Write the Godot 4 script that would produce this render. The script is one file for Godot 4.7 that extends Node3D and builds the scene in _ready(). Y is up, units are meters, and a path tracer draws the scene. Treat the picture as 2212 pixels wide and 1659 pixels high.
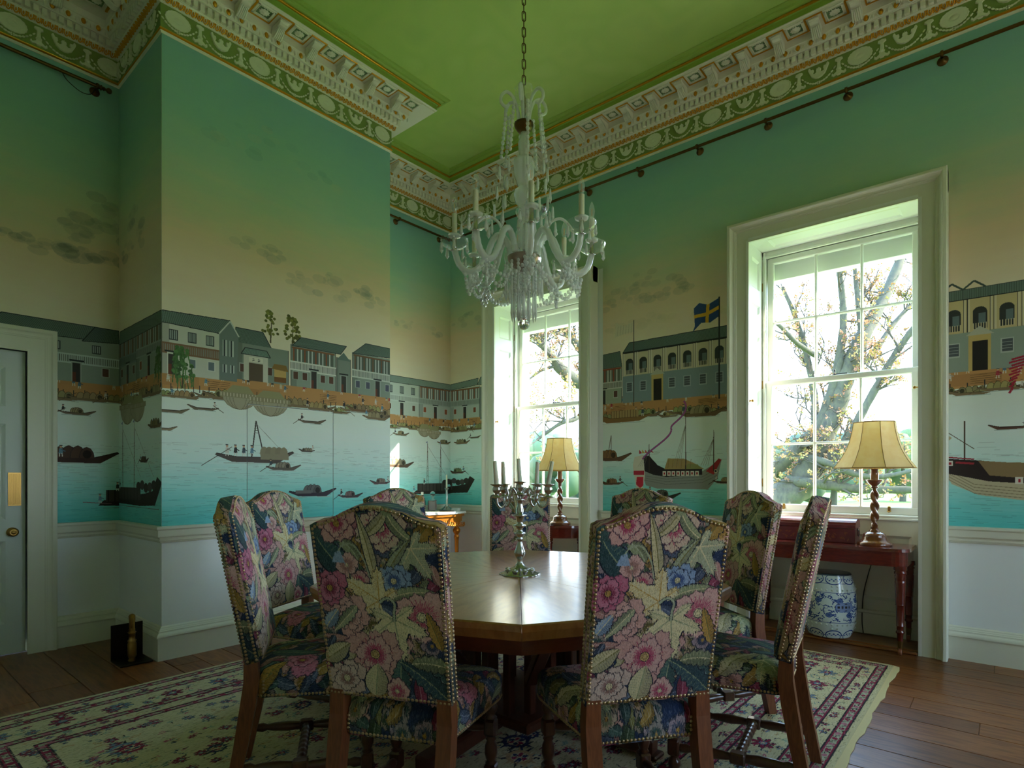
extends Node3D
# A dining room with a painted harbour wallpaper, a green and gilt cornice, a ten-sided table and tapestry chairs.

const CH := 0.905        # top of the chair rail
const WT := 4.28         # top of the wallpaper
const FD := PI / 180.0

# ---------------------------------------------------------------- mesh builder
class MB:
	var st := SurfaceTool.new()
	var g := 0
	var xf := Transform3D()
	func _init() -> void:
		st.begin(Mesh.PRIMITIVE_TRIANGLES)
	func flat() -> MB:
		g = -1
		return self
	func tri(a: Vector3, b: Vector3, c: Vector3, ua := Vector2.ZERO, ub := Vector2.ZERO, uc := Vector2.ZERO) -> void:
		st.set_smooth_group(g)
		st.set_uv(ua)
		st.add_vertex(xf * a)
		st.set_uv(uc)
		st.add_vertex(xf * c)
		st.set_uv(ub)
		st.add_vertex(xf * b)
	func quad(a: Vector3, b: Vector3, c: Vector3, d: Vector3, ua := Vector2.ZERO, ub := Vector2.ZERO, uc := Vector2.ZERO, ud := Vector2.ZERO) -> void:
		tri(a, b, c, ua, ub, uc)
		tri(a, c, d, ua, uc, ud)
	func box(c: Vector3, s: Vector3, r := 0.0) -> void:      # chamfered by r
		var keep := g
		g = -1
		var h := s / 2.0
		if r <= 0.0:
			for ax in 3:
				for sg in [-1.0, 1.0]:
					var n := Vector3.ZERO
					n[ax] = sg
					var u := Vector3.ZERO
					u[(ax + 1) % 3] = 1.0
					var v := n.cross(u)
					var o: Vector3 = c + n * h
					var hu: Vector3 = u * h
					var hv: Vector3 = v * h
					quad(o - hu - hv, o + hu - hv, o + hu + hv, o - hu + hv)
			g = keep
			return
		r = minf(r, minf(h.x, minf(h.y, h.z)) * 0.9)
		var k := h - Vector3(r, r, r)
		for ax in 3:
			var b1 := (ax + 1) % 3
			var b2 := (ax + 2) % 3
			for sg in [-1.0, 1.0]:
				var p := []
				for q in [[-1.0, -1.0], [1.0, -1.0], [1.0, 1.0], [-1.0, 1.0]]:
					var t := Vector3.ZERO
					t[ax] = sg * h[ax]
					t[b1] = q[0] * k[b1]
					t[b2] = q[1] * k[b2]
					p.append(c + t)
				if sg > 0:
					quad(p[0], p[1], p[2], p[3])
				else:
					quad(p[3], p[2], p[1], p[0])
			for s1 in [-1.0, 1.0]:
				for s2 in [-1.0, 1.0]:
					var e := []
					for q in [[-1.0, 0], [1.0, 0], [1.0, 1], [-1.0, 1]]:
						var t := Vector3.ZERO
						t[ax] = q[0] * k[ax]
						t[b1] = s1 * (h[b1] if q[1] == 0 else k[b1])
						t[b2] = s2 * (k[b2] if q[1] == 0 else h[b2])
						e.append(c + t)
					if s1 * s2 < 0:
						quad(e[0], e[1], e[2], e[3])
					else:
						quad(e[3], e[2], e[1], e[0])
		for sx in [-1.0, 1.0]:
			for sy in [-1.0, 1.0]:
				for sz in [-1.0, 1.0]:
					var a := c + Vector3(sx * h.x, sy * k.y, sz * k.z)
					var b := c + Vector3(sx * k.x, sy * h.y, sz * k.z)
					var d := c + Vector3(sx * k.x, sy * k.y, sz * h.z)
					if sx * sy * sz > 0:
						tri(a, b, d)
					else:
						tri(a, d, b)
		g = keep
	func bar(a: Vector3, b: Vector3, w: float, h: float, r := 0.0, up := Vector3.UP) -> void:   # a squared bar from a to b
		var keep := xf
		var d := (b - a).normalized()
		if absf(d.dot(up)) > 0.98:
			up = Vector3.RIGHT
		var s := up.cross(d).normalized()
		var t := d.cross(s)
		xf = keep * Transform3D(Basis(s, t, d), (a + b) / 2.0)
		box(Vector3.ZERO, Vector3(w, h, a.distance_to(b)), r)
		xf = keep
	func lathe(prof: Array, seg := 16, at := Vector3.ZERO, squash := 1.0, ripple := 0.0, lobes := 0) -> void:   # (radius, height) from the bottom up; a repeated point is a sharp edge
		g += 1
		for i in prof.size() - 1:
			var p: Vector2 = prof[i]
			var q: Vector2 = prof[i + 1]
			if p.is_equal_approx(q):
				g += 1
				continue
			for k in seg:
				var a := TAU * k / seg
				var b := TAU * (k + 1) / seg
				var fa := 1.0 + ripple * cos(lobes * a)
				var fb := 1.0 + ripple * cos(lobes * b)
				var p0 := at + Vector3(cos(a) * p.x * fa, p.y, sin(a) * p.x * squash * fa)
				var p1 := at + Vector3(cos(b) * p.x * fb, p.y, sin(b) * p.x * squash * fb)
				var q0 := at + Vector3(cos(a) * q.x * fa, q.y, sin(a) * q.x * squash * fa)
				var q1 := at + Vector3(cos(b) * q.x * fb, q.y, sin(b) * q.x * squash * fb)
				var u0 := float(k) / seg
				var u1 := float(k + 1) / seg
				var v0 := float(i) / (prof.size() - 1)
				var v1 := float(i + 1) / (prof.size() - 1)
				if p.x > 1e-6:
					tri(p0, q0, p1, Vector2(u0, 1 - v0), Vector2(u0, 1 - v1), Vector2(u1, 1 - v0))
				if q.x > 1e-6:
					tri(p1, q0, q1, Vector2(u1, 1 - v0), Vector2(u0, 1 - v1), Vector2(u1, 1 - v1))
	func tube(pts: Array, rad, seg := 8, caps := true) -> void:
		g += 1
		var n := pts.size()
		var t0: Vector3 = (pts[1] - pts[0]).normalized()
		var up := Vector3.UP if absf(t0.y) < 0.9 else Vector3.RIGHT
		var s := t0.cross(up).normalized()
		var rings := []
		for i in n:
			var t: Vector3 = (pts[mini(i + 1, n - 1)] - pts[maxi(i - 1, 0)]).normalized()
			s = (s - t * s.dot(t)).normalized()
			var w := t.cross(s)
			var r: float = rad[i] if rad is Array else rad
			var ring := []
			for k in seg:
				var a := TAU * k / seg
				ring.append(pts[i] + (s * cos(a) + w * sin(a)) * r)
			rings.append(ring)
		for i in n - 1:
			for k in seg:
				var m := (k + 1) % seg
				quad(rings[i][k], rings[i][m], rings[i + 1][m], rings[i + 1][k])
		if caps:
			var keep := g
			g = -1
			for k in range(1, seg - 1):
				tri(rings[0][0], rings[0][k + 1], rings[0][k])
				tri(rings[n - 1][0], rings[n - 1][k], rings[n - 1][k + 1])
			g = keep
	func sweep(prof: Array, path: Array, closed := false) -> void:   # profile (p into the room, height) along a path (x, z); the room lies to the path's right-hand normal (-dz, dx)
		var keep := g
		g = -1
		var n := path.size()
		var off := []
		for i in n:
			var a: Vector2 = path[(i - 1 + n) % n]
			var b: Vector2 = path[i]
			var c: Vector2 = path[(i + 1) % n]
			var d1 := (b - a).normalized()
			var d2 := (c - b).normalized()
			if not closed and i == 0:
				d1 = d2
			if not closed and i == n - 1:
				d2 = d1
			var n1 := Vector2(-d1.y, d1.x)
			var n2 := Vector2(-d2.y, d2.x)
			var m := n1 + n2
			off.append(m / maxf(0.2, m.dot(n1)))
		for i in (n if closed else n - 1):
			var j := (i + 1) % n
			for k in prof.size() - 1:
				var p: Vector2 = prof[k]
				var q: Vector2 = prof[k + 1]
				var a: Vector2 = path[i] + off[i] * p.x
				var b: Vector2 = path[j] + off[j] * p.x
				var c: Vector2 = path[j] + off[j] * q.x
				var d: Vector2 = path[i] + off[i] * q.x
				quad(Vector3(a.x, p.y, a.y), Vector3(b.x, p.y, b.y), Vector3(c.x, q.y, c.y), Vector3(d.x, q.y, d.y))
		g = keep
	func prism(poly: PackedVector2Array, z0: float, z1: float, bevel := 0.0) -> void:   # outline in x, y, from z0 to z1 (front), front edge drawn in by bevel
		var keep := g
		g = -1
		if Geometry2D.is_polygon_clockwise(poly):
			poly.reverse()
		var fr := poly
		if bevel > 0.0:
			fr = PackedVector2Array()
			var n := poly.size()
			for i in n:
				var d1 := (poly[i] - poly[(i - 1 + n) % n]).normalized()
				var d2 := (poly[(i + 1) % n] - poly[i]).normalized()
				var nn := Vector2(-d1.y, d1.x) + Vector2(-d2.y, d2.x)
				fr.append(poly[i] + nn / maxf(0.8, nn.dot(Vector2(-d1.y, d1.x))) * bevel)
		var id := Geometry2D.triangulate_polygon(fr)
		for i in range(0, id.size(), 3):
			var a := fr[id[i]]
			var b := fr[id[i + 1]]
			var c := fr[id[i + 2]]
			if (b - a).cross(c - a) < 0:
				var t := b
				b = c
				c = t
			tri(Vector3(a.x, a.y, z1), Vector3(b.x, b.y, z1), Vector3(c.x, c.y, z1))
			tri(Vector3(a.x, a.y, z0), Vector3(c.x, c.y, z0), Vector3(b.x, b.y, z0))
		for i in poly.size():
			var j := (i + 1) % poly.size()
			quad(Vector3(poly[i].x, poly[i].y, z0), Vector3(poly[j].x, poly[j].y, z0), Vector3(fr[j].x, fr[j].y, z1), Vector3(fr[i].x, fr[i].y, z1))
		g = keep
	func ball(c: Vector3, r: Vector3, seg := 8, rings := 5) -> void:
		g += 1
		for i in rings:
			var a := PI * i / rings - PI / 2
			var b := PI * (i + 1) / rings - PI / 2
			for k in seg:
				var u := TAU * k / seg
				var v := TAU * (k + 1) / seg
				var p0 := c + Vector3(cos(a) * cos(u), sin(a), cos(a) * sin(u)) * r
				var p1 := c + Vector3(cos(a) * cos(v), sin(a), cos(a) * sin(v)) * r
				var q0 := c + Vector3(cos(b) * cos(u), sin(b), cos(b) * sin(u)) * r
				var q1 := c + Vector3(cos(b) * cos(v), sin(b), cos(b) * sin(v)) * r
				if i > 0:
					tri(p0, q0, p1)
				if i < rings - 1:
					tri(p1, q0, q1)
	func dome(c: Vector3, n: Vector3, r: float, h: float, seg := 6) -> void:     # a nail head
		g += 1
		var up := Vector3.UP if absf(n.y) < 0.9 else Vector3.RIGHT
		var s := n.cross(up).normalized()
		var t := n.cross(s)
		for k in seg:
			var a := TAU * k / seg
			var b := TAU * (k + 1) / seg
			var da := s * cos(a) + t * sin(a)
			var db := s * cos(b) + t * sin(b)
			var m := n * h * 0.72
			quad(c + da * r, c + db * r, c + db * r * 0.68 + m, c + da * r * 0.68 + m)
			tri(c + da * r * 0.68 + m, c + db * r * 0.68 + m, c + n * h)
	func mesh() -> ArrayMesh:
		st.generate_normals()
		return st.commit()

# ---------------------------------------------------------------- scene helpers
var used := {}
var rng := RandomNumberGenerator.new()
var M := {}

func numbered(called: String) -> String:
	var k: int = used.get(called, 0)
	used[called] = k + 1
	return called if k == 0 else "%s_%03d" % [called, k]

func obj(called: String, shape, mat: Material, parent: Node = self, at := Vector3.ZERO) -> MeshInstance3D:
	var o := MeshInstance3D.new()
	o.name = numbered(called) if parent == self else called
	o.mesh = shape.mesh() if shape is MB else shape
	o.material_override = mat
	o.position = at
	parent.add_child(o, true)
	return o

func tag(o: Node, label: String, category: String, group := "") -> Node:
	o.set_meta("label", label)
	o.set_meta("category", category)
	if group:
		o.set_meta("group", group)
	return o

func thing(called: String, label: String, category: String, at := Vector3.ZERO, turn := 0.0, group := "") -> Node3D:
	var o := Node3D.new()
	o.name = numbered(called)
	add_child(o)
	o.position = at
	o.rotation.y = turn
	tag(o, label, category, group)
	return o

func struct(called: String, shape, mat: Material) -> MeshInstance3D:
	var o := obj(called, shape, mat)
	o.set_meta("kind", "structure")
	return o

func hold(called: String, at := Vector3.ZERO, turn := 0.0) -> Node3D:      # a piece of the setting made of several meshes
	var o := Node3D.new()
	o.name = numbered(called)
	add_child(o)
	o.position = at
	o.rotation.y = turn
	o.set_meta("kind", "structure")
	return o

func mat(c: Color, rough := 0.6, metal := 0.0, spec := 0.5) -> StandardMaterial3D:
	var m := StandardMaterial3D.new()
	m.albedo_color = c
	m.roughness = rough
	m.metallic = metal
	m.metallic_specular = spec
	return m

func c8(r: int, g: int, b: int) -> Color:
	return Color8(r, g, b)

func noise_tex(ramp: Array, freq: float, w := 512, h := 512, sd := 1, oct := 4, kind := FastNoiseLite.TYPE_SIMPLEX_SMOOTH) -> NoiseTexture2D:
	var n := FastNoiseLite.new()
	n.seed = sd
	n.noise_type = kind
	n.frequency = freq
	n.fractal_octaves = oct
	var t := NoiseTexture2D.new()
	t.width = w
	t.height = h
	t.seamless = true
	t.noise = n
	var gr := Gradient.new()
	var offs := PackedFloat32Array()
	var cols := PackedColorArray()
	for i in ramp.size():
		offs.append(float(i) / (ramp.size() - 1))
		cols.append(ramp[i])
	gr.offsets = offs
	gr.colors = cols
	t.color_ramp = gr
	return t

func wood(ramp: Array, rough: float, along: Vector3, sd: int, coat := 0.0, world := false) -> StandardMaterial3D:   # grain runs along the axis whose scale is small
	var m := mat(Color.WHITE, rough)
	m.albedo_texture = noise_tex(ramp, 0.012, 512, 512, sd, 5)
	m.uv1_triplanar = true
	m.uv1_world_triplanar = world
	m.uv1_scale = along
	if coat > 0.0:
		m.clearcoat_enabled = true
		m.clearcoat = coat
		m.clearcoat_roughness = 0.08
	return m

func curve(pts: Array, n: int) -> Array:        # Catmull-Rom through the points
	var out := []
	for i in pts.size() - 1:
		var a = pts[maxi(i - 1, 0)]
		var b = pts[i]
		var c = pts[i + 1]
		var d = pts[mini(i + 2, pts.size() - 1)]
		for k in n:
			out.append(b.cubic_interpolate(c, a, d, float(k) / n))
	out.append(pts[pts.size() - 1])
	return out

func _ready() -> void:
	rng.seed = 20240611
	# camera: level, lens shifted up
	var cam := Camera3D.new()
	cam.name = "camera"
	add_child(cam)
	cam.position = Vector3(5.285, 1.25, 5.03)
	cam.rotation.y = 40.38 * FD
	cam.projection = Camera3D.PROJECTION_FRUSTUM
	cam.near = 0.05
	cam.far = 400.0
	var fpx := 1254.96
	cam.size = 1659.0 / fpx * cam.near
	cam.frustum_offset = Vector2(0.0, (1029.8 - 829.5) / fpx * cam.near)
	cam.current = true
	# sky, sun, exposure
	var we := WorldEnvironment.new()
	we.name = "world"
	var env := Environment.new()
	env.background_mode = Environment.BG_SKY
	var sky := Sky.new()
	var sm := ProceduralSkyMaterial.new()
	sm.sky_top_color = Color(0.62, 0.78, 0.95)
	sm.sky_horizon_color = Color(0.93, 0.97, 1.0)
	sm.ground_horizon_color = Color(0.75, 0.8, 0.75)
	sm.ground_bottom_color = Color(0.45, 0.5, 0.4)
	sm.sky_energy_multiplier = 1.0
	sm.sun_angle_max = 20.0
	sky.sky_material = sm
	env.sky = sky
	env.background_energy_multiplier = 4.2
	env.tonemap_mode = Environment.TONE_MAPPER_LINEAR
	env.tonemap_exposure = 3.1
	env.sdfgi_enabled = true
	env.ssao_enabled = true
	env.ssil_enabled = true
	we.environment = env
	add_child(we)
	var sun := DirectionalLight3D.new()
	sun.name = "sun"
	add_child(sun)
	sun.look_at_from_position(Vector3.ZERO, Vector3(-1.18, -1.03, 1.0))
	sun.light_color = Color(1.0, 0.94, 0.84)
	sun.light_energy = 2.4
	sun.light_angular_distance = 0.6
	sun.shadow_enabled = true
	materials()
	room()
	windows()
	cornice()
	wallpaper()
	door()
	rug()
	table()
	chairs()
	chandelier()
	candelabra()
	consoles()
	smalls()
	outside()

func materials() -> void:
	M.paint = mat(c8(222, 222, 202), 0.45)            # stone-coloured woodwork
	M.white_paint = mat(c8(232, 234, 226), 0.42)      # shutters, sashes
	M.dado = mat(c8(236, 240, 238), 0.5)
	M.door_paint = mat(c8(206, 216, 208), 0.42)
	M.wallplain = mat(c8(186, 196, 172), 0.7)
	M.plaster = mat(c8(242, 240, 222), 0.55)
	M.relief = mat(c8(232, 236, 208), 0.55)
	M.frieze = mat(c8(136, 160, 84), 0.55)
	M.coffer = mat(c8(128, 160, 116), 0.55)
	M.ceiling = mat(Color.WHITE, 0.7)
	M.ceiling.albedo_texture = noise_tex([c8(176, 208, 112), c8(184, 214, 114), c8(178, 211, 110), c8(188, 217, 120)], 0.006, 512, 512, 3, 2)
	M.ceiling.uv1_triplanar = true
	M.ceiling.uv1_world_triplanar = true
	M.ceiling.uv1_scale = Vector3(0.5, 0.5, 0.5)
	M.green = mat(c8(158, 190, 84), 0.55)
	M.gold = mat(c8(222, 160, 48), 0.28, 0.85)
	M.giltwood = mat(c8(196, 126, 44), 0.36, 0.75)
	M.brass = mat(c8(168, 134, 72), 0.3, 0.95)
	M.dark_brass = mat(c8(104, 78, 40), 0.38, 0.9)
	M.nail = mat(c8(176, 150, 112), 0.32, 0.9)
	M.silver = mat(c8(196, 194, 188), 0.2, 0.95)
	M.black = mat(c8(14, 13, 12), 0.35)
	M.shadow_gap = mat(c8(22, 20, 16), 0.8)
	M.wax = mat(c8(226, 226, 196), 0.45)
	M.wax.subsurf_scatter_enabled = true
	M.wax.subsurf_scatter_strength = 0.2
	var r1 := [c8(78, 40, 18), c8(118, 68, 32), c8(140, 86, 44), c8(108, 60, 28), c8(146, 92, 48)]
	var r2 := [c8(90, 48, 22), c8(130, 78, 36), c8(152, 96, 50), c8(120, 68, 32), c8(160, 104, 54)]
	var r3 := [c8(68, 35, 16), c8(104, 58, 28), c8(128, 78, 40), c8(98, 54, 26), c8(134, 84, 44)]
	M.planks = []
	var k := 11
	for r in [r1, r2, r3]:
		var m := wood(r, 0.34, Vector3(0.35, 1.0, 2.6), k, 0.0, true)
		m.uv1_offset = Vector3(k * 0.37, 0, k * 0.71)
		M.planks.append(m)
		k += 5
	M.table = wood([c8(150, 92, 50), c8(172, 112, 62), c8(186, 128, 74), c8(162, 104, 58)], 0.28, Vector3(0.6, 1.5, 3.0), 31, 0.55, false)
	M.table.clearcoat_roughness = 0.14
	M.table_edge = wood([c8(92, 42, 22), c8(118, 58, 30), c8(104, 48, 26)], 0.25, Vector3(1.2, 6, 1.2), 33, 0.7)
	M.table_under = wood([c8(64, 30, 18), c8(88, 44, 26), c8(74, 36, 22)], 0.4, Vector3(3, 0.8, 3), 35)
	M.chair_wood = wood([c8(96, 54, 30), c8(132, 78, 46), c8(112, 62, 36), c8(142, 86, 52)], 0.36, Vector3(6, 0.9, 6), 37)
	M.chair_dark = wood([c8(52, 26, 14), c8(78, 42, 24), c8(64, 32, 18)], 0.28, Vector3(6, 1.5, 6), 39, 0.4)
	M.mahogany = wood([c8(74, 18, 12), c8(116, 34, 20), c8(92, 24, 15), c8(128, 42, 25)], 0.22, Vector3(0.8, 4, 4), 41, 0.8)
	M.mahogany_leg = wood([c8(70, 20, 13), c8(104, 34, 22), c8(86, 26, 17)], 0.25, Vector3(5, 0.8, 5), 43, 0.6)
	M.twist = wood([c8(84, 42, 22), c8(122, 68, 38), c8(100, 52, 28)], 0.2, Vector3(6, 1.2, 6), 45, 0.8)
	M.marble = mat(Color.WHITE, 0.15)
	M.marble.albedo_texture = noise_tex([c8(236, 240, 236), c8(224, 230, 226), c8(240, 242, 238), c8(208, 216, 214)], 0.02, 256, 256, 47, 4)
	M.marble.uv1_triplanar = true
	M.candle = mat(c8(236, 240, 220), 0.45)
	M.candle.subsurf_scatter_enabled = true
	M.candle.subsurf_scatter_strength = 0.25
	M.weave = noise_tex([Color.BLACK, Color.WHITE], 0.35, 256, 256, 5, 1)
	M.pane = mat(Color(0.9, 0.97, 0.95, 0.03), 0.02)
	M.pane.transparency = BaseMaterial3D.TRANSPARENCY_ALPHA
	M.glass = mat(Color(1, 1, 1, 0.0), 0.02)
	M.glass.transparency = BaseMaterial3D.TRANSPARENCY_ALPHA
	M.glass.refraction_enabled = true
	M.glass.refraction_scale = 0.05
	M.crystal = mat(Color(0.97, 0.99, 0.97, 0.5), 0.05, 0.0, 0.9)
	M.crystal.transparency = BaseMaterial3D.TRANSPARENCY_ALPHA
	M.clear = mat(Color(0.94, 0.98, 0.94, 0.16), 0.04, 0.0, 0.8)
	M.clear.transparency = BaseMaterial3D.TRANSPARENCY_ALPHA

var PATH := [Vector2(0, 5.6), Vector2(0, 3.558), Vector2(0.892, 3.558), Vector2(0.892, 1.629), Vector2(0, 1.629), Vector2(0, 0), Vector2(8.5, 0), Vector2(8.5, 5.6)]

func room() -> void:
	# floor: a bed with single oak boards on it, running along the window wall
	var fl := MB.new()
	fl.box(Vector3(4.25, -0.13, 2.55), Vector3(9.3, 0.2, 7.0))
	var floor_o := struct("floor", fl, M.shadow_gap)
	var widths := [0.21, 0.16, 0.25, 0.21, 0.29, 0.18, 0.246, 0.157, 0.2, 0.23]
	var z := 0.02
	var row := 0
	while z < 5.7:
		var w: float = widths[(row * 7 + 3) % widths.size()]
		var x := -0.05
		while x < 8.55:
			var l := rng.randf_range(1.5, 2.9)
			if x < 0.0:
				l = rng.randf_range(0.5, 2.4)
			var x2 := minf(x + l, 8.55)
			var b := MB.new()
			b.box(Vector3((x + x2) / 2, -0.015, z + w / 2), Vector3(x2 - x - 0.0015, 0.03, w - 0.003), 0.0022)
			obj("plank", b, M.planks[rng.randi() % 3], floor_o)
			x = x2
		z += w
		row += 1
	# ceiling
	var ce := MB.new()
	ce.box(Vector3(4.25, 4.9, 2.55), Vector3(9.3, 0.2, 7.0))
	struct("ceiling", ce, M.ceiling)
	# walls, with thickness and real openings
	var wl := MB.new()
	wl.box(Vector3(-0.2, 2.4, 1.5), Vector3(0.4, 4.8, 5.22))
	wl.box(Vector3(-0.2, 3.48, 4.63), Vector3(0.4, 2.64, 1.04))
	wl.box(Vector3(-0.2, 2.4, 5.62), Vector3(0.4, 4.8, 0.95))
	wl.box(Vector3(-0.36, 1.1, 4.63), Vector3(0.06, 2.2, 1.04))
	struct("wall_left", wl, M.dado)
	var ch := MB.new()
	ch.box(Vector3(0.431, 2.4, 2.5935), Vector3(0.862, 4.8, 1.929))
	for q in [[1.629, 2.229, 0.0, 4.8], [2.974, 3.558, 0.0, 4.8], [2.229, 2.974, 0.0, 0.911], [2.229, 2.974, 1.806, 4.8]]:
		ch.box(Vector3(0.877, (q[2] + q[3]) / 2, (q[0] + q[1]) / 2), Vector3(0.03, q[3] - q[2], q[1] - q[0]))
	struct("wall_chimney", ch, M.dado)
	var ww := MB.new()
	for r in [[-0.4, 0.8, 0.0, 4.8], [2.015, 3.63, 0.0, 4.8], [4.85, 8.9, 0.0, 4.8], [0.8, 2.015, 3.23, 4.8], [3.63, 4.85, 3.23, 4.8], [0.8, 2.015, 0.0, 0.9], [3.63, 4.85, 0.0, 0.9]]:
		var full: bool = r[3] > 1.0
		var z0 := -0.52
		var z1 := 0.0 if full else -0.26
		ww.box(Vector3((r[0] + r[1]) / 2, (r[2] + r[3]) / 2, (z0 + z1) / 2), Vector3(r[1] - r[0], r[3] - r[2], z1 - z0))
	struct("wall_window", ww, M.dado)
	var wr := MB.new()
	for r in [[-0.5, 0.342, 0.0, 4.8], [1.558, 1.992, 0.0, 4.8], [3.208, 6.1, 0.0, 4.8], [0.342, 1.558, 3.23, 4.8], [1.992, 3.208, 3.23, 4.8], [0.342, 1.558, 0.0, 0.9], [1.992, 3.208, 0.0, 0.9]]:
		wr.box(Vector3(8.76 if r[3] > 1.0 else 8.89, (r[2] + r[3]) / 2, (r[0] + r[1]) / 2), Vector3(0.52 if r[3] > 1.0 else 0.26, r[3] - r[2], r[1] - r[0]))
	struct("wall_right", wr, M.wallplain)
	var wb := MB.new()
	wb.box(Vector3(4.25, 2.4, 5.8), Vector3(9.3, 4.8, 0.4))
	struct("wall_back", wb, M.wallplain)
	# chair rail and skirting, run round the walls and cut by the window and door cases
	var rail := [Vector2(0, 0.796), Vector2(0.008, 0.798), Vector2(0.012, 0.803), Vector2(0.012, 0.807), Vector2(0.02, 0.812), Vector2(0.02, 0.818), Vector2(0.017, 0.824), Vector2(0.018, 0.832), Vector2(0.026, 0.838), Vector2(0.032, 0.840), Vector2(0.033, 0.846), Vector2(0.033, 0.884), Vector2(0.036, 0.888), Vector2(0.043, 0.892), Vector2(0.044, 0.896), Vector2(0.044, 0.907), Vector2(0.04, 0.910), Vector2(0, 0.912)]
	var skirt := [Vector2(0.035, 0), Vector2(0.035, 0.152), Vector2(0.04, 0.154), Vector2(0.043, 0.162), Vector2(0.041, 0.172), Vector2(0.036, 0.18), Vector2(0.029, 0.186), Vector2(0.027, 0.19), Vector2(0.027, 0.198), Vector2(0.021, 0.201), Vector2(0.018, 0.208), Vector2(0.012, 0.214), Vector2(0.01, 0.22), Vector2(0.0, 0.228)]
	var runs := [["left", [Vector2(0, 3.96), Vector2(0, 3.558), Vector2(0.892, 3.558), Vector2(0.892, 1.629), Vector2(0, 1.629), Vector2(0, 0), Vector2(0.66, 0)]],
		["pier", [Vector2(2.205, 0), Vector2(3.49, 0)]], ["right", [Vector2(4.957, 0), Vector2(8.5, 0), Vector2(8.5, 0.2)]]]
	var t := 1
	for r in runs:
		var s := MB.new()
		s.sweep(skirt, r[1])
		struct("baseboard_" + r[0], s, M.paint)
		var q := MB.new()
		q.sweep(rail, r[1])
		struct("trim_%d" % t, q, M.paint)
		t += 1

# ---------------------------------------------------------------- windows
func framed_panel(m: MB, x0: float, x1: float, y0: float, y1: float, face: float, sunk: float, edge: float) -> void:   # a panel sunk into a face at z, seen from +z: the moulded slope and the field
	var a := [Vector2(x0, y0), Vector2(x1, y0), Vector2(x1, y1), Vector2(x0, y1)]
	var b := [Vector2(x0 + edge, y0 + edge), Vector2(x1 - edge, y0 + edge), Vector2(x1 - edge, y1 - edge), Vector2(x0 + edge, y1 - edge)]
	for i in 4:
		var j := (i + 1) % 4
		m.quad(Vector3(a[i].x, a[i].y, face), Vector3(a[j].x, a[j].y, face), Vector3(b[j].x, b[j].y, face - sunk), Vector3(b[i].x, b[i].y, face - sunk))
	m.quad(Vector3(b[0].x, b[0].y, face - sunk), Vector3(b[1].x, b[1].y, face - sunk), Vector3(b[2].x, b[2].y, face - sunk), Vector3(b[3].x, b[3].y, face - sunk))

func panelled(m: MB, x0: float, x1: float, y0: float, y1: float, face: float, thick: float, panels: Array, sunk := 0.012, edge := 0.02) -> void:   # a board whose face at z carries sunk panels [x0, x1, y0, y1]
	m.g = -1
	var xs := [x0, x1]
	var ys := [y0, y1]
	for p in panels:
		for v in [p[0], p[1]]:
			if not v in xs:
				xs.append(v)
		for v in [p[2], p[3]]:
			if not v in ys:
				ys.append(v)
	xs.sort()
	ys.sort()
	for i in xs.size() - 1:
		for j in ys.size() - 1:
			var cx: float = (xs[i] + xs[i + 1]) / 2
			var cy: float = (ys[j] + ys[j + 1]) / 2
			var inside := false
			for p in panels:
				if cx > p[0] and cx < p[1] and cy > p[2] and cy < p[3]:
					inside = true
			if not inside:
				m.quad(Vector3(xs[i], ys[j], face), Vector3(xs[i + 1], ys[j], face), Vector3(xs[i + 1], ys[j + 1], face), Vector3(xs[i], ys[j + 1], face))
	for p in panels:
		framed_panel(m, p[0], p[1], p[2], p[3], face, sunk, edge)
	var bk := face - thick
	m.quad(Vector3(x1, y0, bk), Vector3(x0, y0, bk), Vector3(x0, y1, bk), Vector3(x1, y1, bk))
	m.quad(Vector3(x0, y0, bk), Vector3(x0, y0, face), Vector3(x0, y1, face), Vector3(x0, y1, bk))
	m.quad(Vector3(x1, y0, face), Vector3(x1, y0, bk), Vector3(x1, y1, bk), Vector3(x1, y1, face))
	m.quad(Vector3(x0, y1, face), Vector3(x1, y1, face), Vector3(x1, y1, bk), Vector3(x0, y1, bk))
	m.quad(Vector3(x0, y0, bk), Vector3(x1, y0, bk), Vector3(x1, y0, face), Vector3(x0, y0, face))

var ARCH := [Vector2(0, 0.012), Vector2(0, 0.14), Vector2(0.006, 0.148), Vector2(0.022, 0.15), Vector2(0.028, 0.146), Vector2(0.03, 0.138), Vector2(0.038, 0.124), Vector2(0.048, 0.118), Vector2(0.056, 0.118), Vector2(0.06, 0.112), Vector2(0.068, 0.110), Vector2(0.07, 0.104), Vector2(0.155, 0.102), Vector2(0.156, 0.107), Vector2(0.166, 0.107), Vector2(0.167, 0.09)]

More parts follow.
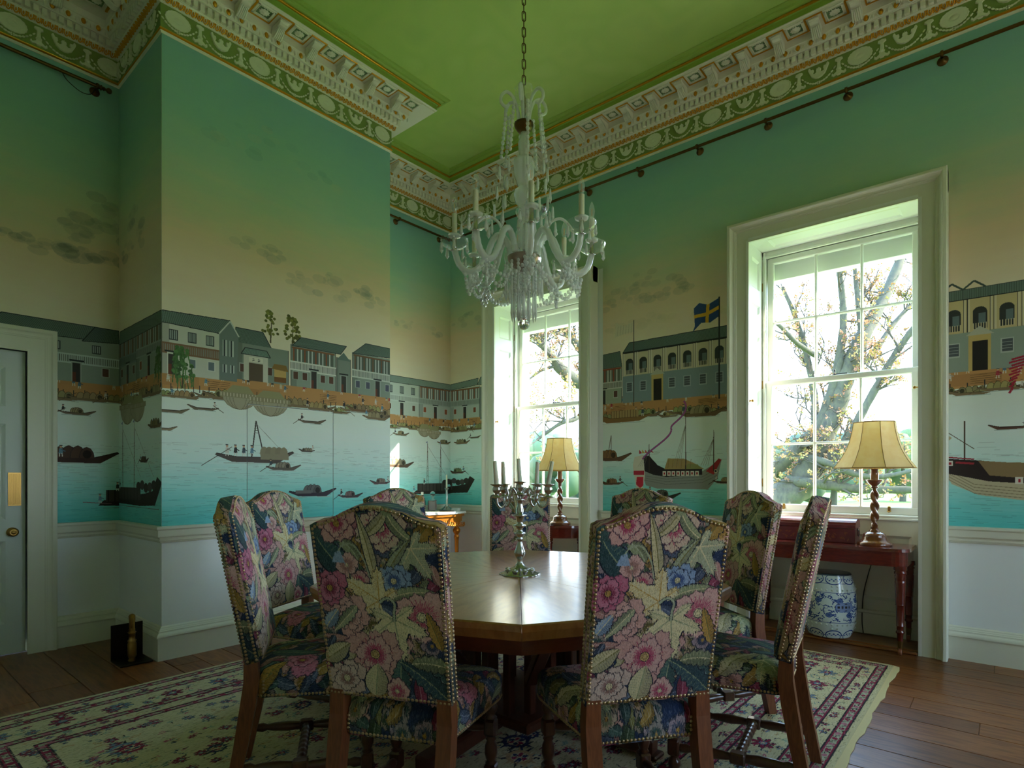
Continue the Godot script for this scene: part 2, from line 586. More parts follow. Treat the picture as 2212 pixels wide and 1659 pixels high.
func sash(w: Node3D, called: String, x0: float, x1: float, y0: float, y1: float, top: float, bot: float, z: float, mid: float) -> void:
	var m := MB.new()
	var d := 0.042
	var g0 := x0 + 0.05
	var g1 := x1 - 0.05
	m.box(Vector3(x0 + 0.025, (y0 + y1) / 2, z), Vector3(0.05, y1 - y0, d), 0.006)
	m.box(Vector3(x1 - 0.025, (y0 + y1) / 2, z), Vector3(0.05, y1 - y0, d), 0.006)
	m.box(Vector3((x0 + x1) / 2, y1 - top / 2, z), Vector3(x1 - x0, top, d + 0.002), 0.006)
	m.box(Vector3((x0 + x1) / 2, y0 + bot / 2, z), Vector3(x1 - x0, bot, d + 0.002), 0.006)
	var gx := [g0, g0 + (g1 - g0) / 3, g0 + (g1 - g0) * 2 / 3, g1]
	for i in [1, 2]:
		m.box(Vector3(gx[i], (y0 + y1) / 2, z), Vector3(0.02, y1 - y0 - 0.02, d - 0.008), 0.007)
	m.box(Vector3((x0 + x1) / 2, mid, z), Vector3(x1 - x0 - 0.02, 0.02, d - 0.01), 0.007)
	var s := obj(called, m, M.white_paint, w)
	for i in 3:
		for r in [[y0 + bot, mid], [mid, y1 - top]]:
			var p := MB.new()
			p.g = -1
			var a := Vector3(gx[i] + 0.004, r[0], z - 0.004)
			var b := Vector3(gx[i + 1] - 0.004, r[1], z - 0.004)
			p.quad(Vector3(a.x, a.y, a.z), Vector3(b.x, a.y, a.z), Vector3(b.x, b.y, a.z), Vector3(a.x, b.y, a.z))
			obj("pane", p, M.pane, s)

func make_window(n: int, at: Vector3, turn: float) -> Node3D:       # local x along the wall, z into the room; clear width 1.157, opening centred on x = 0
	var w := hold("window_%d" % n, at, turn)
	var hw := 0.578
	var top := 3.2
	# architrave down to the floor
	var a := MB.new()
	a.xf = Transform3D(Basis(Vector3(1, 0, 0), Vector3(0, 0, 1), Vector3(0, -1, 0)), Vector3.ZERO)
	var prof := ARCH.duplicate()
	prof.reverse()
	a.sweep(prof, [Vector2(-hw - 0.165, 0), Vector2(-hw - 0.165, -top - 0.155), Vector2(hw + 0.165, -top - 0.155), Vector2(hw + 0.165, 0)])
	a.xf = Transform3D()
	for sx in [-1.0, 1.0]:
		a.box(Vector3(sx * (hw + 0.082), top / 2 + 0.06, 0.05), Vector3(0.155, top + 0.11, 0.1))
	a.box(Vector3(0, top + 0.078, 0.05), Vector3(hw * 2 + 0.33, 0.15, 0.1))
	obj("architrave", a, M.paint, w)
	# panelled shutter linings in the reveals
	for sx in [-1.0, 1.0]:
		var s := MB.new()
		s.xf = Transform3D(Basis(Vector3(0, 0, sx), Vector3.UP, Vector3(-sx, 0, 0)), Vector3(sx * hw, 0, 0))
		var lo := -0.252 if sx > 0 else -0.108
		var hi := 0.108 if sx > 0 else 0.252
		var pan := []
		for y in [[1.08, 1.62], [1.75, 2.0], [2.13, 2.72], [2.85, 3.1]]:
			pan.append([lo + 0.09, hi - 0.07, y[0], y[1]])
		panelled(s, lo, hi, 0.9, top, 0.0, 0.02, pan, 0.014, 0.018)
		panelled(s, lo, hi, 0.0, 0.9, 0.0, 0.02, [[lo + 0.09, hi - 0.07, 0.25, 0.78]], 0.014, 0.018)
		var sh := obj("shutter", s, M.white_paint, w)
		var kb := MB.new()
		kb.xf = Transform3D(Basis(Vector3(0, 0, 1), Vector3(-sx, 0, 0), Vector3(0, -sx, 0)), Vector3(sx * hw, 1.88, 0.075))
		kb.lathe([Vector2(0.011, 0), Vector2(0.011, 0.003), Vector2(0.005, 0.006), Vector2(0.005, 0.014), Vector2(0.012, 0.022), Vector2(0.012, 0.028), Vector2(0.007, 0.034), Vector2(0, 0.035)], 12)
		obj("knob", kb, M.brass, sh)
		var hg := MB.new()
		for y in [2.9, 2.05, 1.2]:
			hg.box(Vector3(sx * (hw - 0.002), y, -0.25), Vector3(0.01, 0.07, 0.012))
		obj("hinge", hg, M.brass, sh)
	# soffit
	var so := MB.new()
	so.xf = Transform3D(Basis(Vector3(1, 0, 0), Vector3(0, 0, 1), Vector3(0, -1, 0)), Vector3(0, top, 0))
	panelled(so, -hw, hw, -0.252, 0.108, 0.0, 0.02, [[-hw + 0.12, hw - 0.12, -0.18, 0.03]], 0.012, 0.018)
	obj("soffit", so, M.white_paint, w)
	# sash box and beads
	var f := MB.new()
	for sx in [-1.0, 1.0]:
		f.box(Vector3(sx * (hw - 0.006), (top + 0.98) / 2, -0.3), Vector3(0.03, top - 0.98, 0.1))
		f.box(Vector3(sx * (hw - 0.02), (top + 0.98) / 2, -0.248), Vector3(0.02, top - 0.98, 0.016), 0.004)
		f.box(Vector3(sx * (hw + 0.02), (top + 0.9) / 2, -0.43), Vector3(0.06, top - 0.9, 0.19))
	f.box(Vector3(0, top - 0.02, -0.3), Vector3(hw * 2, 0.04, 0.1))
	f.box(Vector3(0, top - 0.045, -0.252), Vector3(hw * 2, 0.02, 0.018), 0.004)
	f.box(Vector3(0, top - 0.11, -0.45), Vector3(hw * 2, 0.22, 0.1), 0.005)
	obj("sash_box", f, M.white_paint, w)
	sash(w, "upper_sash", -hw + 0.028, hw - 0.028, 2.035, 3.155, 0.05, 0.045, -0.325, 2.59)
	sash(w, "lower_sash", -hw + 0.028, hw - 0.028, 0.955, 2.078, 0.045, 0.062, -0.278, 1.53)
	var ca := MB.new()
	ca.lathe([Vector2(0.012, 0), Vector2(0.012, 0.006), Vector2(0.004, 0.01), Vector2(0.004, 0.03), Vector2(0.007, 0.036), Vector2(0.004, 0.045), Vector2(0, 0.048)], 8, Vector3(-0.02, 2.08, -0.275))
	ca.box(Vector3(0.03, 2.084, -0.275), Vector3(0.09, 0.008, 0.016), 0.002)
	obj("sash_catch", ca, M.black, w)
	var li := MB.new()
	for sx in [-0.4, 0.36]:
		li.box(Vector3(sx, 1.0, -0.253), Vector3(0.02, 0.045, 0.008), 0.003)
		li.tube([Vector3(sx - 0.012, 0.985, -0.25), Vector3(sx, 0.978, -0.232), Vector3(sx + 0.012, 0.985, -0.25)], 0.004, 6)
	obj("sash_lift", li, M.brass, w)
	# sill board and the panelled apron beneath it
	var si := MB.new()
	si.box(Vector3(0, 0.945, -0.235), Vector3(hw * 2, 0.022, 0.06), 0.005)
	si.box(Vector3(0, 0.925, -0.215), Vector3(hw * 2, 0.02, 0.03), 0.005)
	si.box(Vector3(0, 0.93, -0.5), Vector3(hw * 2 + 0.2, 0.05, 0.3))
	obj("sill", si, M.white_paint, w)
	var ap := MB.new()
	panelled(ap, -hw, hw, 0.0, 0.915, -0.215, 0.03, [[-hw + 0.07, hw - 0.07, 0.3, 0.8]], 0.014, 0.02)
	ap.box(Vector3(0, 0.11, -0.205), Vector3(hw * 2, 0.16, 0.02), 0.004)
	ap.box(Vector3(0, 0.205, -0.2), Vector3(hw * 2, 0.03, 0.03), 0.008)
	obj("apron", ap, M.paint, w)
	# the raised oak board on which the recess stands
	var fb := MB.new()
	fb.box(Vector3(0, 0.014, -0.06), Vector3(hw * 2 - 0.01, 0.03, 0.29), 0.004)
	fb.box(Vector3(0, 0.01, 0.1), Vector3(hw * 2 - 0.01, 0.02, 0.03), 0.006)
	obj("threshold", fb, M.planks[0], w)
	return w

func windows() -> void:
	make_window(1, Vector3(1.4075, 0, 0), 0.0)
	make_window(2, Vector3(4.24, 0, 0), 0.0)
	for i in 2:
		make_window(3 + i, Vector3(8.5, 0, 0.95 + 1.65 * i), -PI / 2)

# ---------------------------------------------------------------- the door
func door() -> void:
	var d := hold("door_1", Vector3(0, 0, 4.63), PI / 2)     # local x runs to -z; local z into the room
	var a := MB.new()
	a.xf = Transform3D(Basis(Vector3(1, 0, 0), Vector3(0, 0, 1), Vector3(0, -1, 0)), Vector3.ZERO)
	var prof := []
	for p in ARCH:
		prof.append(Vector2(p.x, p.y * 0.4))
	prof.reverse()
	a.sweep(prof, [Vector2(-0.672, 0), Vector2(-0.672, -2.3), Vector2(0.672, -2.3), Vector2(0.672, 0)])
	a.xf = Transform3D()
	for sx in [-1.0, 1.0]:
		a.box(Vector3(sx * 0.6, 1.1, 0.015), Vector3(0.14, 2.2, 0.045))
		a.box(Vector3(sx * 0.522, 1.08, -0.01), Vector3(0.012, 2.16, 0.06), 0.003)
	a.box(Vector3(0, 2.22, 0.015), Vector3(1.34, 0.14, 0.045))
	a.box(Vector3(0, 2.152, -0.01), Vector3(1.05, 0.012, 0.06), 0.003)
	obj("architrave", a, M.paint, d)
	var s := MB.new()
	var pan := []
	for x in [[-0.4, -0.05], [0.05, 0.4]]:
		for y in [[0.22, 0.8], [0.95, 1.62], [1.74, 2.02]]:
			pan.append([x[0], x[1], y[0], y[1]])
	panelled(s, -0.508, 0.508, 0.008, 2.138, 0.0, 0.045, pan, 0.012, 0.022)
	var leaf := obj("door_leaf", s, M.door_paint, d, Vector3(0, 0, -0.042))
	var fp := MB.new()
	fp.box(Vector3(0.448, 1.162, 0.003), Vector3(0.072, 0.235, 0.005), 0.001)
	for i in 9:
		fp.box(Vector3(0.42 + i * 0.007, 1.162, 0.006), Vector3(0.004, 0.215, 0.003), 0.001)
	obj("finger_plate", fp, M.brass, leaf)
	var kn := MB.new()
	kn.xf = Transform3D(Basis(Vector3(1, 0, 0), Vector3(0, 0, 1), Vector3(0, -1, 0)), Vector3(0.435, 0.862, 0.0))
	kn.lathe([Vector2(0.032, 0), Vector2(0.032, 0.004), Vector2(0.012, 0.008), Vector2(0.011, 0.03), Vector2(0.02, 0.036), Vector2(0.029, 0.044), Vector2(0.03, 0.05), Vector2(0.024, 0.06), Vector2(0.018, 0.062), Vector2(0.016, 0.0605), Vector2(0.012, 0.064), Vector2(0, 0.067)], 20)
	obj("door_knob", kn, M.brass, leaf)

# ---------------------------------------------------------------- cornice
func swept(called: String, prof: Array, m: Material, parent: Node = null) -> MeshInstance3D:
	var b := MB.new()
	b.sweep(prof, PATH, true)
	if parent == null:
		return struct(called, b, m)
	return obj(called, b, m, parent)

func bird_outline() -> PackedVector2Array:       # a crescent dish with two birds' heads and a little palmette, 1 wide
	var p := []
	for q in [[0.5, 0.26], [0.44, 0.1], [0.32, -0.16], [0.16, -0.28], [0.0, -0.32]]:
		p.append(Vector2(q[0], q[1]))
	for q in [[-0.16, -0.28], [-0.32, -0.16], [-0.44, 0.1], [-0.5, 0.26], [-0.47, 0.34], [-0.4, 0.36], [-0.34, 0.24], [-0.24, 0.24], [-0.22, 0.12], [-0.27, 0.02], [-0.17, -0.02], [-0.1, 0.04], [-0.12, 0.14], [-0.07, 0.24], [-0.03, 0.2], [0.0, 0.28], [0.03, 0.2], [0.07, 0.24], [0.12, 0.14], [0.1, 0.04], [0.17, -0.02], [0.27, 0.02], [0.22, 0.12], [0.24, 0.24], [0.34, 0.24], [0.4, 0.36], [0.47, 0.34]]:
		p.append(Vector2(q[0], q[1]))
	return PackedVector2Array(p)

func post_outline() -> PackedVector2Array:       # a slender term on scrolled feet under a bow, 1 high
	var right := [[0.05, 0.5], [0.24, 0.46], [0.26, 0.36], [0.14, 0.3], [0.1, 0.26], [0.13, -0.05], [0.19, -0.12], [0.15, -0.2], [0.18, -0.28], [0.34, -0.36], [0.4, -0.28], [0.46, -0.3], [0.48, -0.42], [0.34, -0.5], [0.16, -0.44], [0.08, -0.5]]
	var p := []
	for q in right:
		p.append(Vector2(q[0] * 0.78, q[1]))
	for i in range(right.size() - 1, -1, -1):
		p.append(Vector2(-right[i][0] * 0.78, right[i][1]))
	return PackedVector2Array(p)

func cornice() -> void:
	var white := [Vector2(0.001, 4.28), Vector2(0.006, 4.282), Vector2(0.006, 4.288), Vector2(0.012, 4.293), Vector2(0.012, 4.297), Vector2(0.008, 4.3)]
	var base := swept("trim_4", white, M.plaster)
	var bead := [Vector2(0.006, 4.2985), Vector2(0.014, 4.3), Vector2(0.018, 4.304), Vector2(0.017, 4.309), Vector2(0.013, 4.312), Vector2(0.014, 4.315), Vector2(0.011, 4.318)]
	swept("gilt_bead", bead, M.gold, base)
	var fr := swept("trim_5", [Vector2(0.011, 4.316), Vector2(0.011, 4.482)], M.frieze)
	var co := swept("trim_6", [Vector2(0.011, 4.481), Vector2(0.02, 4.483), Vector2(0.02, 4.4885), Vector2(0.024, 4.489), Vector2(0.048, 4.52), Vector2(0.05, 4.522), Vector2(0.05, 4.527), Vector2(0.055, 4.529), Vector2(0.055, 4.58), Vector2(0.09, 4.581), Vector2(0.09, 4.588), Vector2(0.102, 4.596), Vector2(0.114, 4.612), Vector2(0.12, 4.628), Vector2(0.125, 4.63), Vector2(0.125, 4.682), Vector2(0.296, 4.682), Vector2(0.296, 4.6945), Vector2(0.312, 4.695), Vector2(0.312, 4.7)], M.plaster)
	var gr := swept("trim_7", [Vector2(0.3085, 4.698), Vector2(0.3085, 4.742), Vector2(0.312, 4.744), Vector2(0.322, 4.746), Vector2(0.33, 4.752), Vector2(0.333, 4.762), Vector2(0.345, 4.765), Vector2(0.358, 4.772), Vector2(0.364, 4.784), Vector2(0.378, 4.785), Vector2(0.392, 4.789), Vector2(0.4, 4.797), Vector2(0.4, 4.801)], M.green)
	swept("gilt_rope", [Vector2(0.322, 4.744), Vector2(0.332, 4.744), Vector2(0.337, 4.749), Vector2(0.336, 4.757), Vector2(0.331, 4.761)], M.gold, gr)
	# the visible runs carry modelled ornament: origin, direction along the wall, inward normal, length, first medallion, bay, first coffer, bay
	var runs := [
		{"o": Vector3(0, 0, 0), "d": Vector3(1, 0, 0), "n": Vector3(0, 0, 1), "l": 5.75, "m": 5.012 - 0.5635 * 8, "b": 0.5635, "c": 4.322 - 0.268 * 15, "cb": 0.268, "a0": 1, "a1": 0},
		{"o": Vector3(0, 0, 1.629), "d": Vector3(0, 0, -1), "n": Vector3(1, 0, 0), "l": 1.629, "m": 0.44, "b": 0.5635, "c": 0.24, "cb": 0.268, "a0": 1, "a1": 1},
		{"o": Vector3(0.892, 0, 3.558), "d": Vector3(0, 0, -1), "n": Vector3(1, 0, 0), "l": 1.929, "m": 0.099, "b": 0.5777, "c": 0.05, "cb": 0.2787, "a0": -1, "a1": -1},
		{"o": Vector3(0, 0, 3.558), "d": Vector3(1, 0, 0), "n": Vector3(0, 0, 1), "l": 0.892, "m": 0.46, "b": 0.5777, "c": 0.3, "cb": 0.2787, "a0": 1, "a1": -1},
		{"o": Vector3(0, 0, 4.78), "d": Vector3(0, 0, -1), "n": Vector3(1, 0, 0), "l": 1.222, "m": 0.001, "b": 0.5777, "c": 0.1, "cb": 0.2787, "a0": 0, "a1": 1},
	]
	# shared shapes, modelled with x along the wall, y up, z out of the wall
	var medal := MB.new()
	medal.xf = Transform3D(Basis(Vector3(1, 0, 0), Vector3(0, 0, 1), Vector3(0, -1, 0)), Vector3.ZERO)
	medal.lathe([Vector2(0.082, 0), Vector2(0.082, 0.006), Vector2(0.078, 0.009), Vector2(0.074, 0.006), Vector2(0.068, 0.006), Vector2(0.04, 0.01), Vector2(0.03, 0.008), Vector2(0.026, 0.006), Vector2(0.018, 0.01), Vector2(0.0, 0.012)], 36, Vector3.ZERO, 0.73, 0.02, 18)
	var medal_m := medal.mesh()
	var bird := MB.new()
	var bo := PackedVector2Array()
	for p in bird_outline():
		bo.append(p * Vector2(0.15, 0.15))
	bird.prism(bo, 0, 0.012, 0.003)
	var bird_m := bird.mesh()
	var post := MB.new()
	var po := PackedVector2Array()
	for p in post_outline():
		po.append(p * 0.135)
	post.prism(po, 0, 0.01, 0.0025)
	post.ball(Vector3(0, -0.02, 0.008), Vector3(0.014, 0.012, 0.008), 6, 4)
	post.ball(Vector3(0, -0.06, 0.008), Vector3(0.022, 0.006, 0.007), 6, 4)
	var post_m := post.mesh()
	var fest_m := {}
	for bay in [0.5635, 0.5777]:
		var fe := MB.new()
		var n := 13
		for i in n:
			var t := (i + 0.5) / n
			var x: float = (t - 0.5) * (bay / 2 - 0.036)
			var y := -0.062 + 0.082 * pow(absf(2 * t - 1), 2.2)
			var k := 1.0 - 0.35 * absf(2 * t - 1)
			var keep := fe.xf
			var sl: float = 0.082 * 2.2 * pow(absf(2 * t - 1), 1.2) * 2 * signf(2 * t - 1) / (bay / 2)
			fe.xf = Transform3D(Basis(Vector3(0, 0, 1), atan(sl)), Vector3(x, y, 0.005))
			if i == n / 2:
				for q in [Vector3(0.006, 0.006, 0), Vector3(-0.006, 0.006, 0), Vector3(0.006, -0.006, 0), Vector3(-0.006, -0.006, 0)]:
					fe.ball(q, Vector3(0.006, 0.006, 0.006), 5, 4)
			else:
				fe.ball(Vector3.ZERO, Vector3(0.0125, 0.0085 * k, 0.006), 6, 4)
			fe.xf = keep
		fest_m[bay] = fe.mesh()
	var egg := MB.new()
	egg.ball(Vector3(0, 0, 0), Vector3(0.0155, 0.021, 0.013), 10, 6)
	var egg_m := egg.mesh()
	var cup := MB.new()
	cup.tube(curve([Vector3(-0.024, 0.02, 0.0), Vector3(-0.024, 0.0, 0.002), Vector3(-0.014, -0.02, 0.0), Vector3(0, -0.026, -0.004), Vector3(0.014, -0.02, 0.0), Vector3(0.024, 0.0, 0.002), Vector3(0.024, 0.02, 0.0)], 2), 0.0045, 5)
	cup.prism(PackedVector2Array([Vector2(0.0455 - 0.006, 0.02), Vector2(0.0455 + 0.006, 0.02), Vector2(0.0455, -0.024)]), -0.01, 0.004, 0.001)
	var cup_m := cup.mesh()
	var dent := MB.new()
	dent.box(Vector3(0, 4.556, 0.069), Vector3(0.031, 0.046, 0.03), 0.002)
	var dent_m := dent.mesh()
	# acanthus modillion: a scrolled block with a leaf curling beneath it
	var mo := MB.new()
	var sc := []
	for q in [[0.125, 4.682], [0.125, 4.612], [0.14, 4.6], [0.16, 4.604], [0.18, 4.622], [0.21, 4.64], [0.24, 4.642], [0.262, 4.65], [0.272, 4.664], [0.266, 4.682]]:
		sc.append(Vector2(q[0], q[1]))
	mo.xf = Transform3D(Basis(Vector3(0, 0, 1), Vector3(0, 1, 0), Vector3(-1, 0, 0)), Vector3(0.03, 0, 0))
	mo.prism(PackedVector2Array(sc), 0.0, 0.06, 0.004)
	mo.xf = Transform3D()
	for i in 5:
		var ww := 0.03 - absf(i - 2) * 0.004
		mo.tube(curve([Vector3((i - 2) * 0.012, 4.668, 0.128), Vector3((i - 2) * 0.0125, 4.62, 0.118 + 0.012), Vector3((i - 2) * 0.013, 4.598 - ww * 0.1, 0.15), Vector3((i - 2) * 0.012, 4.612, 0.19), Vector3((i - 2) * 0.011, 4.63 + absf(i - 2) * 0.003, 0.225)], 3), [0.005, 0.007, 0.008, 0.009, 0.009, 0.009, 0.008, 0.008, 0.007, 0.007, 0.006, 0.005, 0.004], 5)
	mo.xf = Transform3D()
	mo.tube([Vector3(-0.034, 4.668, 0.262), Vector3(0.034, 4.668, 0.262)], 0.011, 8)
	var mod_m := mo.mesh()
	# a sunk coffer with its flower between two modillions
	var rose := MB.new()
	rose.xf = Transform3D(Basis(Vector3(1, 0, 0), Vector3(0, -1, 0), Vector3(0, 0, -1)), Vector3(0, 4.68, 0.225))
	rose.lathe([Vector2(0.024, 0.0), Vector2(0.036, 0.004), Vector2(0.03, 0.009), Vector2(0.014, 0.006), Vector2(0.01, 0.01), Vector2(0.0, 0.013)], 32, Vector3.ZERO, 0.92, 0.14, 10)
	var rose_m := rose.mesh()
	var cof := MB.new()
	cof.box(Vector3(0, 4.6815, 0.225), Vector3(0.1, 0.004, 0.095))
	var cof_m := cof.mesh()
	var rim := MB.new()
	for s in [-1.0, 1.0]:
		rim.box(Vector3(s * 0.06, 4.678, 0.225), Vector3(0.02, 0.013, 0.135), 0.004)
		rim.box(Vector3(0, 4.678, 0.225 + s * 0.056), Vector3(0.14, 0.013, 0.02), 0.004)
	for i in 9:
		for s in [-1.0, 1.0]:
			rim.box(Vector3((i - 4) * 0.0125, 4.672, 0.225 + s * 0.049), Vector3(0.008, 0.008, 0.008), 0.002)
			rim.box(Vector3(s * 0.052, 4.672, 0.225 + (i - 4) * 0.011), Vector3(0.008, 0.008, 0.007), 0.002)
	var rim_m := rim.mesh()
	var leaf := MB.new()               # one tongue of the gilt leaf border
	leaf.xf = Transform3D(Basis(Vector3(1, 0, 0), Vector3(0, 0.79, 0.61), Vector3(0, -0.61, 0.79)), Vector3(0, 4.505, 0.036))
	leaf.tube(curve([Vector3(-0.014, 0.018, 0), Vector3(-0.013, -0.004, 0.003), Vector3(0, -0.019, 0.004), Vector3(0.013, -0.004, 0.003), Vector3(0.014, 0.018, 0)], 3), 0.0045, 5)
	leaf.ball(Vector3(0, 0.002, 0.003), Vector3(0.0055, 0.012, 0.005), 6, 4)
	leaf.ball(Vector3(0.02, -0.008, 0.001), Vector3(0.004, 0.011, 0.004), 5, 4)
	leaf.ball(Vector3(0.02, 0.012, 0.002), Vector3(0.003, 0.007, 0.003), 5, 3)
	var leaf_m := leaf.mesh()
	var rope := MB.new()
	rope.ball(Vector3.ZERO, Vector3(0.012, 0.0055, 0.0045), 6, 4)
	var rope_m := rope.mesh()
	var leaves := []
	var ropes := []
	for r in runs:
		var d: Vector3 = r.d
		var n: Vector3 = r.n
		var bs := Basis(d, Vector3.UP, n)
		var put := func(m: Mesh, called: String, mt: Material, parent: Node, x: float, y := 0.0, z := 0.0) -> void:
			var o := obj(called, m, mt, parent)
			o.transform = Transform3D(bs, r.o + d * x + n * z + Vector3.UP * y)
		# medallions and birds turn about over the festoons
		var k := -3
		while true:
			var x: float = r.m + k * r.b / 2
			k += 1
			if x > r.l + 0.02:
				break
			if x > 0.085 and x < r.l - 0.05:
				if k % 2 == 0:
					put.call(bird_m, "bird_relief", M.relief, fr, x, 4.415, 0.011)
				else:
					put.call(medal_m, "medallion", M.relief, fr, x, 4.41, 0.011)
			if x > 0.06 and x < r.l - 0.03:
				put.call(fest_m[r.b], "festoon", M.relief, fr, x, 4.395, 0.011)
			var xp: float = x + r.b / 4
			if xp > 0.02 and xp < r.l - 0.02:
				put.call(post_m, "post_relief", M.relief, fr, xp, 4.398, 0.011)
		# a corner turned inward takes the mitre off the run, one turned outward adds it
		var s0 := func(p: float) -> float: return p * r.a0
		var s1 := func(p: float) -> float: return r.l - p * r.a1
		var x := 0.0
		var count := int((s1.call(0.07) - s0.call(0.07)) / 0.0463)
		for i in count:
			x = s0.call(0.07) + (i + 0.5) * (s1.call(0.07) - s0.call(0.07)) / count
			put.call(dent_m, "dentil", M.plaster, co, x)
		count = int((s1.call(0.12) - s0.call(0.12)) / 0.0912)
		for i in count:
			x = s0.call(0.12) + (i + 0.5) * (s1.call(0.12) - s0.call(0.12)) / count
			put.call(egg_m, "egg", M.gold, co, x, 4.606, 0.113)
			put.call(cup_m, "egg_cup", M.plaster, co, x, 4.606, 0.112)
		count = int((s1.call(0.036) - s0.call(0.036)) / 0.0405)
		for i in count:
			x = s0.call(0.036) + (i + 0.5) * (s1.call(0.036) - s0.call(0.036)) / count
			leaves.append(Transform3D(bs, r.o + d * x))
		count = int((s1.call(0.335) - s0.call(0.335)) / 0.019)
		for i in count:
			x = s0.call(0.335) + (i + 0.5) * (s1.call(0.335) - s0.call(0.335)) / count
			ropes.append(Transform3D(bs * Basis(Vector3(0, 0, 1), 0.6), r.o + d * x + n * 0.334 + Vector3.UP * 4.7525))
		# coffers and modillions, with the gilt fret stepping round them
		var gilt := MB.new()
		gilt.xf = Transform3D(bs, r.o)
		var gap: float = r.cb - 0.14
		var nc := 0
		k = -2
		while true:
			x = r.c + k * r.cb
			k += 1
			var lo: float = s0.call(0.225) + (0.07 if r.a0 >= 0 else 0.06)
			var hi: float = s1.call(0.225) - (0.07 if r.a1 >= 0 else 0.06)
			if x > hi:
				break
			if x < lo - 0.14:
				continue
			if x >= lo:
				put.call(cof_m, "coffer", M.coffer, co, x)
				put.call(rim_m, "coffer_rim", M.plaster, co, x)
				put.call(rose_m, "rosette", M.plaster, co, x)
				gilt.box(Vector3(x, 4.679, 0.147), Vector3(0.15, 0.008, 0.018), 0.003)
				nc += 1
			var xm: float = x + r.cb / 2
			if xm > s0.call(0.2) + 0.03 and xm < s1.call(0.2) - 0.03:
				put.call(mod_m, "modillion", M.plaster, co, xm)
				for s in [-1.0, 1.0]:
					gilt.box(Vector3(xm + s * (gap / 2 - 0.004), 4.679, 0.212), Vector3(0.016, 0.008, 0.148), 0.003)
				gilt.box(Vector3(xm, 4.679, 0.287), Vector3(gap, 0.008, 0.014), 0.003)
		if nc:
			obj("gilt_fret", gilt, M.gold, co)
	scatter("gilt_leaf_border", leaf_m, leaves, M.gold, co)
	scatter("gilt_rope_beads", rope_m, ropes, M.gold, gr)
	# brass picture rail on brackets
	var rodp := MB.new()
	rodp.tube([Vector3(0.16, 4.158, 0.075), Vector3(8.4, 4.158, 0.075)], 0.0125, 10)
	var p1 := thing("picture_rail", "brass picture rail with ball finial along the window wall", "picture rail")
	obj("rod", rodp, M.dark_brass, p1)
	rail_ends(p1, Vector3(0.16, 4.158, 0.075), Vector3(-1, 0, 0))
	for i in 11:
		rail_bracket(p1, Vector3(4.949 - 0.58 * (i - 3), 4.158, 0.0), Vector3(0, 0, 1))
	var p2 := thing("picture_rail", "brass picture rail above the gilt marble-topped table", "picture rail")
	var r2 := MB.new()
	r2.tube([Vector3(0.075, 4.158, 1.6), Vector3(0.075, 4.158, 0.15)], 0.0125, 10)
	obj("rod", r2, M.dark_brass, p2)
	rail_ends(p2, Vector3(0.075, 4.158, 0.15), Vector3(0, 0, -1))
	for z in [0.2, 0.86, 1.5]:
		rail_bracket(p2, Vector3(0, 4.158, z), Vector3(1, 0, 0))
	var p3 := thing("picture_rail", "brass picture rail with dangling wire above the panelled door", "picture rail")
	var r3 := MB.new()
	r3.tube([Vector3(0.075, 4.19, 5.5), Vector3(0.075, 4.19, 3.7)], 0.0125, 10)
	obj("rod", r3, M.dark_brass, p3)
	rail_ends(p3, Vector3(0.075, 4.19, 3.7), Vector3(0, 0, -1))
	for z in [3.72, 4.6]:
		rail_bracket(p3, Vector3(0, 4.19, z), Vector3(1, 0, 0))
	var wr := MB.new()
	wr.tube(curve([Vector3(0.02, 4.23, 3.93), Vector3(0.04, 4.16, 3.9), Vector3(0.05, 4.11, 3.82), Vector3(0.05, 4.12, 3.76), Vector3(0.04, 4.17, 3.73)], 5), 0.003, 5)
	obj("wire", wr, M.black, p3)

func rail_ends(p: Node3D, at: Vector3, out: Vector3) -> void:
	var b := MB.new()
	var up := Vector3.UP
	b.xf = Transform3D(Basis(up, out, up.cross(out)), at)
	b.lathe([Vector2(0.0125, -0.005), Vector2(0.019, 0.0), Vector2(0.019, 0.006), Vector2(0.011, 0.01), Vector2(0.015, 0.02), Vector2(0.01, 0.027), Vector2(0.008, 0.034), Vector2(0.018, 0.044), Vector2(0.021, 0.056), Vector2(0.016, 0.068), Vector2(0.0, 0.074)], 12)
	obj("finial", b, M.dark_brass, p)

func rail_bracket(p: Node3D, at: Vector3, n: Vector3) -> void:
	var b := MB.new()
	var up := Vector3.UP
	b.xf = Transform3D(Basis(up, n, up.cross(n)), at + Vector3(0, -0.012, 0))
	b.lathe([Vector2(0.034, 0.001), Vector2(0.034, 0.005), Vector2(0.026, 0.012), Vector2(0.012, 0.018), Vector2(0.009, 0.05)], 14)
	b.xf = Transform3D()
	var c := at + n * 0.075
	var t := n.cross(up)
	b.xf = Transform3D(Basis(up, t, up.cross(t)), c)
	b.lathe([Vector2(0.013, -0.009), Vector2(0.019, -0.009), Vector2(0.021, 0.0), Vector2(0.019, 0.009), Vector2(0.013, 0.009)], 12)
	obj("bracket", b, M.dark_brass, p)

func scatter(called: String, m: Mesh, at: Array, mt: Material, parent: Node, tints := []) -> MultiMeshInstance3D:
	var mm := MultiMesh.new()
	mm.transform_format = MultiMesh.TRANSFORM_3D
	mm.use_colors = tints.size() > 0
	mm.mesh = m
	mm.instance_count = at.size()
	for i in at.size():
		mm.set_instance_transform(i, at[i])
		if tints.size():
			mm.set_instance_color(i, tints[i])
	var o := MultiMeshInstance3D.new()
	o.name = called
	o.multimesh = mm
	o.material_override = mt
	o.set_meta("kind", "stuff")
	parent.add_child(o, true)
	return o

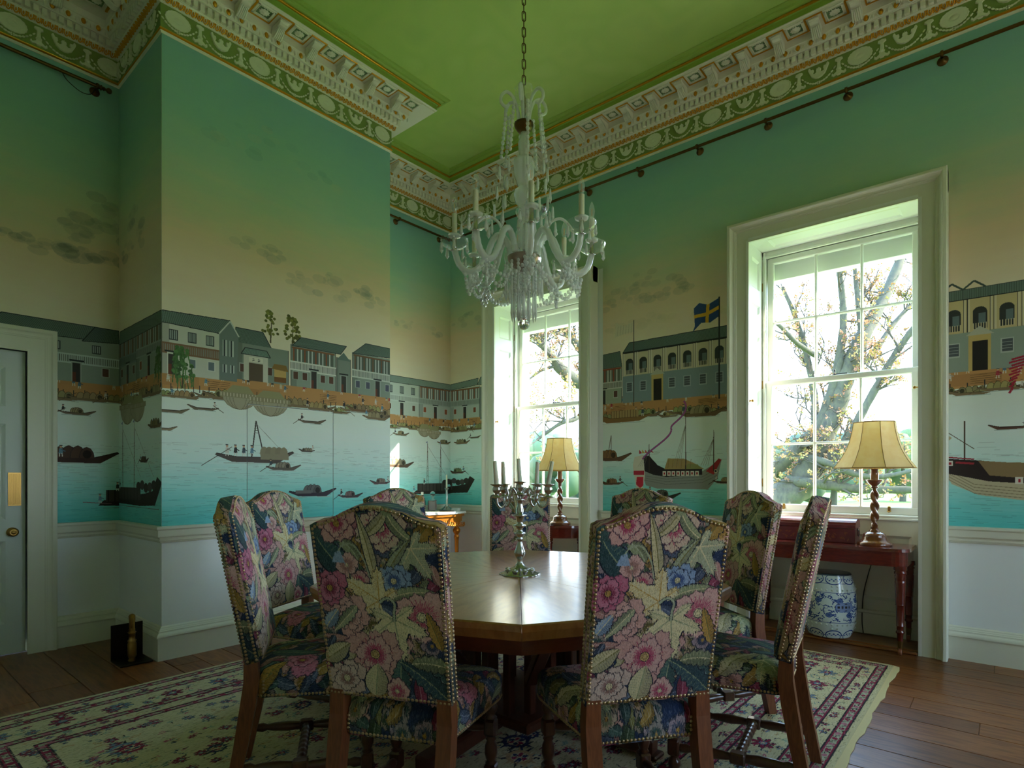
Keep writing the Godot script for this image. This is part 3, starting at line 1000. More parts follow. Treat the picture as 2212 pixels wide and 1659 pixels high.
# ---------------------------------------------------------------- flat print: a small painter for wallpaper, tapestry, rug and porcelain
class Paint:
	var im: Image
	var s: float
	var top: float
	var left := 0.0
	func _init(w: float, h: float, per: float, y_top: float) -> void:
		s = per
		top = y_top
		im = Image.create(int(w * per), int(h * per), false, Image.FORMAT_RGBA8)
	func px(p: Vector2) -> Vector2:
		return Vector2((p.x - left) * s, (top - p.y) * s)
	func poly(pts: Array, c: Color) -> void:
		var q := []
		var y0 := 1e9
		var y1 := -1e9
		for p in pts:
			var v := px(p)
			q.append(v)
			y0 = minf(y0, v.y)
			y1 = maxf(y1, v.y)
		var n := q.size()
		var hgt := im.get_height()
		for y in range(maxi(0, int(floor(y0))), mini(hgt, int(ceil(y1)) + 1)):
			var yc := y + 0.5
			var xs := []
			for i in n:
				var a: Vector2 = q[i]
				var b: Vector2 = q[(i + 1) % n]
				if (a.y <= yc) != (b.y <= yc):
					xs.append(a.x + (yc - a.y) / (b.y - a.y) * (b.x - a.x))
			xs.sort()
			for i in range(0, xs.size() - 1, 2):
				var xa := int(round(xs[i]))
				var xb := int(round(xs[i + 1]))
				if xb > xa:
					im.fill_rect(Rect2i(xa, y, xb - xa, 1), c)
	func rect(x0: float, y0: float, x1: float, y1: float, c: Color) -> void:
		var a := px(Vector2(x0, y1))
		var b := px(Vector2(x1, y0))
		im.fill_rect(Rect2i(int(round(a.x)), int(round(a.y)), maxi(1, int(round(b.x - a.x))), maxi(1, int(round(b.y - a.y)))), c)
	func line(a: Vector2, b: Vector2, w: float, c: Color, w2 := -1.0) -> void:
		var d := (b - a).normalized().orthogonal() * 0.5
		var v := w if w2 < 0 else w2
		var mn := 1.1 / s
		w = maxf(w, mn)
		v = maxf(v, mn * 0.8)
		poly([a + d * w, b + d * v, b - d * v, a - d * w], c)
	func path(pts: Array, w: float, c: Color) -> void:
		for i in pts.size() - 1:
			line(pts[i], pts[i + 1], w, c)
	func ell(x: float, y: float, rx: float, ry: float, c: Color, turn := 0.0) -> void:
		var q := []
		for i in 18:
			var a := TAU * i / 18
			q.append(Vector2(x, y) + Vector2(cos(a) * rx, sin(a) * ry).rotated(turn))
		poly(q, c)
	func tex(mip := true) -> ImageTexture:
		if mip:
			im.generate_mipmaps()
		return ImageTexture.create_from_image(im)

func ramp_at(stops: Array, y: float) -> Color:
	for i in stops.size() - 1:
		if y >= stops[i + 1][0]:
			var t: float = (y - stops[i + 1][0]) / (stops[i][0] - stops[i + 1][0])
			return stops[i + 1][1].lerp(stops[i][1], clampf(t, 0, 1))
	return stops[stops.size() - 1][1]

var SKY := [[4.3, Color8(142, 194, 190)], [3.85, Color8(154, 203, 184)], [3.5, Color8(176, 208, 180)], [3.2, Color8(208, 210, 174)], [2.95, Color8(232, 208, 174)], [2.7, Color8(236, 216, 184)], [2.45, Color8(238, 226, 198)], [1.98, Color8(236, 230, 208)]]
var WATER := [[1.98, Color8(230, 238, 224)], [1.6, Color8(232, 244, 236)], [1.38, Color8(216, 242, 234)], [1.2, Color8(168, 228, 220)], [1.02, Color8(118, 212, 206)], [0.9, Color8(94, 198, 196)]]
var puff: Image

func backdrop(p: Paint, w: float, sd: int) -> void:     # brushed silk: sky above, water below, in long level strokes
	var r := RandomNumberGenerator.new()
	r.seed = sd
	var n := FastNoiseLite.new()
	n.seed = sd
	n.frequency = 1.0
	for row in p.im.get_height():
		var y := p.top - (row + 0.5) / p.s
		var wide := p.im.get_width()
		p.im.fill_rect(Rect2i(0, row, wide, 1), ramp_at(SKY if y > 1.9 else WATER, y))
		var x := 0
		while x < wide:
			var l := r.randi_range(6, 30)
			var u := x / p.s
			var yy := y
			if y > 2.45:
				yy += 0.13 * n.get_noise_2d(u * 0.9, y * 3.0) + 0.05 * n.get_noise_2d(u * 3.0 + 40, y * 14.0) + r.randf_range(-0.012, 0.012)
			else:
				yy += 0.05 * n.get_noise_2d(u * 2.0, y * 30.0) + r.randf_range(-0.015, 0.015)
			var c := ramp_at(SKY if y > 1.9 else WATER, maxf(yy, 1.905) if y > 1.9 else minf(yy, 1.895))
			if y < 1.5 and r.randf() < 0.035:
				c = c.darkened(0.16)
				l = r.randi_range(10, 40)
			p.im.fill_rect(Rect2i(x, row, l, 1), c)
			x += l

func cloud(p: Paint, x: float, y: float, w: float, h: float, n: int, c: Color, sd: int) -> void:    # a bank of soft ink puffs
	var r := RandomNumberGenerator.new()
	r.seed = sd
	for i in n:
		var t := r.randf()
		var cx := x + w * t
		var cy := y + h * r.randf() * (0.3 + 0.7 * sin(PI * t))
		var rr := r.randf_range(0.02, 0.055) * (1.0 + h * 1.2)
		var k := puff.duplicate()
		var a := r.randf_range(0.05, 0.16)
		k.resize(maxi(4, int(rr * 2.6 * p.s)), maxi(3, int(rr * 1.5 * p.s)))
		var col := c if r.randf() < 0.75 else Color8(226, 206, 160)
		var sheet := Image.create(k.get_width(), k.get_height(), false, Image.FORMAT_RGBA8)
		sheet.fill(Color(col.r, col.g, col.b, a))
		var at := p.px(Vector2(cx, cy))
		p.im.blend_rect_mask(sheet, k, Rect2i(0, 0, k.get_width(), k.get_height()), Vector2i(int(at.x), int(at.y)))

var INK := Color8(46, 50, 52)
var ROOF := Color8(106, 126, 116)
var TAN := Color8(196, 146, 92)
var MAT := Color8(166, 150, 112)
var HULL := Color8(96, 76, 56)

func roof(p: Paint, q: Array, c: Color) -> void:     # bottom-left, top-left, top-right, bottom-right
	p.poly(q, c)
	var n := int(absf(q[3].x - q[0].x) / 0.012)
	for i in n:
		var t := (i + 0.5) / n
		p.line(q[0].lerp(q[3], t), q[1].lerp(q[2], t), 0.003, c.darkened(0.28))
	for i in 4:
		p.line(q[i], q[(i + 1) % 4], 0.005, INK)

func house(p: Paint, x0: float, x1: float, y0: float, y1: float, c: Color, o: Dictionary) -> void:
	p.rect(x0, y0, x1, y1, c)
	p.rect(x0, y0, x0 + (x1 - x0) * 0.12, y1, c.darkened(0.14))
	p.line(Vector2(x0, y0), Vector2(x0, y1), 0.005, INK)
	p.line(Vector2(x1, y0), Vector2(x1, y1), 0.005, INK)
	var ym := lerpf(y0, y1, 0.52)
	if o.get("front", false):           # an open upper storey of posts and shutters
		p.rect(x0 + 0.02, ym + 0.02, x1 - 0.02, y1 - 0.02, c.darkened(0.35))
		var n := int((x1 - x0) / 0.035)
		for i in n:
			var x := lerpf(x0 + 0.02, x1 - 0.03, float(i) / n)
			p.rect(x, ym + 0.02, x + 0.013, y1 - 0.02, c.lightened(0.45) if i % 3 else o.get("post", Color8(150, 90, 60)))
		p.rect(x0 + 0.01, y1 - 0.03, x1 - 0.01, y1 - 0.015, o.get("post", Color8(140, 96, 66)))
	else:
		for i in o.get("upper", 2):
			var x := lerpf(x0, x1, (i + 0.6) / (o.get("upper", 2) + 0.2))
			p.rect(x - 0.028, ym + 0.05, x + 0.028, y1 - 0.05, INK.lightened(0.1))
			for k in 4:
				p.rect(x - 0.024 + k * 0.013, ym + 0.055, x - 0.016 + k * 0.013, y1 - 0.055, Color8(170, 184, 176))
	if o.has("bal"):
		var bc: Color = o.bal
		p.rect(x0 - 0.005, ym - 0.04, x1 + 0.005, ym + 0.025, c.darkened(0.3))
		var x := x0
		while x < x1:
			p.rect(x, ym - 0.035, x + 0.006, ym + 0.02, bc)
			x += 0.0125
		p.rect(x0 - 0.01, ym + 0.018, x1 + 0.01, ym + 0.03, bc)
		p.rect(x0 - 0.01, ym - 0.045, x1 + 0.01, ym - 0.033, bc)
	var nd: int = o.get("low", 3)
	for i in nd:
		var x := lerpf(x0, x1, (i + 0.5) / nd)
		if i == o.get("door", 1):
			p.rect(x - 0.032, y0, x + 0.032, y0 + 0.155, c.lightened(0.2))
			p.rect(x - 0.024, y0, x + 0.024, y0 + 0.14, Color8(62, 60, 56))
			p.rect(x - 0.024, y0, x - 0.002, y0 + 0.07, Color8(110, 62, 44))
			p.rect(x - 0.045, y0 + 0.15, x + 0.045, y0 + 0.162, INK)
		else:
			p.rect(x - 0.026, y0 + 0.055, x + 0.026, y0 + 0.125, c.lightened(0.3))
			p.rect(x - 0.02, y0 + 0.06, x + 0.02, y0 + 0.12, o.get("shut", Color8(98, 70, 58)))

func arcade(p: Paint, x0: float, x1: float, y0: float, y1: float, n: int, low: Color, up: Color) -> void:     # a western house front with a row of arches over a plain ground floor
	var ym := lerpf(y0, y1, 0.52)
	p.rect(x0, y0, x1, ym, low)
	p.rect(x0, ym, x1, y1, up)
	p.rect(x0, y1 - 0.022, x1, y1 - 0.012, INK)
	for i in n:
		var x := lerpf(x0, x1, (i + 0.5) / n)
		var w := (x1 - x0) / n * 0.27
		p.rect(x - w, ym + 0.015, x + w, ym + 0.13, Color8(58, 62, 60))
		p.ell(x, ym + 0.13, w, 0.035, Color8(58, 62, 60))
		p.rect(x - w * 0.2, ym + 0.05, x + w * 0.8, ym + 0.12, Color8(104, 122, 122))
		var bx := x - w
		while bx < x + w:
			p.rect(bx, ym + 0.012, bx + 0.006, ym + 0.055, up.lightened(0.2))
			bx += 0.014
		for q in [-1.75, 1.4]:
			p.rect(x + w * q, ym, x + w * (q + 0.35), y1 - 0.02, up.lightened(0.3))
			p.line(Vector2(x + w * q, ym), Vector2(x + w * q, y1 - 0.02), 0.003, INK)
		p.rect(x - w * 0.9, y0 + 0.1, x + w * 0.9, y0 + 0.2, low.lightened(0.3))
		p.rect(x - w * 0.7, y0 + 0.11, x + w * 0.7, y0 + 0.19, Color8(84, 92, 94))
		for k in 3:
			p.line(Vector2(x - w * 0.7, y0 + 0.13 + k * 0.02), Vector2(x + w * 0.7, y0 + 0.13 + k * 0.02), 0.002, low.lightened(0.35))
	var xd := lerpf(x0, x1, 0.5 / n * 5.0)
	p.rect(xd - 0.06, y0, xd + 0.06, y0 + 0.25, Color8(204, 178, 112))
	p.rect(xd - 0.04, y0, xd + 0.04, y0 + 0.2, Color8(44, 42, 40))
	p.poly([Vector2(xd - 0.075, y0 + 0.24), Vector2(xd + 0.075, y0 + 0.24), Vector2(xd, y0 + 0.3)], Color8(190, 190, 168))

func man(p: Paint, x: float, y: float, c: Color, k := 1.0) -> void:
	p.poly([Vector2(x - 0.013 * k, y + 0.02 * k), Vector2(x + 0.012 * k, y + 0.02 * k), Vector2(x + 0.009 * k, y + 0.058 * k), Vector2(x - 0.008 * k, y + 0.058 * k)], c)
	p.line(Vector2(x - 0.006 * k, y + 0.024 * k), Vector2(x - 0.008 * k, y), 0.006 * k, Color8(222, 222, 210))
	p.line(Vector2(x + 0.006 * k, y + 0.024 * k), Vector2(x + 0.009 * k, y), 0.006 * k, Color8(222, 222, 210))
	p.line(Vector2(x, y + 0.05 * k), Vector2(x + 0.026 * k, y + 0.036 * k), 0.006 * k, c.darkened(0.2))
	p.ell(x, y + 0.066 * k, 0.007 * k, 0.008 * k, Color8(206, 166, 132))
	p.rect(x - 0.009 * k, y + 0.072 * k, x + 0.009 * k, y + 0.078 * k, INK)

func sampan(p: Paint, x: float, y: float, w: float, dir := 1.0, hood := 0.4, c := HULL, m := MAT, oar := true, crew := 1) -> void:    # x, y: middle of the waterline
	var q := func(a: float, b: float) -> Vector2: return Vector2(x + a * w * dir * 0.5, y + b * w)
	p.poly([q.call(-1.0, 0.06), q.call(-0.6, -0.02), q.call(0.55, -0.03), q.call(1.0, 0.11), q.call(0.95, 0.13), q.call(0.4, 0.045), q.call(-0.5, 0.045), q.call(-0.96, 0.085)], c)
	p.path([q.call(-0.97, 0.08), q.call(-0.5, 0.045), q.call(0.4, 0.045), q.call(0.97, 0.125)], 0.004, c.darkened(0.5))
	p.line(q.call(-0.8, -0.035), q.call(0.7, -0.04), 0.004, Color8(176, 196, 186))
	if hood > 0.0:
		var n := 4
		for i in n:
			var hx := lerpf(-hood, hood * 0.7, float(i) / (n - 1))
			var hh := 0.17 * (1.0 - 0.1 * absf(i - 1.5))
			var pts := []
			for k in 7:
				var a := PI * k / 6
				pts.append(q.call(hx + 0.17 * cos(a), 0.04 + hh * sin(a)))
			p.poly(pts, m.darkened(0.08 * (i % 2)))
			p.path(pts, 0.003, m.darkened(0.5))
		p.ell(q.call(hood * 0.72, 0).x, y + 0.09 * w, 0.05 * w, 0.055 * w, m.darkened(0.55))
	for i in crew:
		var mp: Vector2 = q.call(-0.72 + i * 0.2, 0.05)
		man(p, mp.x, mp.y, [Color8(70, 84, 96), Color8(108, 146, 168), Color8(214, 210, 198), Color8(60, 58, 60)][(i + int(absf(x) * 10)) % 4], clampf(w / 0.36, 0.55, 1.1))
	if oar:
		p.line(q.call(-0.6, 0.16), q.call(-1.3, -0.07), 0.004, c.darkened(0.2))

func junk(p: Paint, x0: float, x1: float, y: float, dir := 1.0, c := Color8(52, 42, 36), masts := true, tall := 0.62) -> void:   # a dark cargo junk lying low, two ladder masts
	var q := func(a: float, b: float) -> Vector2: return Vector2(lerpf(x0, x1, a if dir > 0 else 1 - a), y + b)
	if masts:
		for a in [0.26, 0.5]:
			for k in [-0.012, 0.012]:
				p.line(q.call(a, 0.1) + Vector2(k, 0), q.call(a, tall), 0.005, Color8(86, 74, 60))
			for i in 8:
				var t := i / 8.0
				var m: Vector2 = q.call(a, lerpf(0.16, tall, t))
				p.line(m - Vector2(0.012 * (1 - t), 0), m + Vector2(0.012 * (1 - t), 0), 0.003, Color8(86, 74, 60))
			p.line(q.call(a, tall * 0.95), q.call(a + 0.36, 0.2), 0.002, Color8(110, 104, 92))
			p.poly([q.call(a, tall), q.call(a, tall + 0.03), q.call(a - 0.03, tall + 0.012)], Color8(140, 150, 180))
	p.poly([q.call(0, 0.0), q.call(0.6, -0.012), q.call(0.88, 0.0), q.call(1.0, 0.16), q.call(0.92, 0.2), q.call(0.84, 0.1), q.call(0.7, 0.08), q.call(0.06, 0.04)], c)
	p.rect(minf(q.call(0.08, 0).x, q.call(0.62, 0).x), y + 0.03, maxf(q.call(0.08, 0).x, q.call(0.62, 0).x), y + 0.12, c.lightened(0.12))
	for i in 8:
		var m: Vector2 = q.call(0.1 + i * 0.065, 0.03)
		p.rect(m.x, y + 0.03, m.x + 0.008, y + 0.12, c.darkened(0.3))
	for i in 5:
		p.ell(q.call(0.58 + i * 0.07, 0).x, y + 0.13 + 0.012 * sin(i * 2.0), 0.045, 0.035, c.lightened(0.16 if i % 2 else 0.05))
	p.line(q.call(-0.15, 0.03), q.call(0.14, 0.012), 0.005, Color8(150, 110, 116))
	man(p, q.call(0.02, 0).x, y + 0.02, Color8(118, 152, 176), 0.9)
	man(p, q.call(0.2, 0).x, y + 0.11, Color8(66, 64, 66), 0.9)
	p.line(q.call(0.05, -0.02), q.call(0.95, -0.025), 0.004, c.lightened(0.3))

func tree_ink(p: Paint, x: float, y: float, h: float, c: Color, sd: int, droop := false) -> void:
	var r := RandomNumberGenerator.new()
	r.seed = sd
	p.line(Vector2(x, y), Vector2(x + 0.01, y + h * 0.8), 0.012, Color8(92, 80, 60), 0.005)
	for i in 46:
		var t := r.randf()
		var cx := x + r.randf_range(-1, 1) * h * (0.3 - 0.18 * t)
		var cy := y + h * (0.28 + 0.75 * t)
		p.ell(cx, cy, h * 0.05, h * 0.045, c.darkened(r.randf() * 0.4))
		if droop:
			p.line(Vector2(cx, cy), Vector2(cx + r.randf_range(-0.02, 0.02), cy - h * 0.3), 0.006, c.darkened(r.randf() * 0.4))

func quay(p: Paint, x0: float, x1: float, sd: int) -> void:      # the tan foreshore with people, stakes and moored boats
	var r := RandomNumberGenerator.new()
	r.seed = sd
	var pts := [Vector2(x0, 1.985), Vector2(x1, 1.985)]
	var x := x1
	while x > x0:
		pts.append(Vector2(x, 1.855 + 0.02 * sin(x * 5.0)))
		x -= 0.1
	pts.append(Vector2(x0, 1.86))
	p.poly(pts, TAN)
	x = x0
	while x < x1:
		p.rect(x, 1.86 + 0.05 * r.randf(), x + r.randf_range(0.1, 0.3), 1.87 + 0.1 * r.randf(), TAN.darkened(r.randf_range(-0.05, 0.12)))
		x += 0.17
	x = x0 + 0.3
	while x < x1 - 0.25:
		for i in 5:
			p.line(Vector2(x, 1.94 - i * 0.014), Vector2(x + 0.16, 1.945 - i * 0.014), 0.004, TAN.darkened(0.35))
		x += 0.9
	x = x0 + 0.04
	var cols := [Color8(108, 146, 168), Color8(210, 206, 196), Color8(60, 60, 64), Color8(176, 66, 74), Color8(88, 120, 140), Color8(200, 190, 160)]
	while x < x1:
		man(p, x, 1.9 + r.randf() * 0.07, cols[r.randi() % 6], 0.85)
		if r.randf() < 0.5:
			man(p, x + 0.035, 1.9 + r.randf() * 0.07, cols[r.randi() % 6], 0.85)
		x += r.randf_range(0.07, 0.2)
	x = x0
	while x < x1:
		p.line(Vector2(x, 1.85), Vector2(x, 1.885 + 0.02 * r.randf()), 0.005, INK)
		x += r.randf_range(0.03, 0.1)
	x = x0 + 0.03
	while x < x1 + 0.05:
		var w := r.randf_range(0.2, 0.36)
		sampan(p, x, 1.815 + r.randf_range(-0.012, 0.018), w, 1.0 if r.randf() < 0.5 else -1.0, 0.45, Color8(132, 112, 84), Color8(150 + r.randi() % 30, 142 + r.randi() % 24, 104), r.randf() < 0.3, r.randi() % 2)
		x += w * 0.62

func big_boat(p: Paint, x: float, y: float, w: float) -> void:        # the bluff stern of a moored cargo boat, planked
	var pts := []
	for i in 9:
		var a := PI * i / 8
		pts.append(Vector2(x + cos(a) * w * 0.5, y - sin(a) * w * 0.42 + 0.02))
	p.poly(pts, Color8(172, 164, 138))
	for k in 4:
		var q := []
		for i in 9:
			var a := PI * i / 8
			q.append(Vector2(x + cos(a) * w * 0.5 * (1 - k * 0.2), y - sin(a) * w * 0.42 + 0.02))
		p.path(q, 0.003, Color8(120, 112, 92))
	p.rect(x - w * 0.56, y, x + w * 0.56, y + 0.035, Color8(150, 142, 112))
	for i in 12:
		p.rect(x - w * 0.54 + i * w * 0.09, y + 0.003, x - w * 0.54 + i * w * 0.09 + 0.008, y + 0.03, Color8(206, 198, 172))
	p.poly([Vector2(x - w * 0.4, y + 0.035), Vector2(x - w * 0.2, y + 0.09), Vector2(x + w * 0.25, y + 0.09), Vector2(x + w * 0.42, y + 0.035)], Color8(156, 152, 112))

func dress_ship(p: Paint, x0: float, x1: float, y: float) -> void:     # the high-sterned white and red junk
	var q := func(a: float, b: float) -> Vector2: return Vector2(lerpf(x0, x1, a), y + b)
	var grey := Color8(150, 154, 146)
	p.poly([q.call(0.1, 0.12), q.call(0.16, -0.03), q.call(0.3, -0.06), q.call(0.86, -0.06), q.call(0.96, 0.04), q.call(1.0, 0.2), q.call(0.94, 0.17), q.call(0.8, 0.1), q.call(0.4, 0.08), q.call(0.25, 0.1)], grey)
	for k in 3:
		p.path([q.call(0.14, 0.02 + k * 0.02), q.call(0.4, -0.02 + k * 0.025), q.call(0.8, 0.0 + k * 0.025), q.call(0.95, 0.06 + k * 0.03)], 0.003, grey.darkened(0.3))
	p.poly([q.call(0.1, 0.12), q.call(0.13, 0.25), q.call(0.2, 0.25), q.call(0.3, 0.16), q.call(0.4, 0.12), q.call(0.8, 0.12), q.call(0.8, 0.07), q.call(0.4, 0.05), q.call(0.25, 0.07)], Color8(46, 40, 42))
	p.poly([q.call(0.0, 0.16), q.call(0.02, 0.24), q.call(0.13, 0.26), q.call(0.15, 0.05), q.call(0.12, -0.06), q.call(0.04, -0.05)], Color8(222, 216, 196))
	p.rect(q.call(0.01, 0).x, y + 0.07, q.call(0.14, 0).x, y + 0.11, Color8(186, 50, 66))
	p.poly([q.call(0.05, 0.05), q.call(0.13, 0.05), q.call(0.13, -0.03), q.call(0.09, -0.06), q.call(0.04, -0.02)], Color8(196, 44, 62))
	p.poly([q.call(0.84, 0.1), q.call(0.92, 0.07), q.call(1.0, 0.2), q.call(0.97, 0.21)], Color8(176, 56, 60))
	p.ell(q.call(0.94, 0).x, y + 0.1, 0.016, 0.018, Color8(216, 206, 170))
	p.ell(q.call(0.94, 0).x, y + 0.1, 0.009, 0.01, INK)
	for i in 8:
		var v: Vector2 = q.call(0.36 + i * 0.052, 0.06)
		p.rect(v.x, v.y, v.x + 0.034, v.y + 0.045, Color8(228, 222, 204))
		p.rect(v.x + 0.01, v.y + 0.013, v.x + 0.024, v.y + 0.031, Color8(176, 46, 56))
	p.poly([q.call(0.38, 0.12), q.call(0.42, 0.22), q.call(0.6, 0.215), q.call(0.72, 0.17), q.call(0.82, 0.12)], Color8(176, 150, 98))
	p.poly([q.call(0.62, 0.12), q.call(0.64, 0.17), q.call(0.75, 0.16), q.call(0.8, 0.12)], Color8(146, 148, 92))
	for i in 6:
		p.line(q.call(0.42 + i * 0.05, 0.13), q.call(0.43 + i * 0.05, 0.21), 0.003, Color8(130, 108, 66))
	for m in [[0.62, 0.62], [0.92, 0.46], [0.2, 0.36]]:
		p.line(q.call(m[0], 0.1), q.call(m[0], m[1]), 0.009, Color8(74, 62, 52), 0.005)
		for k in 4:
			p.line(q.call(m[0], m[1] * 0.85), q.call(m[0] - 0.06 - k * 0.025, 0.15), 0.0015, Color8(140, 136, 120))
	for i in 5:
		p.poly([q.call(0.08 + i * 0.035, 0.27 + 0.004 * i), q.call(0.08 + i * 0.035, 0.31), q.call(0.115 + i * 0.035, 0.275)], [Color8(186, 60, 70), Color8(204, 178, 90), Color8(196, 90, 80), Color8(110, 120, 100), Color8(186, 60, 70)][i])
	var st := []
	for i in 26:
		var t := i / 25.0
		st.append(q.call(0.6 - 0.1 * t - 0.4 * t * t, 0.72 - 0.5 * t) + Vector2(0.035 * sin(t * 13.0), 0.02 * cos(t * 11.0)))
	p.path(st, 0.016, Color8(96, 90, 150))
	p.path(st, 0.008, Color8(196, 80, 140))
	for x in [0.0, 0.1, 0.3]:
		p.line(q.call(0.3 + x, -0.085), q.call(0.55 + x, -0.085), 0.004, Color8(150, 200, 186))

func wall_tex(p: Paint) -> StandardMaterial3D:
	var m := mat(Color.WHITE, 0.62, 0.0, 0.35)
	m.albedo_texture = p.tex(false)
	m.texture_repeat = false
	return m

func drop(called_on: Node, a: Vector3, b: Vector3, y0: float, y1: float, u0: float, u1: float, m: Material, n: Vector3) -> void:     # one hung length of paper between two plumb lines, seen from the side of n
	var t := MB.new()
	t.g = -1
	var o := n * 0.0015
	var v0 := (WT - y0) / (WT - 0.9)
	var v1 := (WT - y1) / (WT - 0.9)
	var A := a + o
	var B := b + o
	t.quad(A + Vector3(0, y0, 0), B + Vector3(0, y0, 0), B + Vector3(0, y1, 0), A + Vector3(0, y1, 0), Vector2(u0, v0), Vector2(u1, v0), Vector2(u1, v1), Vector2(u0, v1))
	obj("wallpaper_drop", t, m, called_on)

func wallpaper() -> void:
	puff = Image.create(32, 32, false, Image.FORMAT_RGBA8)
	for y in 32:
		for x in 32:
			var d := Vector2(x - 15.5, y - 15.5).length() / 15.5
			puff.set_pixel(x, y, Color(1, 1, 1, 1.0 if d < 0.75 else 0.0))
	var hh := WT - 0.9
	var cl := Color8(96, 116, 110)
	var wall_c := Color8(150, 164, 150)
	# chimney breast front
	var p := Paint.new(1.929, hh, 420, WT)
	backdrop(p, 1.929, 5)
	cloud(p, 0.35, 3.0, 0.5, 0.12, 22, cl, 1)
	cloud(p, 0.85, 2.82, 0.95, 0.24, 46, cl, 2)
	cloud(p, 0.2, 3.75, 1.1, 0.25, 24, Color8(110, 160, 156), 3)
	quay(p, 0, 1.93, 7)
	tree_ink(p, 0.77, 2.3, 0.24, Color8(142, 142, 64), 3)
	tree_ink(p, 0.95, 2.26, 0.28, Color8(142, 142, 64), 4)
	roof(p, [Vector2(0.5, 2.22), Vector2(0.5, 2.37), Vector2(0.71, 2.37), Vector2(0.8, 2.22)], ROOF)
	house(p, 0.5, 0.92, 1.985, 2.26, wall_c.darkened(0.1), {"upper": 1, "low": 4, "door": 1})
	p.rect(0.56, 1.985, 0.75, 2.18, Color8(206, 206, 190))
	p.rect(0.6, 1.985, 0.71, 2.12, Color8(96, 82, 66))
	p.rect(0.6, 2.13, 0.71, 2.165, Color8(226, 224, 206))
	for gx in [0.625, 0.67]:
		p.rect(gx, 2.14, gx + 0.016, 2.143, INK)
		p.rect(gx, 2.15, gx + 0.016, 2.153, INK)
		p.line(Vector2(gx + 0.008, 2.136), Vector2(gx + 0.008, 2.16), 0.003, INK)
		p.line(Vector2(gx, 2.134), Vector2(gx + 0.018, 2.146), 0.003, INK)
	roof(p, [Vector2(0.54, 2.18), Vector2(0.57, 2.23), Vector2(0.74, 2.23), Vector2(0.77, 2.18)], Color8(122, 148, 136))
	p.rect(0.8, 2.0, 0.9, 2.1, Color8(204, 170, 104))
	p.rect(0.8, 2.0, 0.9, 2.04, Color8(130, 88, 46))
	p.poly([Vector2(0.78, 2.1), Vector2(0.92, 2.09), Vector2(0.9, 2.14), Vector2(0.8, 2.14)], Color8(142, 112, 60))
	house(p, 0.0, 0.39, 1.96, 2.32, Color8(206, 208, 194), {"upper": 3, "bal": Color8(134, 102, 78), "low": 3, "door": 0, "shut": Color8(110, 124, 130)})
	p.poly([Vector2(0.38, 1.96), Vector2(0.38, 2.3), Vector2(0.46, 2.4), Vector2(0.52, 2.31), Vector2(0.51, 1.96)], Color8(120, 134, 128))
	for q in [[0.405, 2.14, 0.03, 0.12], [0.455, 2.14, 0.03, 0.12], [0.405, 2.02, 0.03, 0.06], [0.46, 2.02, 0.03, 0.06]]:
		p.rect(q[0], q[1], q[0] + q[2], q[1] + q[3], Color8(196, 206, 200))
		p.rect(q[0] + 0.008, q[1], q[0] + 0.02, q[1] + q[3], Color8(62, 70, 72))
	roof(p, [Vector2(-0.02, 2.31), Vector2(-0.01, 2.39), Vector2(0.46, 2.41), Vector2(0.38, 2.3)], ROOF)
	p.path([Vector2(0.38, 2.3), Vector2(0.46, 2.405), Vector2(0.525, 2.3)], 0.01, Color8(206, 210, 198))
	tree_ink(p, 0.13, 1.87, 0.28, Color8(98, 146, 82), 9, true)
	house(p, 0.94, 1.35, 1.985, 2.32, wall_c, {"front": true, "bal": Color8(224, 226, 216), "low": 5, "door": 2})
	roof(p, [Vector2(0.95, 2.31), Vector2(1.03, 2.39), Vector2(1.46, 2.39), Vector2(1.4, 2.31)], ROOF)
	house(p, 1.36, 1.5, 1.985, 2.28, wall_c.darkened(0.12), {"upper": 0, "low": 1, "door": 0})
	p.poly([Vector2(1.36, 2.26), Vector2(1.43, 2.33), Vector2(1.5, 2.26)], ROOF)
	house(p, 1.52, 1.95, 1.985, 2.35, wall_c.darkened(0.05), {"front": true, "bal": Color8(204, 210, 198), "low": 4, "door": 2, "post": Color8(120, 90, 66), "shut": Color8(88, 92, 110)})
	roof(p, [Vector2(1.52, 2.34), Vector2(1.66, 2.45), Vector2(1.95, 2.45), Vector2(1.95, 2.36)], ROOF)
	big_boat(p, 0.53, 1.845, 0.26)
	big_boat(p, 0.77, 1.83, 0.3)
	sampan(p, 1.6, 1.84, 0.3, -1.0, 0.5, Color8(124, 96, 68), Color8(150, 128, 92), true, 0)
	sampan(p, 1.78, 1.78, 0.32, 1.0, 0.45, Color8(132, 112, 84), MAT, false, 1)
	sampan(p, 0.27, 1.735, 0.22, -1.0, 0.0, Color8(116, 104, 84), MAT, true, 1)
	sampan(p, 0.06, 1.7, 0.24, 1.0, 0.0, Color8(116, 104, 84), MAT, true, 1)
	sampan(p, 1.13, 1.7, 0.26, 1.0, 0.0, Color8(110, 98, 80), MAT, true, 1)
	sampan(p, 0.0, 1.575, 0.2, 1.0, 0.0, Color8(140, 126, 98), MAT, false, 0)
	p.line(Vector2(0.62, 1.39), Vector2(0.655, 1.68), 0.009, Color8(70, 66, 64))
	p.line(Vector2(0.72, 1.4), Vector2(0.655, 1.68), 0.009, Color8(70, 66, 64))
	for i in 5:
		p.line(Vector2(0.649 - i * 0.002, 1.66 - i * 0.018), Vector2(0.661 + i * 0.003, 1.66 - i * 0.018), 0.003, Color8(70, 66, 64))
	p.line(Vector2(0.655, 1.66), Vector2(0.9, 1.42), 0.002, Color8(130, 130, 120))
	sampan(p, 0.66, 1.375, 0.62, 1.0, 0.0, Color8(92, 82, 78), MAT, true, 4)
	for i in 5:
		p.ell(0.72 + i * 0.04, 1.435, 0.034, 0.05, Color8(150, 142, 116).darkened(0.05 * (i % 2)))
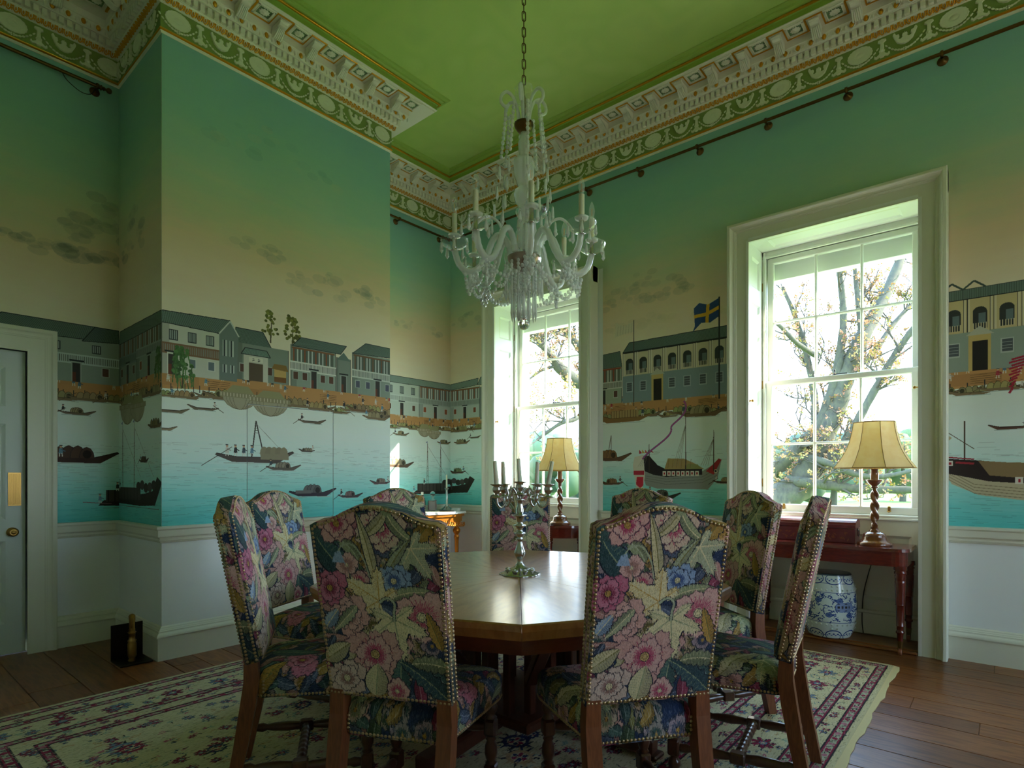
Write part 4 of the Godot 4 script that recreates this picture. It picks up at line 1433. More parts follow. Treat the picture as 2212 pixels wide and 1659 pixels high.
	p.rect(0.69, 1.385, 0.92, 1.43, Color8(150, 142, 116))
	sampan(p, 1.08, 1.46, 0.15, -1.0, 0.5, Color8(86, 78, 70), Color8(146, 138, 116), false, 1)
	sampan(p, 0.88, 1.31, 0.3, 1.0, 0.3, Color8(108, 100, 92), Color8(150, 142, 122), true, 1)
	sampan(p, 1.14, 1.1, 0.44, 1.0, 0.25, Color8(62, 56, 66), Color8(104, 106, 106), false, 0)
	p.rect(0.98, 1.115, 1.12, 1.14, Color8(110, 110, 108))
	sampan(p, 1.5, 1.075, 0.26, 1.0, 0.25, Color8(76, 66, 70), Color8(130, 112, 108), true, 1)
	sampan(p, 1.82, 1.19, 0.24, -1.0, 0.3, Color8(96, 76, 76), Color8(140, 128, 112), true, 1)
	var mc := wall_tex(p)
	var ch := get_node("wall_chimney")
	var n := Vector3(1, 0, 0)
	var zs := [3.558, 3.071, 2.974, 2.229, 2.119, 1.629]
	for i in zs.size() - 1:
		var a: float = zs[i]
		var b: float = zs[i + 1]
		var u0 := (3.558 - a) / 1.929
		var u1 := (3.558 - b) / 1.929
		if i == 2:
			drop(ch, Vector3(0.892, 0, a), Vector3(0.892, 0, b), 1.806, WT, u0, u1, mc, n)
		else:
			drop(ch, Vector3(0.892, 0, a), Vector3(0.892, 0, b), 0.91, WT, u0, u1, mc, n)
	# the jib door: a papered leaf standing in a narrow open joint cut into the breast
	var jd := hold("door_2", Vector3(0.892, 0, 2.6015), PI / 2)
	var jm := MB.new()
	jm.box(Vector3(0, 1.3585, -0.0149), Vector3(0.737, 0.887, 0.03))
	obj("jib_core", jm, M.dado, jd)
	var jl := MB.new()
	jl.g = -1
	var v := func(y: float) -> float: return (WT - y) / (WT - 0.9)
	var ua := (3.558 - 2.9695) / 1.929
	var ub := (3.558 - 2.2335) / 1.929
	jl.quad(Vector3(-0.368, 0.916, 0.0015), Vector3(0.368, 0.916, 0.0015), Vector3(0.368, 1.799, 0.0015), Vector3(-0.368, 1.799, 0.0015), Vector2(ua, v.call(0.916)), Vector2(ub, v.call(0.916)), Vector2(ub, v.call(1.799)), Vector2(ua, v.call(1.799)))
	obj("jib_leaf", jl, mc, jd)
	# door wall and the side of the chimney breast
	p = Paint.new(1.0, hh, 420, WT)
	backdrop(p, 1.0, 15)
	cloud(p, 0.55, 2.95, 0.5, 0.5, 60, Color8(70, 92, 88), 4)
	cloud(p, 0.0, 2.9, 1.0, 0.12, 40, Color8(76, 94, 88), 5)
	quay(p, 0, 1.0, 17)
	house(p, 0.45, 1.0, 1.96, 2.3, wall_c, {"upper": 2, "bal": Color8(196, 212, 204), "low": 3, "door": 1})
	roof(p, [Vector2(0.2, 2.27), Vector2(0.3, 2.39), Vector2(1.0, 2.39), Vector2(1.0, 2.29)], ROOF)
	roof(p, [Vector2(0.76, 2.27), Vector2(0.84, 2.39), Vector2(1.0, 2.39), Vector2(1.0, 2.29)], ROOF.darkened(0.1))
	sampan(p, 0.73, 1.72, 0.24, 1.0, 0.2, Color8(120, 104, 84), MAT, true, 1)
	sampan(p, 0.72, 1.37, 0.56, 1.0, 0.35, Color8(66, 46, 38), Color8(88, 64, 50), true, 3)
	junk(p, 0.86, 1.5, 1.03, 1.0, Color8(50, 40, 34), false)
	var md := wall_tex(p)
	var wl := get_node("wall_left")
	for q in [[4.558, 4.049], [4.049, 3.558]]:
		drop(wl, Vector3(0, 0, q[0]), Vector3(0, 0, q[1]), 2.3 if q[0] > 4.1 else 0.91, WT, 4.558 - q[0], 4.558 - q[1], md, n)
	drop(wl, Vector3(0, 0, 5.6), Vector3(0, 0, 4.558), 2.3, WT, 0.0, 0.9, md, n)
	p = Paint.new(0.892, hh, 420, WT)
	backdrop(p, 0.892, 25)
	cloud(p, 0.05, 2.95, 0.4, 0.4, 24, Color8(70, 92, 88), 6)
	quay(p, 0, 0.9, 27)
	house(p, 0.0, 0.4, 1.96, 2.32, wall_c.darkened(0.1), {"front": true, "bal": Color8(120, 136, 130), "low": 3, "door": 1})
	house(p, 0.4, 0.9, 1.97, 2.34, wall_c.darkened(0.05), {"front": true, "bal": Color8(150, 160, 152), "low": 3, "door": 1, "shut": Color8(130, 80, 56)})
	roof(p, [Vector2(0, 2.28), Vector2(0.02, 2.38), Vector2(0.9, 2.39), Vector2(0.9, 2.3)], ROOF)
	tree_ink(p, 0.83, 1.9, 0.24, Color8(98, 140, 82), 19, true)
	big_boat(p, 0.2, 1.77, 0.34)
	big_boat(p, 0.42, 1.76, 0.3)
	sampan(p, 0.78, 1.6, 0.3, 1.0, 0.5, Color8(108, 84, 56), Color8(140, 120, 84), false, 0)
	sampan(p, 0.55, 1.36, 0.2, 1.0, 0.4, Color8(64, 48, 40), Color8(96, 74, 56), true, 1)
	junk(p, -0.2, 0.9, 1.05, 1.0, Color8(50, 40, 34), true, 0.6)
	var ms := wall_tex(p)
	drop(ch, Vector3(0, 0, 3.558), Vector3(0.64, 0, 3.558), 0.91, WT, 0.0, 0.64 / 0.892, ms, Vector3(0, 0, 1))
	drop(ch, Vector3(0.64, 0, 3.558), Vector3(0.892, 0, 3.558), 0.91, WT, 0.64 / 0.892, 1.0, ms, Vector3(0, 0, 1))
	# recess beyond the chimney breast
	p = Paint.new(1.629, hh, 420, WT)
	backdrop(p, 1.629, 35)
	cloud(p, 0.7, 3.0, 0.8, 0.1, 14, cl, 7)
	quay(p, 0, 1.63, 37)
	house(p, 0.6, 1.12, 1.96, 2.34, Color8(196, 206, 194), {"upper": 3, "bal": Color8(206, 216, 206), "low": 3, "door": 1})
	house(p, 1.12, 1.63, 1.96, 2.34, Color8(186, 196, 184), {"front": true, "bal": Color8(170, 182, 172), "low": 3, "door": 1, "shut": Color8(160, 92, 62)})
	roof(p, [Vector2(0.5, 2.32), Vector2(0.62, 2.4), Vector2(1.63, 2.4), Vector2(1.63, 2.33)], Color8(146, 166, 154))
	sampan(p, 0.85, 1.73, 0.24, 1.0, 0.25, Color8(128, 110, 84), MAT, true, 1)
	big_boat(p, 1.2, 1.79, 0.2)
	big_boat(p, 1.35, 1.77, 0.2)
	sampan(p, 1.52, 1.66, 0.24, 1.0, 0.4, Color8(128, 108, 78), Color8(150, 140, 104), false, 0)
	sampan(p, 0.82, 1.37, 0.44, 1.0, 0.4, Color8(96, 78, 62), Color8(150, 140, 112), true, 3)
	junk(p, 1.02, 1.9, 1.05, 1.0, Color8(50, 46, 40), true, 0.6)
	var ml := wall_tex(p)
	for q in [[1.629, 0.7], [0.7, 0.0]]:
		drop(wl, Vector3(0, 0, q[0]), Vector3(0, 0, q[1]), 0.91, WT, 1 - q[0] / 1.629, 1 - q[1] / 1.629, ml, n)
	drop(ch, Vector3(0.892, 0, 1.629), Vector3(0, 0, 1.629), 0.91, WT, 0.0, 0.4, ml, Vector3(0, 0, -1))
	# window wall
	var wide := 5.5
	p = Paint.new(wide, hh, 370, WT)
	backdrop(p, wide, 45)
	cloud(p, 2.15, 2.95, 0.9, 0.3, 56, Color8(112, 128, 114), 8)
	cloud(p, 2.2, 2.72, 1.2, 0.1, 40, Color8(180, 178, 140), 9)
	cloud(p, 0.0, 3.1, 0.6, 0.2, 18, cl, 11)
	quay(p, 0, 0.75, 47)
	quay(p, 2.0, 3.6, 48)
	quay(p, 4.8, 5.5, 49)
	house(p, 0.0, 0.5, 1.965, 2.34, Color8(190, 200, 188), {"front": true, "bal": Color8(176, 186, 176), "low": 3, "door": 1, "shut": Color8(150, 86, 58)})
	house(p, 0.5, 0.8, 1.965, 2.32, Color8(150, 162, 152), {"upper": 1, "low": 1, "door": 0})
	roof(p, [Vector2(0, 2.33), Vector2(0.0, 2.4), Vector2(0.48, 2.43), Vector2(0.46, 2.35)], Color8(140, 160, 148))
	roof(p, [Vector2(0.46, 2.35), Vector2(0.52, 2.44), Vector2(0.8, 2.44), Vector2(0.8, 2.34)], Color8(140, 160, 148))
	sampan(p, 0.2, 1.66, 0.28, 1.0, 0.5, Color8(132, 108, 78), Color8(150, 142, 104), false, 0)
	sampan(p, 0.42, 1.72, 0.2, 1.0, 0.0, Color8(118, 100, 80), MAT, true, 1)
	sampan(p, 0.12, 1.3, 0.3, -1.0, 0.35, Color8(84, 64, 50), Color8(128, 138, 92), true, 1)
	junk(p, -0.6, 0.42, 1.06, 1.0, Color8(50, 46, 40), false)
	house(p, 2.0, 2.42, 1.975, 2.34, Color8(160, 170, 146), {"front": true, "bal": Color8(206, 206, 190), "low": 3, "door": 1, "post": Color8(150, 76, 54)})
	roof(p, [Vector2(2.0, 2.33), Vector2(2.0, 2.46), Vector2(2.4, 2.48), Vector2(2.42, 2.33)], ROOF)
	arcade(p, 2.43, 3.6, 1.97, 2.47, 8, Color8(134, 152, 154), Color8(206, 196, 164))
	roof(p, [Vector2(2.43, 2.46), Vector2(2.5, 2.55), Vector2(3.6, 2.56), Vector2(3.6, 2.46)], ROOF)
	p.line(Vector2(3.38, 1.93), Vector2(3.38, 2.82), 0.012, INK)
	p.poly([Vector2(3.375, 2.81), Vector2(3.28, 2.77), Vector2(3.2, 2.8), Vector2(3.15, 2.76), Vector2(3.16, 2.6), Vector2(3.14, 2.55), Vector2(3.22, 2.62), Vector2(3.3, 2.61), Vector2(3.375, 2.65)], Color8(44, 74, 122))
	p.poly([Vector2(3.375, 2.745), Vector2(3.27, 2.705), Vector2(3.155, 2.7), Vector2(3.155, 2.67), Vector2(3.27, 2.673), Vector2(3.375, 2.712)], Color8(228, 176, 60))
	p.poly([Vector2(3.295, 2.775), Vector2(3.265, 2.772), Vector2(3.255, 2.615), Vector2(3.285, 2.612)], Color8(228, 176, 60))
	p.line(Vector2(2.55, 1.93), Vector2(2.55, 2.76), 0.01, Color8(80, 70, 62))
	p.poly([Vector2(2.545, 2.75), Vector2(2.45, 2.72), Vector2(2.36, 2.76), Vector2(2.34, 2.62), Vector2(2.43, 2.64), Vector2(2.545, 2.65)], Color8(224, 212, 184))
	for i in 6:
		p.line(Vector2(2.37 + i * 0.03, 2.64), Vector2(2.38 + i * 0.03, 2.73), 0.003, Color8(180, 168, 140))
	sampan(p, 2.42, 1.8, 0.62, -1.0, 0.0, Color8(146, 110, 66), MAT, false, 1)
	p.rect(2.3, 1.83, 2.6, 1.9, Color8(176, 148, 98))
	for i in 10:
		p.rect(2.3 + i * 0.03, 1.83, 2.305 + i * 0.03, 1.9, Color8(100, 74, 50))
	sampan(p, 3.22, 1.8, 0.46, 1.0, 0.3, Color8(120, 98, 70), Color8(156, 142, 104), false, 1)
	sampan(p, 2.28, 1.42, 0.5, 1.0, 0.25, Color8(104, 76, 54), Color8(146, 106, 64), true, 2)
	p.line(Vector2(2.3, 1.45), Vector2(2.3, 1.66), 0.008, Color8(86, 70, 56))
	p.line(Vector2(2.26, 1.45), Vector2(2.3, 1.66), 0.006, Color8(86, 70, 56))
	dress_ship(p, 2.54, 3.4, 1.2)
	sampan(p, 2.3, 1.18, 0.28, -1.0, 0.3, Color8(92, 68, 48), Color8(140, 110, 74), true, 1)
	sampan(p, 2.85, 1.06, 0.36, 1.0, 0.2, Color8(64, 60, 54), Color8(104, 104, 92), false, 1)
	sampan(p, 3.44, 1.2, 0.24, 1.0, 0.2, Color8(84, 60, 44), MAT, true, 1)
	arcade(p, 4.8, 5.5, 1.97, 2.48, 5, Color8(150, 164, 150), Color8(206, 190, 140))
	roof(p, [Vector2(4.8, 2.46), Vector2(4.8, 2.53), Vector2(5.5, 2.53), Vector2(5.5, 2.46)], ROOF)
	p.path([Vector2(4.93, 2.53), Vector2(5.0, 2.58), Vector2(5.06, 2.53), Vector2(5.12, 2.58), Vector2(5.18, 2.53)], 0.012, ROOF.darkened(0.3))
	for i in 12:
		p.line(Vector2(5.3 + 0.012 * (i % 2), 1.8 + i * 0.02), Vector2(5.31 + i * 0.008, 1.82 + i * 0.02), 0.012, Color8(168, 44, 64))
	sampan(p, 5.3, 1.57, 0.22, -1.0, 0.0, Color8(100, 72, 60), MAT, true, 1)
	p.poly([Vector2(4.9, 1.6), Vector2(5.0, 1.52), Vector2(4.96, 1.48)], Color8(196, 186, 150))
	p.line(Vector2(4.9, 1.62), Vector2(5.12, 1.44), 0.004, Color8(90, 76, 60))
	p.line(Vector2(5.07, 1.36), Vector2(5.07, 1.63), 0.008, Color8(84, 68, 54))
	p.poly([Vector2(4.94, 1.32), Vector2(5.0, 1.2), Vector2(5.14, 1.13), Vector2(5.5, 1.08), Vector2(5.5, 1.2), Vector2(5.2, 1.22)], Color8(196, 184, 150))
	for k in 4:
		p.path([Vector2(4.97, 1.3 - k * 0.02), Vector2(5.12, 1.2 - k * 0.02), Vector2(5.5, 1.16 - k * 0.02)], 0.004, Color8(140, 126, 98))
	p.poly([Vector2(4.93, 1.38), Vector2(4.95, 1.28), Vector2(5.2, 1.22), Vector2(5.5, 1.2), Vector2(5.5, 1.24), Vector2(5.22, 1.27), Vector2(5.16, 1.36)], Color8(52, 42, 40))
	p.poly([Vector2(5.14, 1.36), Vector2(5.2, 1.26), Vector2(5.5, 1.23), Vector2(5.5, 1.34), Vector2(5.3, 1.345)], Color8(146, 122, 86))
	p.rect(4.97, 1.325, 5.005, 1.36, Color8(226, 220, 204))
	p.rect(4.98, 1.333, 4.995, 1.35, Color8(176, 46, 56))
	p.path([Vector2(5.02, 1.35), Vector2(5.12, 1.34)], 0.014, Color8(160, 50, 60))
	for i in 3:
		p.rect(5.33 + i * 0.055, 1.205, 5.37 + i * 0.055, 1.25, Color8(226, 220, 204))
		p.rect(5.345 + i * 0.055, 1.217, 5.357 + i * 0.055, 1.238, Color8(176, 46, 56))
	p.line(Vector2(4.94, 1.39), Vector2(5.12, 1.37), 0.008, Color8(160, 50, 60))
	for k in 5:
		p.line(Vector2(5.4 + k * 0.02, 1.35), Vector2(5.46 + k * 0.008, 2.0), 0.002, Color8(120, 112, 96))
	var mw := wall_tex(p)
	var ww := get_node("wall_window")
	for q in [[0.0, 0.66, 0.91], [0.66, 1.4, 3.34], [1.4, 2.121, 3.34], [2.121, 2.205, 3.34], [2.205, 2.814, 0.91], [2.814, 3.49, 0.91], [3.49, 3.532, 3.34], [3.532, 4.393, 3.34], [4.393, 4.957, 3.34], [4.957, 5.303, 0.91], [5.303, 5.5, 0.91]]:
		drop(ww, Vector3(q[0], 0, 0), Vector3(q[1], 0, 0), q[2], WT, q[0] / wide, q[1] / wide, mw, Vector3(0, 0, 1))
	drop(ww, Vector3(5.5, 0, 0), Vector3(8.5, 0, 0), 0.91, WT, 0.98, 0.76, mw, Vector3(0, 0, 1))

# ---------------------------------------------------------------- woven print
func leaf_print(p: Paint, at: Vector2, ang: float, l: float, w: float, c: Color, rib: Color, edge: Color, teeth := 0, bend := 0.0) -> void:
	var left_side := []
	var right_side := []
	var mid := []
	var n := 14
	for i in n + 1:
		var t := float(i) / n
		var ww := w * 0.5 * pow(sin(PI * pow(t, 0.8)), 0.8)
		if teeth and i % 2 == 1 and i > 1 and i < n - 1:
			ww *= 0.72
		var a := ang + bend * (t - 0.2)
		var m := at + Vector2(cos(a), sin(a)) * l * t
		var o := Vector2(-sin(a), cos(a)) * ww
		mid.append(m)
		left_side.append(m + o)
		right_side.append(m - o)
	var big := []
	for i in n + 1:
		big.append(mid[i] + (left_side[i] - mid[i]) * 1.05 + (left_side[i] - mid[i]).normalized() * 0.002)
	for i in range(n, -1, -1):
		big.append(mid[i] + (right_side[i] - mid[i]) * 1.05 + (right_side[i] - mid[i]).normalized() * 0.002)
	p.poly(big, edge)
	var half := left_side.duplicate()
	var back := mid.duplicate()
	back.reverse()
	half.append_array(back)
	p.poly(half, c)
	half = right_side.duplicate()
	half.append_array(back)
	p.poly(half, c.darkened(0.14))
	for i in range(2, n - 1, 1):
		p.line(mid[i].lerp(left_side[i], 0.35), left_side[i].lerp(mid[i], 0.05), 0.0022, c.lerp(rib, 0.55))
		p.line(mid[i].lerp(right_side[i], 0.35), right_side[i].lerp(mid[i], 0.05), 0.0022, c.lerp(edge, 0.45))
	p.path(mid, 0.003, rib)

func vine_leaf(p: Paint, at: Vector2, ang: float, r: float, c: Color, rib: Color, edge: Color) -> void:      # five-lobed, toothed leaf; at is the stalk end
	var tips := [[-2.05, 0.62], [-1.05, 0.9], [0.0, 1.1], [1.05, 0.9], [2.05, 0.62]]
	var q := [Vector2(-0.04, 0)]
	for i in 5:
		var a: float = tips[i][0]
		var l: float = tips[i][1]
		for s in [[-0.34, 0.5], [-0.3, 0.64], [-0.2, 0.66], [-0.17, 0.82], [-0.08, 0.83], [0.0, 1.0], [0.08, 0.83], [0.17, 0.82], [0.2, 0.66], [0.3, 0.64], [0.34, 0.5]]:
			q.append(Vector2(cos(a + s[0]), sin(a + s[0])) * l * s[1])
	var place := func(v: Vector2, k: float) -> Vector2: return at + (v * k).rotated(ang) * r
	var big := []
	var body := []
	for v in q:
		big.append(place.call(v, 1.04) + (v as Vector2).normalized().rotated(ang) * 0.0025)
		body.append(place.call(v, 1.0))
	p.poly(big, edge)
	p.poly(body, c)
	for i in 5:
		var a: float = tips[i][0]
		var l: float = tips[i][1]
		for k in 9:
			var t := 0.3 + 0.065 * k
			var m := Vector2(cos(a), sin(a)) * l * t
			var w := l * 0.26 * (1.0 - absf(t - 0.5))
			p.line(place.call(m, 1.0), place.call(m + Vector2(cos(a + 1.0), sin(a + 1.0)) * w, 1.0), 0.0024, c.lerp(rib, 0.5))
			p.line(place.call(m, 1.0), place.call(m + Vector2(cos(a - 1.0), sin(a - 1.0)) * w, 1.0), 0.0024, c.lightened(0.2) if k % 2 else c.lerp(rib, 0.25))
		p.line(place.call(Vector2.ZERO, 1.0), place.call(Vector2(cos(a), sin(a)) * l * 0.92, 1.0), 0.0042, rib, 0.0018)

func flower_print(p: Paint, at: Vector2, r: float, n: int, c: Color, deep: Color, eye: Color, edge: Color, turn := 0.0, rows := 2) -> void:
	for row in rows:
		var rr := r * (1.0 - row * 0.36)
		for i in n:
			var a := turn + TAU * (i + 0.5 * (row % 2)) / n + 0.12 * sin(i * 2.7 + turn * 5.0)
			var wa := PI / n * 1.12
			var lr := rr * (0.92 + 0.14 * sin(i * 1.9 + turn * 3.0))
			for pass_no in 3:
				var q := [at]
				var grow := [0.0028, 0.0, -0.22 * lr][pass_no] as float
				for k in 11:
					var t := k / 5.0 - 1.0
					var rad := lr * (0.8 + 0.2 * cos(t * PI / 2)) * (1.0 + 0.055 * cos(t * PI * 3.0)) + grow
					q.append(at + Vector2(cos(a + t * wa * (1.04 if pass_no == 0 else 1.0)), sin(a + t * wa * (1.04 if pass_no == 0 else 1.0))) * maxf(rad, 0.002))
				if pass_no == 2:
					for k in range(1, 12):
						q[k] = at + (q[k] - at) * (0.72 if k % 2 else 0.98)
				var tone := c if row % 2 == 0 else c.lightened(0.1)
				p.poly(q, [edge.lerp(deep, 0.3), tone.lightened(0.12), tone][pass_no])
			for k in 6:
				var b := a + (k - 2.5) * wa * 0.3
				p.line(at + Vector2(cos(b), sin(b)) * rr * 0.2, at + Vector2(cos(b), sin(b)) * rr * (0.5 + 0.12 * (k % 2)), 0.0026, deep)
	p.ell(at.x, at.y, r * 0.17, r * 0.17, edge)
	p.ell(at.x, at.y, r * 0.15, r * 0.15, eye)
	for k in 7:
		p.ell(at.x + cos(k * 0.9) * r * 0.09, at.y + sin(k * 0.9) * r * 0.09, r * 0.03, r * 0.03, eye.darkened(0.3))

func woven(p: Paint, n: int, sd: int) -> void:      # short upright stitches a little lighter or darker than what they cross
	var r := RandomNumberGenerator.new()
	r.seed = sd
	var w := p.im.get_width()
	var h := p.im.get_height()
	for i in n:
		var x := r.randi() % (w - 2)
		var y := r.randi() % (h - 8)
		var c := p.im.get_pixel(x, y)
		p.im.fill_rect(Rect2i(x, y, 2 if r.randf() < 0.5 else 1, r.randi_range(3, 8)), c.lightened(r.randf() * 0.16) if r.randf() < 0.5 else c.darkened(r.randf() * 0.2))

func tapestry(w: float, h: float, per: float, sd: int, seat: bool) -> Paint:
	var r := RandomNumberGenerator.new()
	r.seed = sd
	var p := Paint.new(w, h, per, h)
	var navy := Color8(40, 54, 84)
	var dark := Color8(30, 36, 50)
	var cream := Color8(226, 214, 168)
	var pink := Color8(178, 72, 104)
	var rose := Color8(206, 152, 142)
	var olive := Color8(120, 116, 66)
	var teal := Color8(74, 104, 100)
	var sage := Color8(148, 158, 120)
	var blue := Color8(120, 150, 190)
	var ochre := Color8(192, 152, 76)
	p.im.fill(navy)
	var small := [teal, olive, sage, pink.darkened(0.2), Color8(66, 84, 62), Color8(86, 100, 128), ochre.darkened(0.15), rose.darkened(0.1), teal.darkened(0.25), navy.lightened(0.12)]
	for i in int(w * h * 750):
		var at := Vector2(r.randf() * w, r.randf() * h)
		var c: Color = small[r.randi() % small.size()]
		if r.randf() < 0.75:
			leaf_print(p, at, r.randf() * TAU, r.randf_range(0.07, 0.13), r.randf_range(0.025, 0.05), c, c.lightened(0.3), dark, 1 if r.randf() < 0.3 else 0, r.randf_range(-0.6, 0.6))
		else:
			flower_print(p, at, r.randf_range(0.028, 0.045), 6, c.lerp(rose, 0.5), c.darkened(0.2), ochre, dark, r.randf() * TAU, 1)
	var V := func(x: float, y: float) -> Vector2: return Vector2(x * w, y * h)
	if seat:
		flower_print(p, V.call(0.62, 0.3), 0.085, 7, rose, pink, cream, dark, 0.2)
		flower_print(p, V.call(0.25, 0.6), 0.07, 6, pink.lightened(0.15), pink.darkened(0.25), ochre, dark, 0.8)
		leaf_print(p, V.call(0.15, 0.2), 0.6, 0.2, 0.07, sage, cream, dark, 1)
		leaf_print(p, V.call(0.5, 0.8), -2.4, 0.22, 0.07, teal, sage, dark, 0, 0.5)
		leaf_print(p, V.call(0.9, 0.5), 2.4, 0.2, 0.07, cream.darkened(0.1), olive, dark, 1)
		vine_leaf(p, V.call(0.75, 0.75), 1.0, 0.1, sage, cream, dark)
		leaf_print(p, V.call(0.05, 0.9), -0.5, 0.18, 0.06, ochre, olive, dark, 0, -0.4)
		leaf_print(p, V.call(0.4, 0.12), 2.9, 0.17, 0.06, blue, cream, dark, 1)
		woven(p, 50000, 5)
		return p
	# upper part: big shaded leaves, roses, a hanging bell, a tulip under striped leaves
	leaf_print(p, V.call(0.03, 0.99), -1.25, 0.16, 0.11, teal, sage, dark, 0, 0.5)
	leaf_print(p, V.call(0.07, 0.83), -1.0, 0.21, 0.09, Color8(58, 88, 92), sage, dark, 0, 0.35)
	flower_print(p, V.call(0.23, 0.9), 0.07, 7, rose, pink, ochre, dark, 0.4)
	flower_print(p, V.call(0.56, 0.885), 0.088, 7, Color8(206, 176, 150), pink, cream, dark, 0.1)
	leaf_print(p, V.call(0.62, 0.97), 2.75, 0.19, 0.06, cream, olive, dark, 1, 0.3)
	leaf_print(p, V.call(0.6, 0.97), -1.2, 0.15, 0.035, sage, cream, dark, 0, 0.5)
	leaf_print(p, V.call(0.6, 0.97), -2.1, 0.14, 0.035, cream.darkened(0.12), olive, dark, 0, -0.4)
	p.ell(0.61 * w, 0.965 * h, 0.02, 0.016, sage)
	leaf_print(p, V.call(0.78, 0.95), -0.7, 0.1, 0.06, sage.lightened(0.2), cream, dark, 1)
	flower_print(p, V.call(0.92, 0.85), 0.05, 5, rose, ochre, ochre, dark, 0.5)
	leaf_print(p, V.call(0.97, 0.98), -2.2, 0.18, 0.06, ochre.darkened(0.1), olive, dark, 1)
	vine_leaf(p, V.call(0.76, 0.79), -1.0, 0.105, sage.lightened(0.18), cream, dark)
	# bells on an arching stalk
	p.path(curve([V.call(0.45, 0.62), V.call(0.42, 0.72), V.call(0.34, 0.8), V.call(0.25, 0.79), V.call(0.22, 0.74)], 5), 0.0055, sage.lightened(0.2))
	flower_print(p, V.call(0.28, 0.7), 0.042, 6, rose.lightened(0.1), rose.darkened(0.2), cream, dark, 0.2, 1)
	flower_print(p, V.call(0.36, 0.62), 0.038, 6, rose.darkened(0.08), pink, cream, dark, 0.2, 1)
	p.poly([V.call(0.2, 0.76), V.call(0.24, 0.77), V.call(0.27, 0.71), V.call(0.17, 0.71)], blue.lightened(0.2))
	# tall blades from the middle
	leaf_print(p, V.call(0.49, 0.6), 1.68, 0.24, 0.034, cream.darkened(0.06), olive, dark, 0, 0.12)
	leaf_print(p, V.call(0.53, 0.58), 1.2, 0.2, 0.034, sage.lightened(0.15), olive, dark, 0, -0.25)
	flower_print(p, V.call(0.62, 0.63), 0.062, 8, blue, Color8(70, 92, 140), cream, dark, 0.3)
	leaf_print(p, V.call(0.56, 0.53), 0.5, 0.19, 0.04, sage, cream, dark, 0, -0.5)
	# the two pale vine leaves in the centre
	vine_leaf(p, V.call(0.5, 0.53), 2.6, 0.125, cream, ochre, dark)
	flower_print(p, V.call(0.13, 0.58), 0.07, 6, pink.lightened(0.1), pink.darkened(0.25), ochre, dark, 0.7)
	flower_print(p, V.call(0.26, 0.44), 0.078, 7, rose, rose.darkened(0.2), ochre, dark, 0.0)
	flower_print(p, V.call(0.8, 0.46), 0.095, 8, rose.lightened(0.08), pink, cream, dark, 0.2, 1)
	vine_leaf(p, V.call(0.6, 0.44), -1.45, 0.135, cream, sage, dark)
	p.path(curve([V.call(0.5, 0.52), V.call(0.56, 0.545), V.call(0.61, 0.52), V.call(0.6, 0.47), V.call(0.6, 0.43)], 5), 0.012, dark)
	p.path(curve([V.call(0.5, 0.52), V.call(0.56, 0.545), V.call(0.61, 0.52), V.call(0.6, 0.47), V.call(0.6, 0.43)], 5), 0.008, sage.lightened(0.2))
	leaf_print(p, V.call(0.33, 0.5), -2.35, 0.13, 0.04, sage.lightened(0.1), cream, dark, 1)
	leaf_print(p, V.call(0.4, 0.38), -2.2, 0.19, 0.06, cream.darkened(0.05), olive, dark, 1, 0.2)
	flower_print(p, V.call(0.43, 0.255), 0.1, 9, rose.darkened(0.03), pink, ochre.lightened(0.2), dark, 0.1)
	flower_print(p, V.call(0.19, 0.115), 0.075, 7, Color8(206, 176, 160), rose.darkened(0.25), cream, dark, 0.4)
	leaf_print(p, V.call(0.4, 0.03), 1.4, 0.12, 0.08, cream.darkened(0.06), sage, dark, 0)
	leaf_print(p, V.call(0.03, 0.2), 0.6, 0.12, 0.06, cream.darkened(0.08), olive, dark, 0)
	leaf_print(p, V.call(0.62, 0.02), 1.7, 0.15, 0.07, teal, sage, dark, 1, -0.2)
	leaf_print(p, V.call(0.98, 0.02), 2.3, 0.22, 0.075, Color8(58, 84, 92), sage, dark, 1, 0.2)
	leaf_print(p, V.call(0.7, 0.22), 0.15, 0.17, 0.06, sage.darkened(0.15), cream, dark, 1, -0.4)
	flower_print(p, V.call(0.57, 0.07), 0.045, 5, rose.lightened(0.1), pink, cream, dark, 0.1, 1)
	leaf_print(p, V.call(0.07, 0.38), 0.9, 0.08, 0.05, blue.lightened(0.2), cream, dark, 1)
	leaf_print(p, V.call(0.93, 0.3), 1.9, 0.13, 0.045, ochre, olive, dark, 1)
	woven(p, 90000, 6)
	return p

func cloth(p: Paint) -> StandardMaterial3D:
	var m := mat(Color.WHITE, 0.92, 0.0, 0.25)
	m.albedo_texture = p.tex(false)
	m.heightmap_enabled = true
	m.heightmap_scale = 0.05
	m.heightmap_texture = M.weave
	m.rim_enabled = true
	m.rim = 0.15
	m.rim_tint = 0.5
	return m

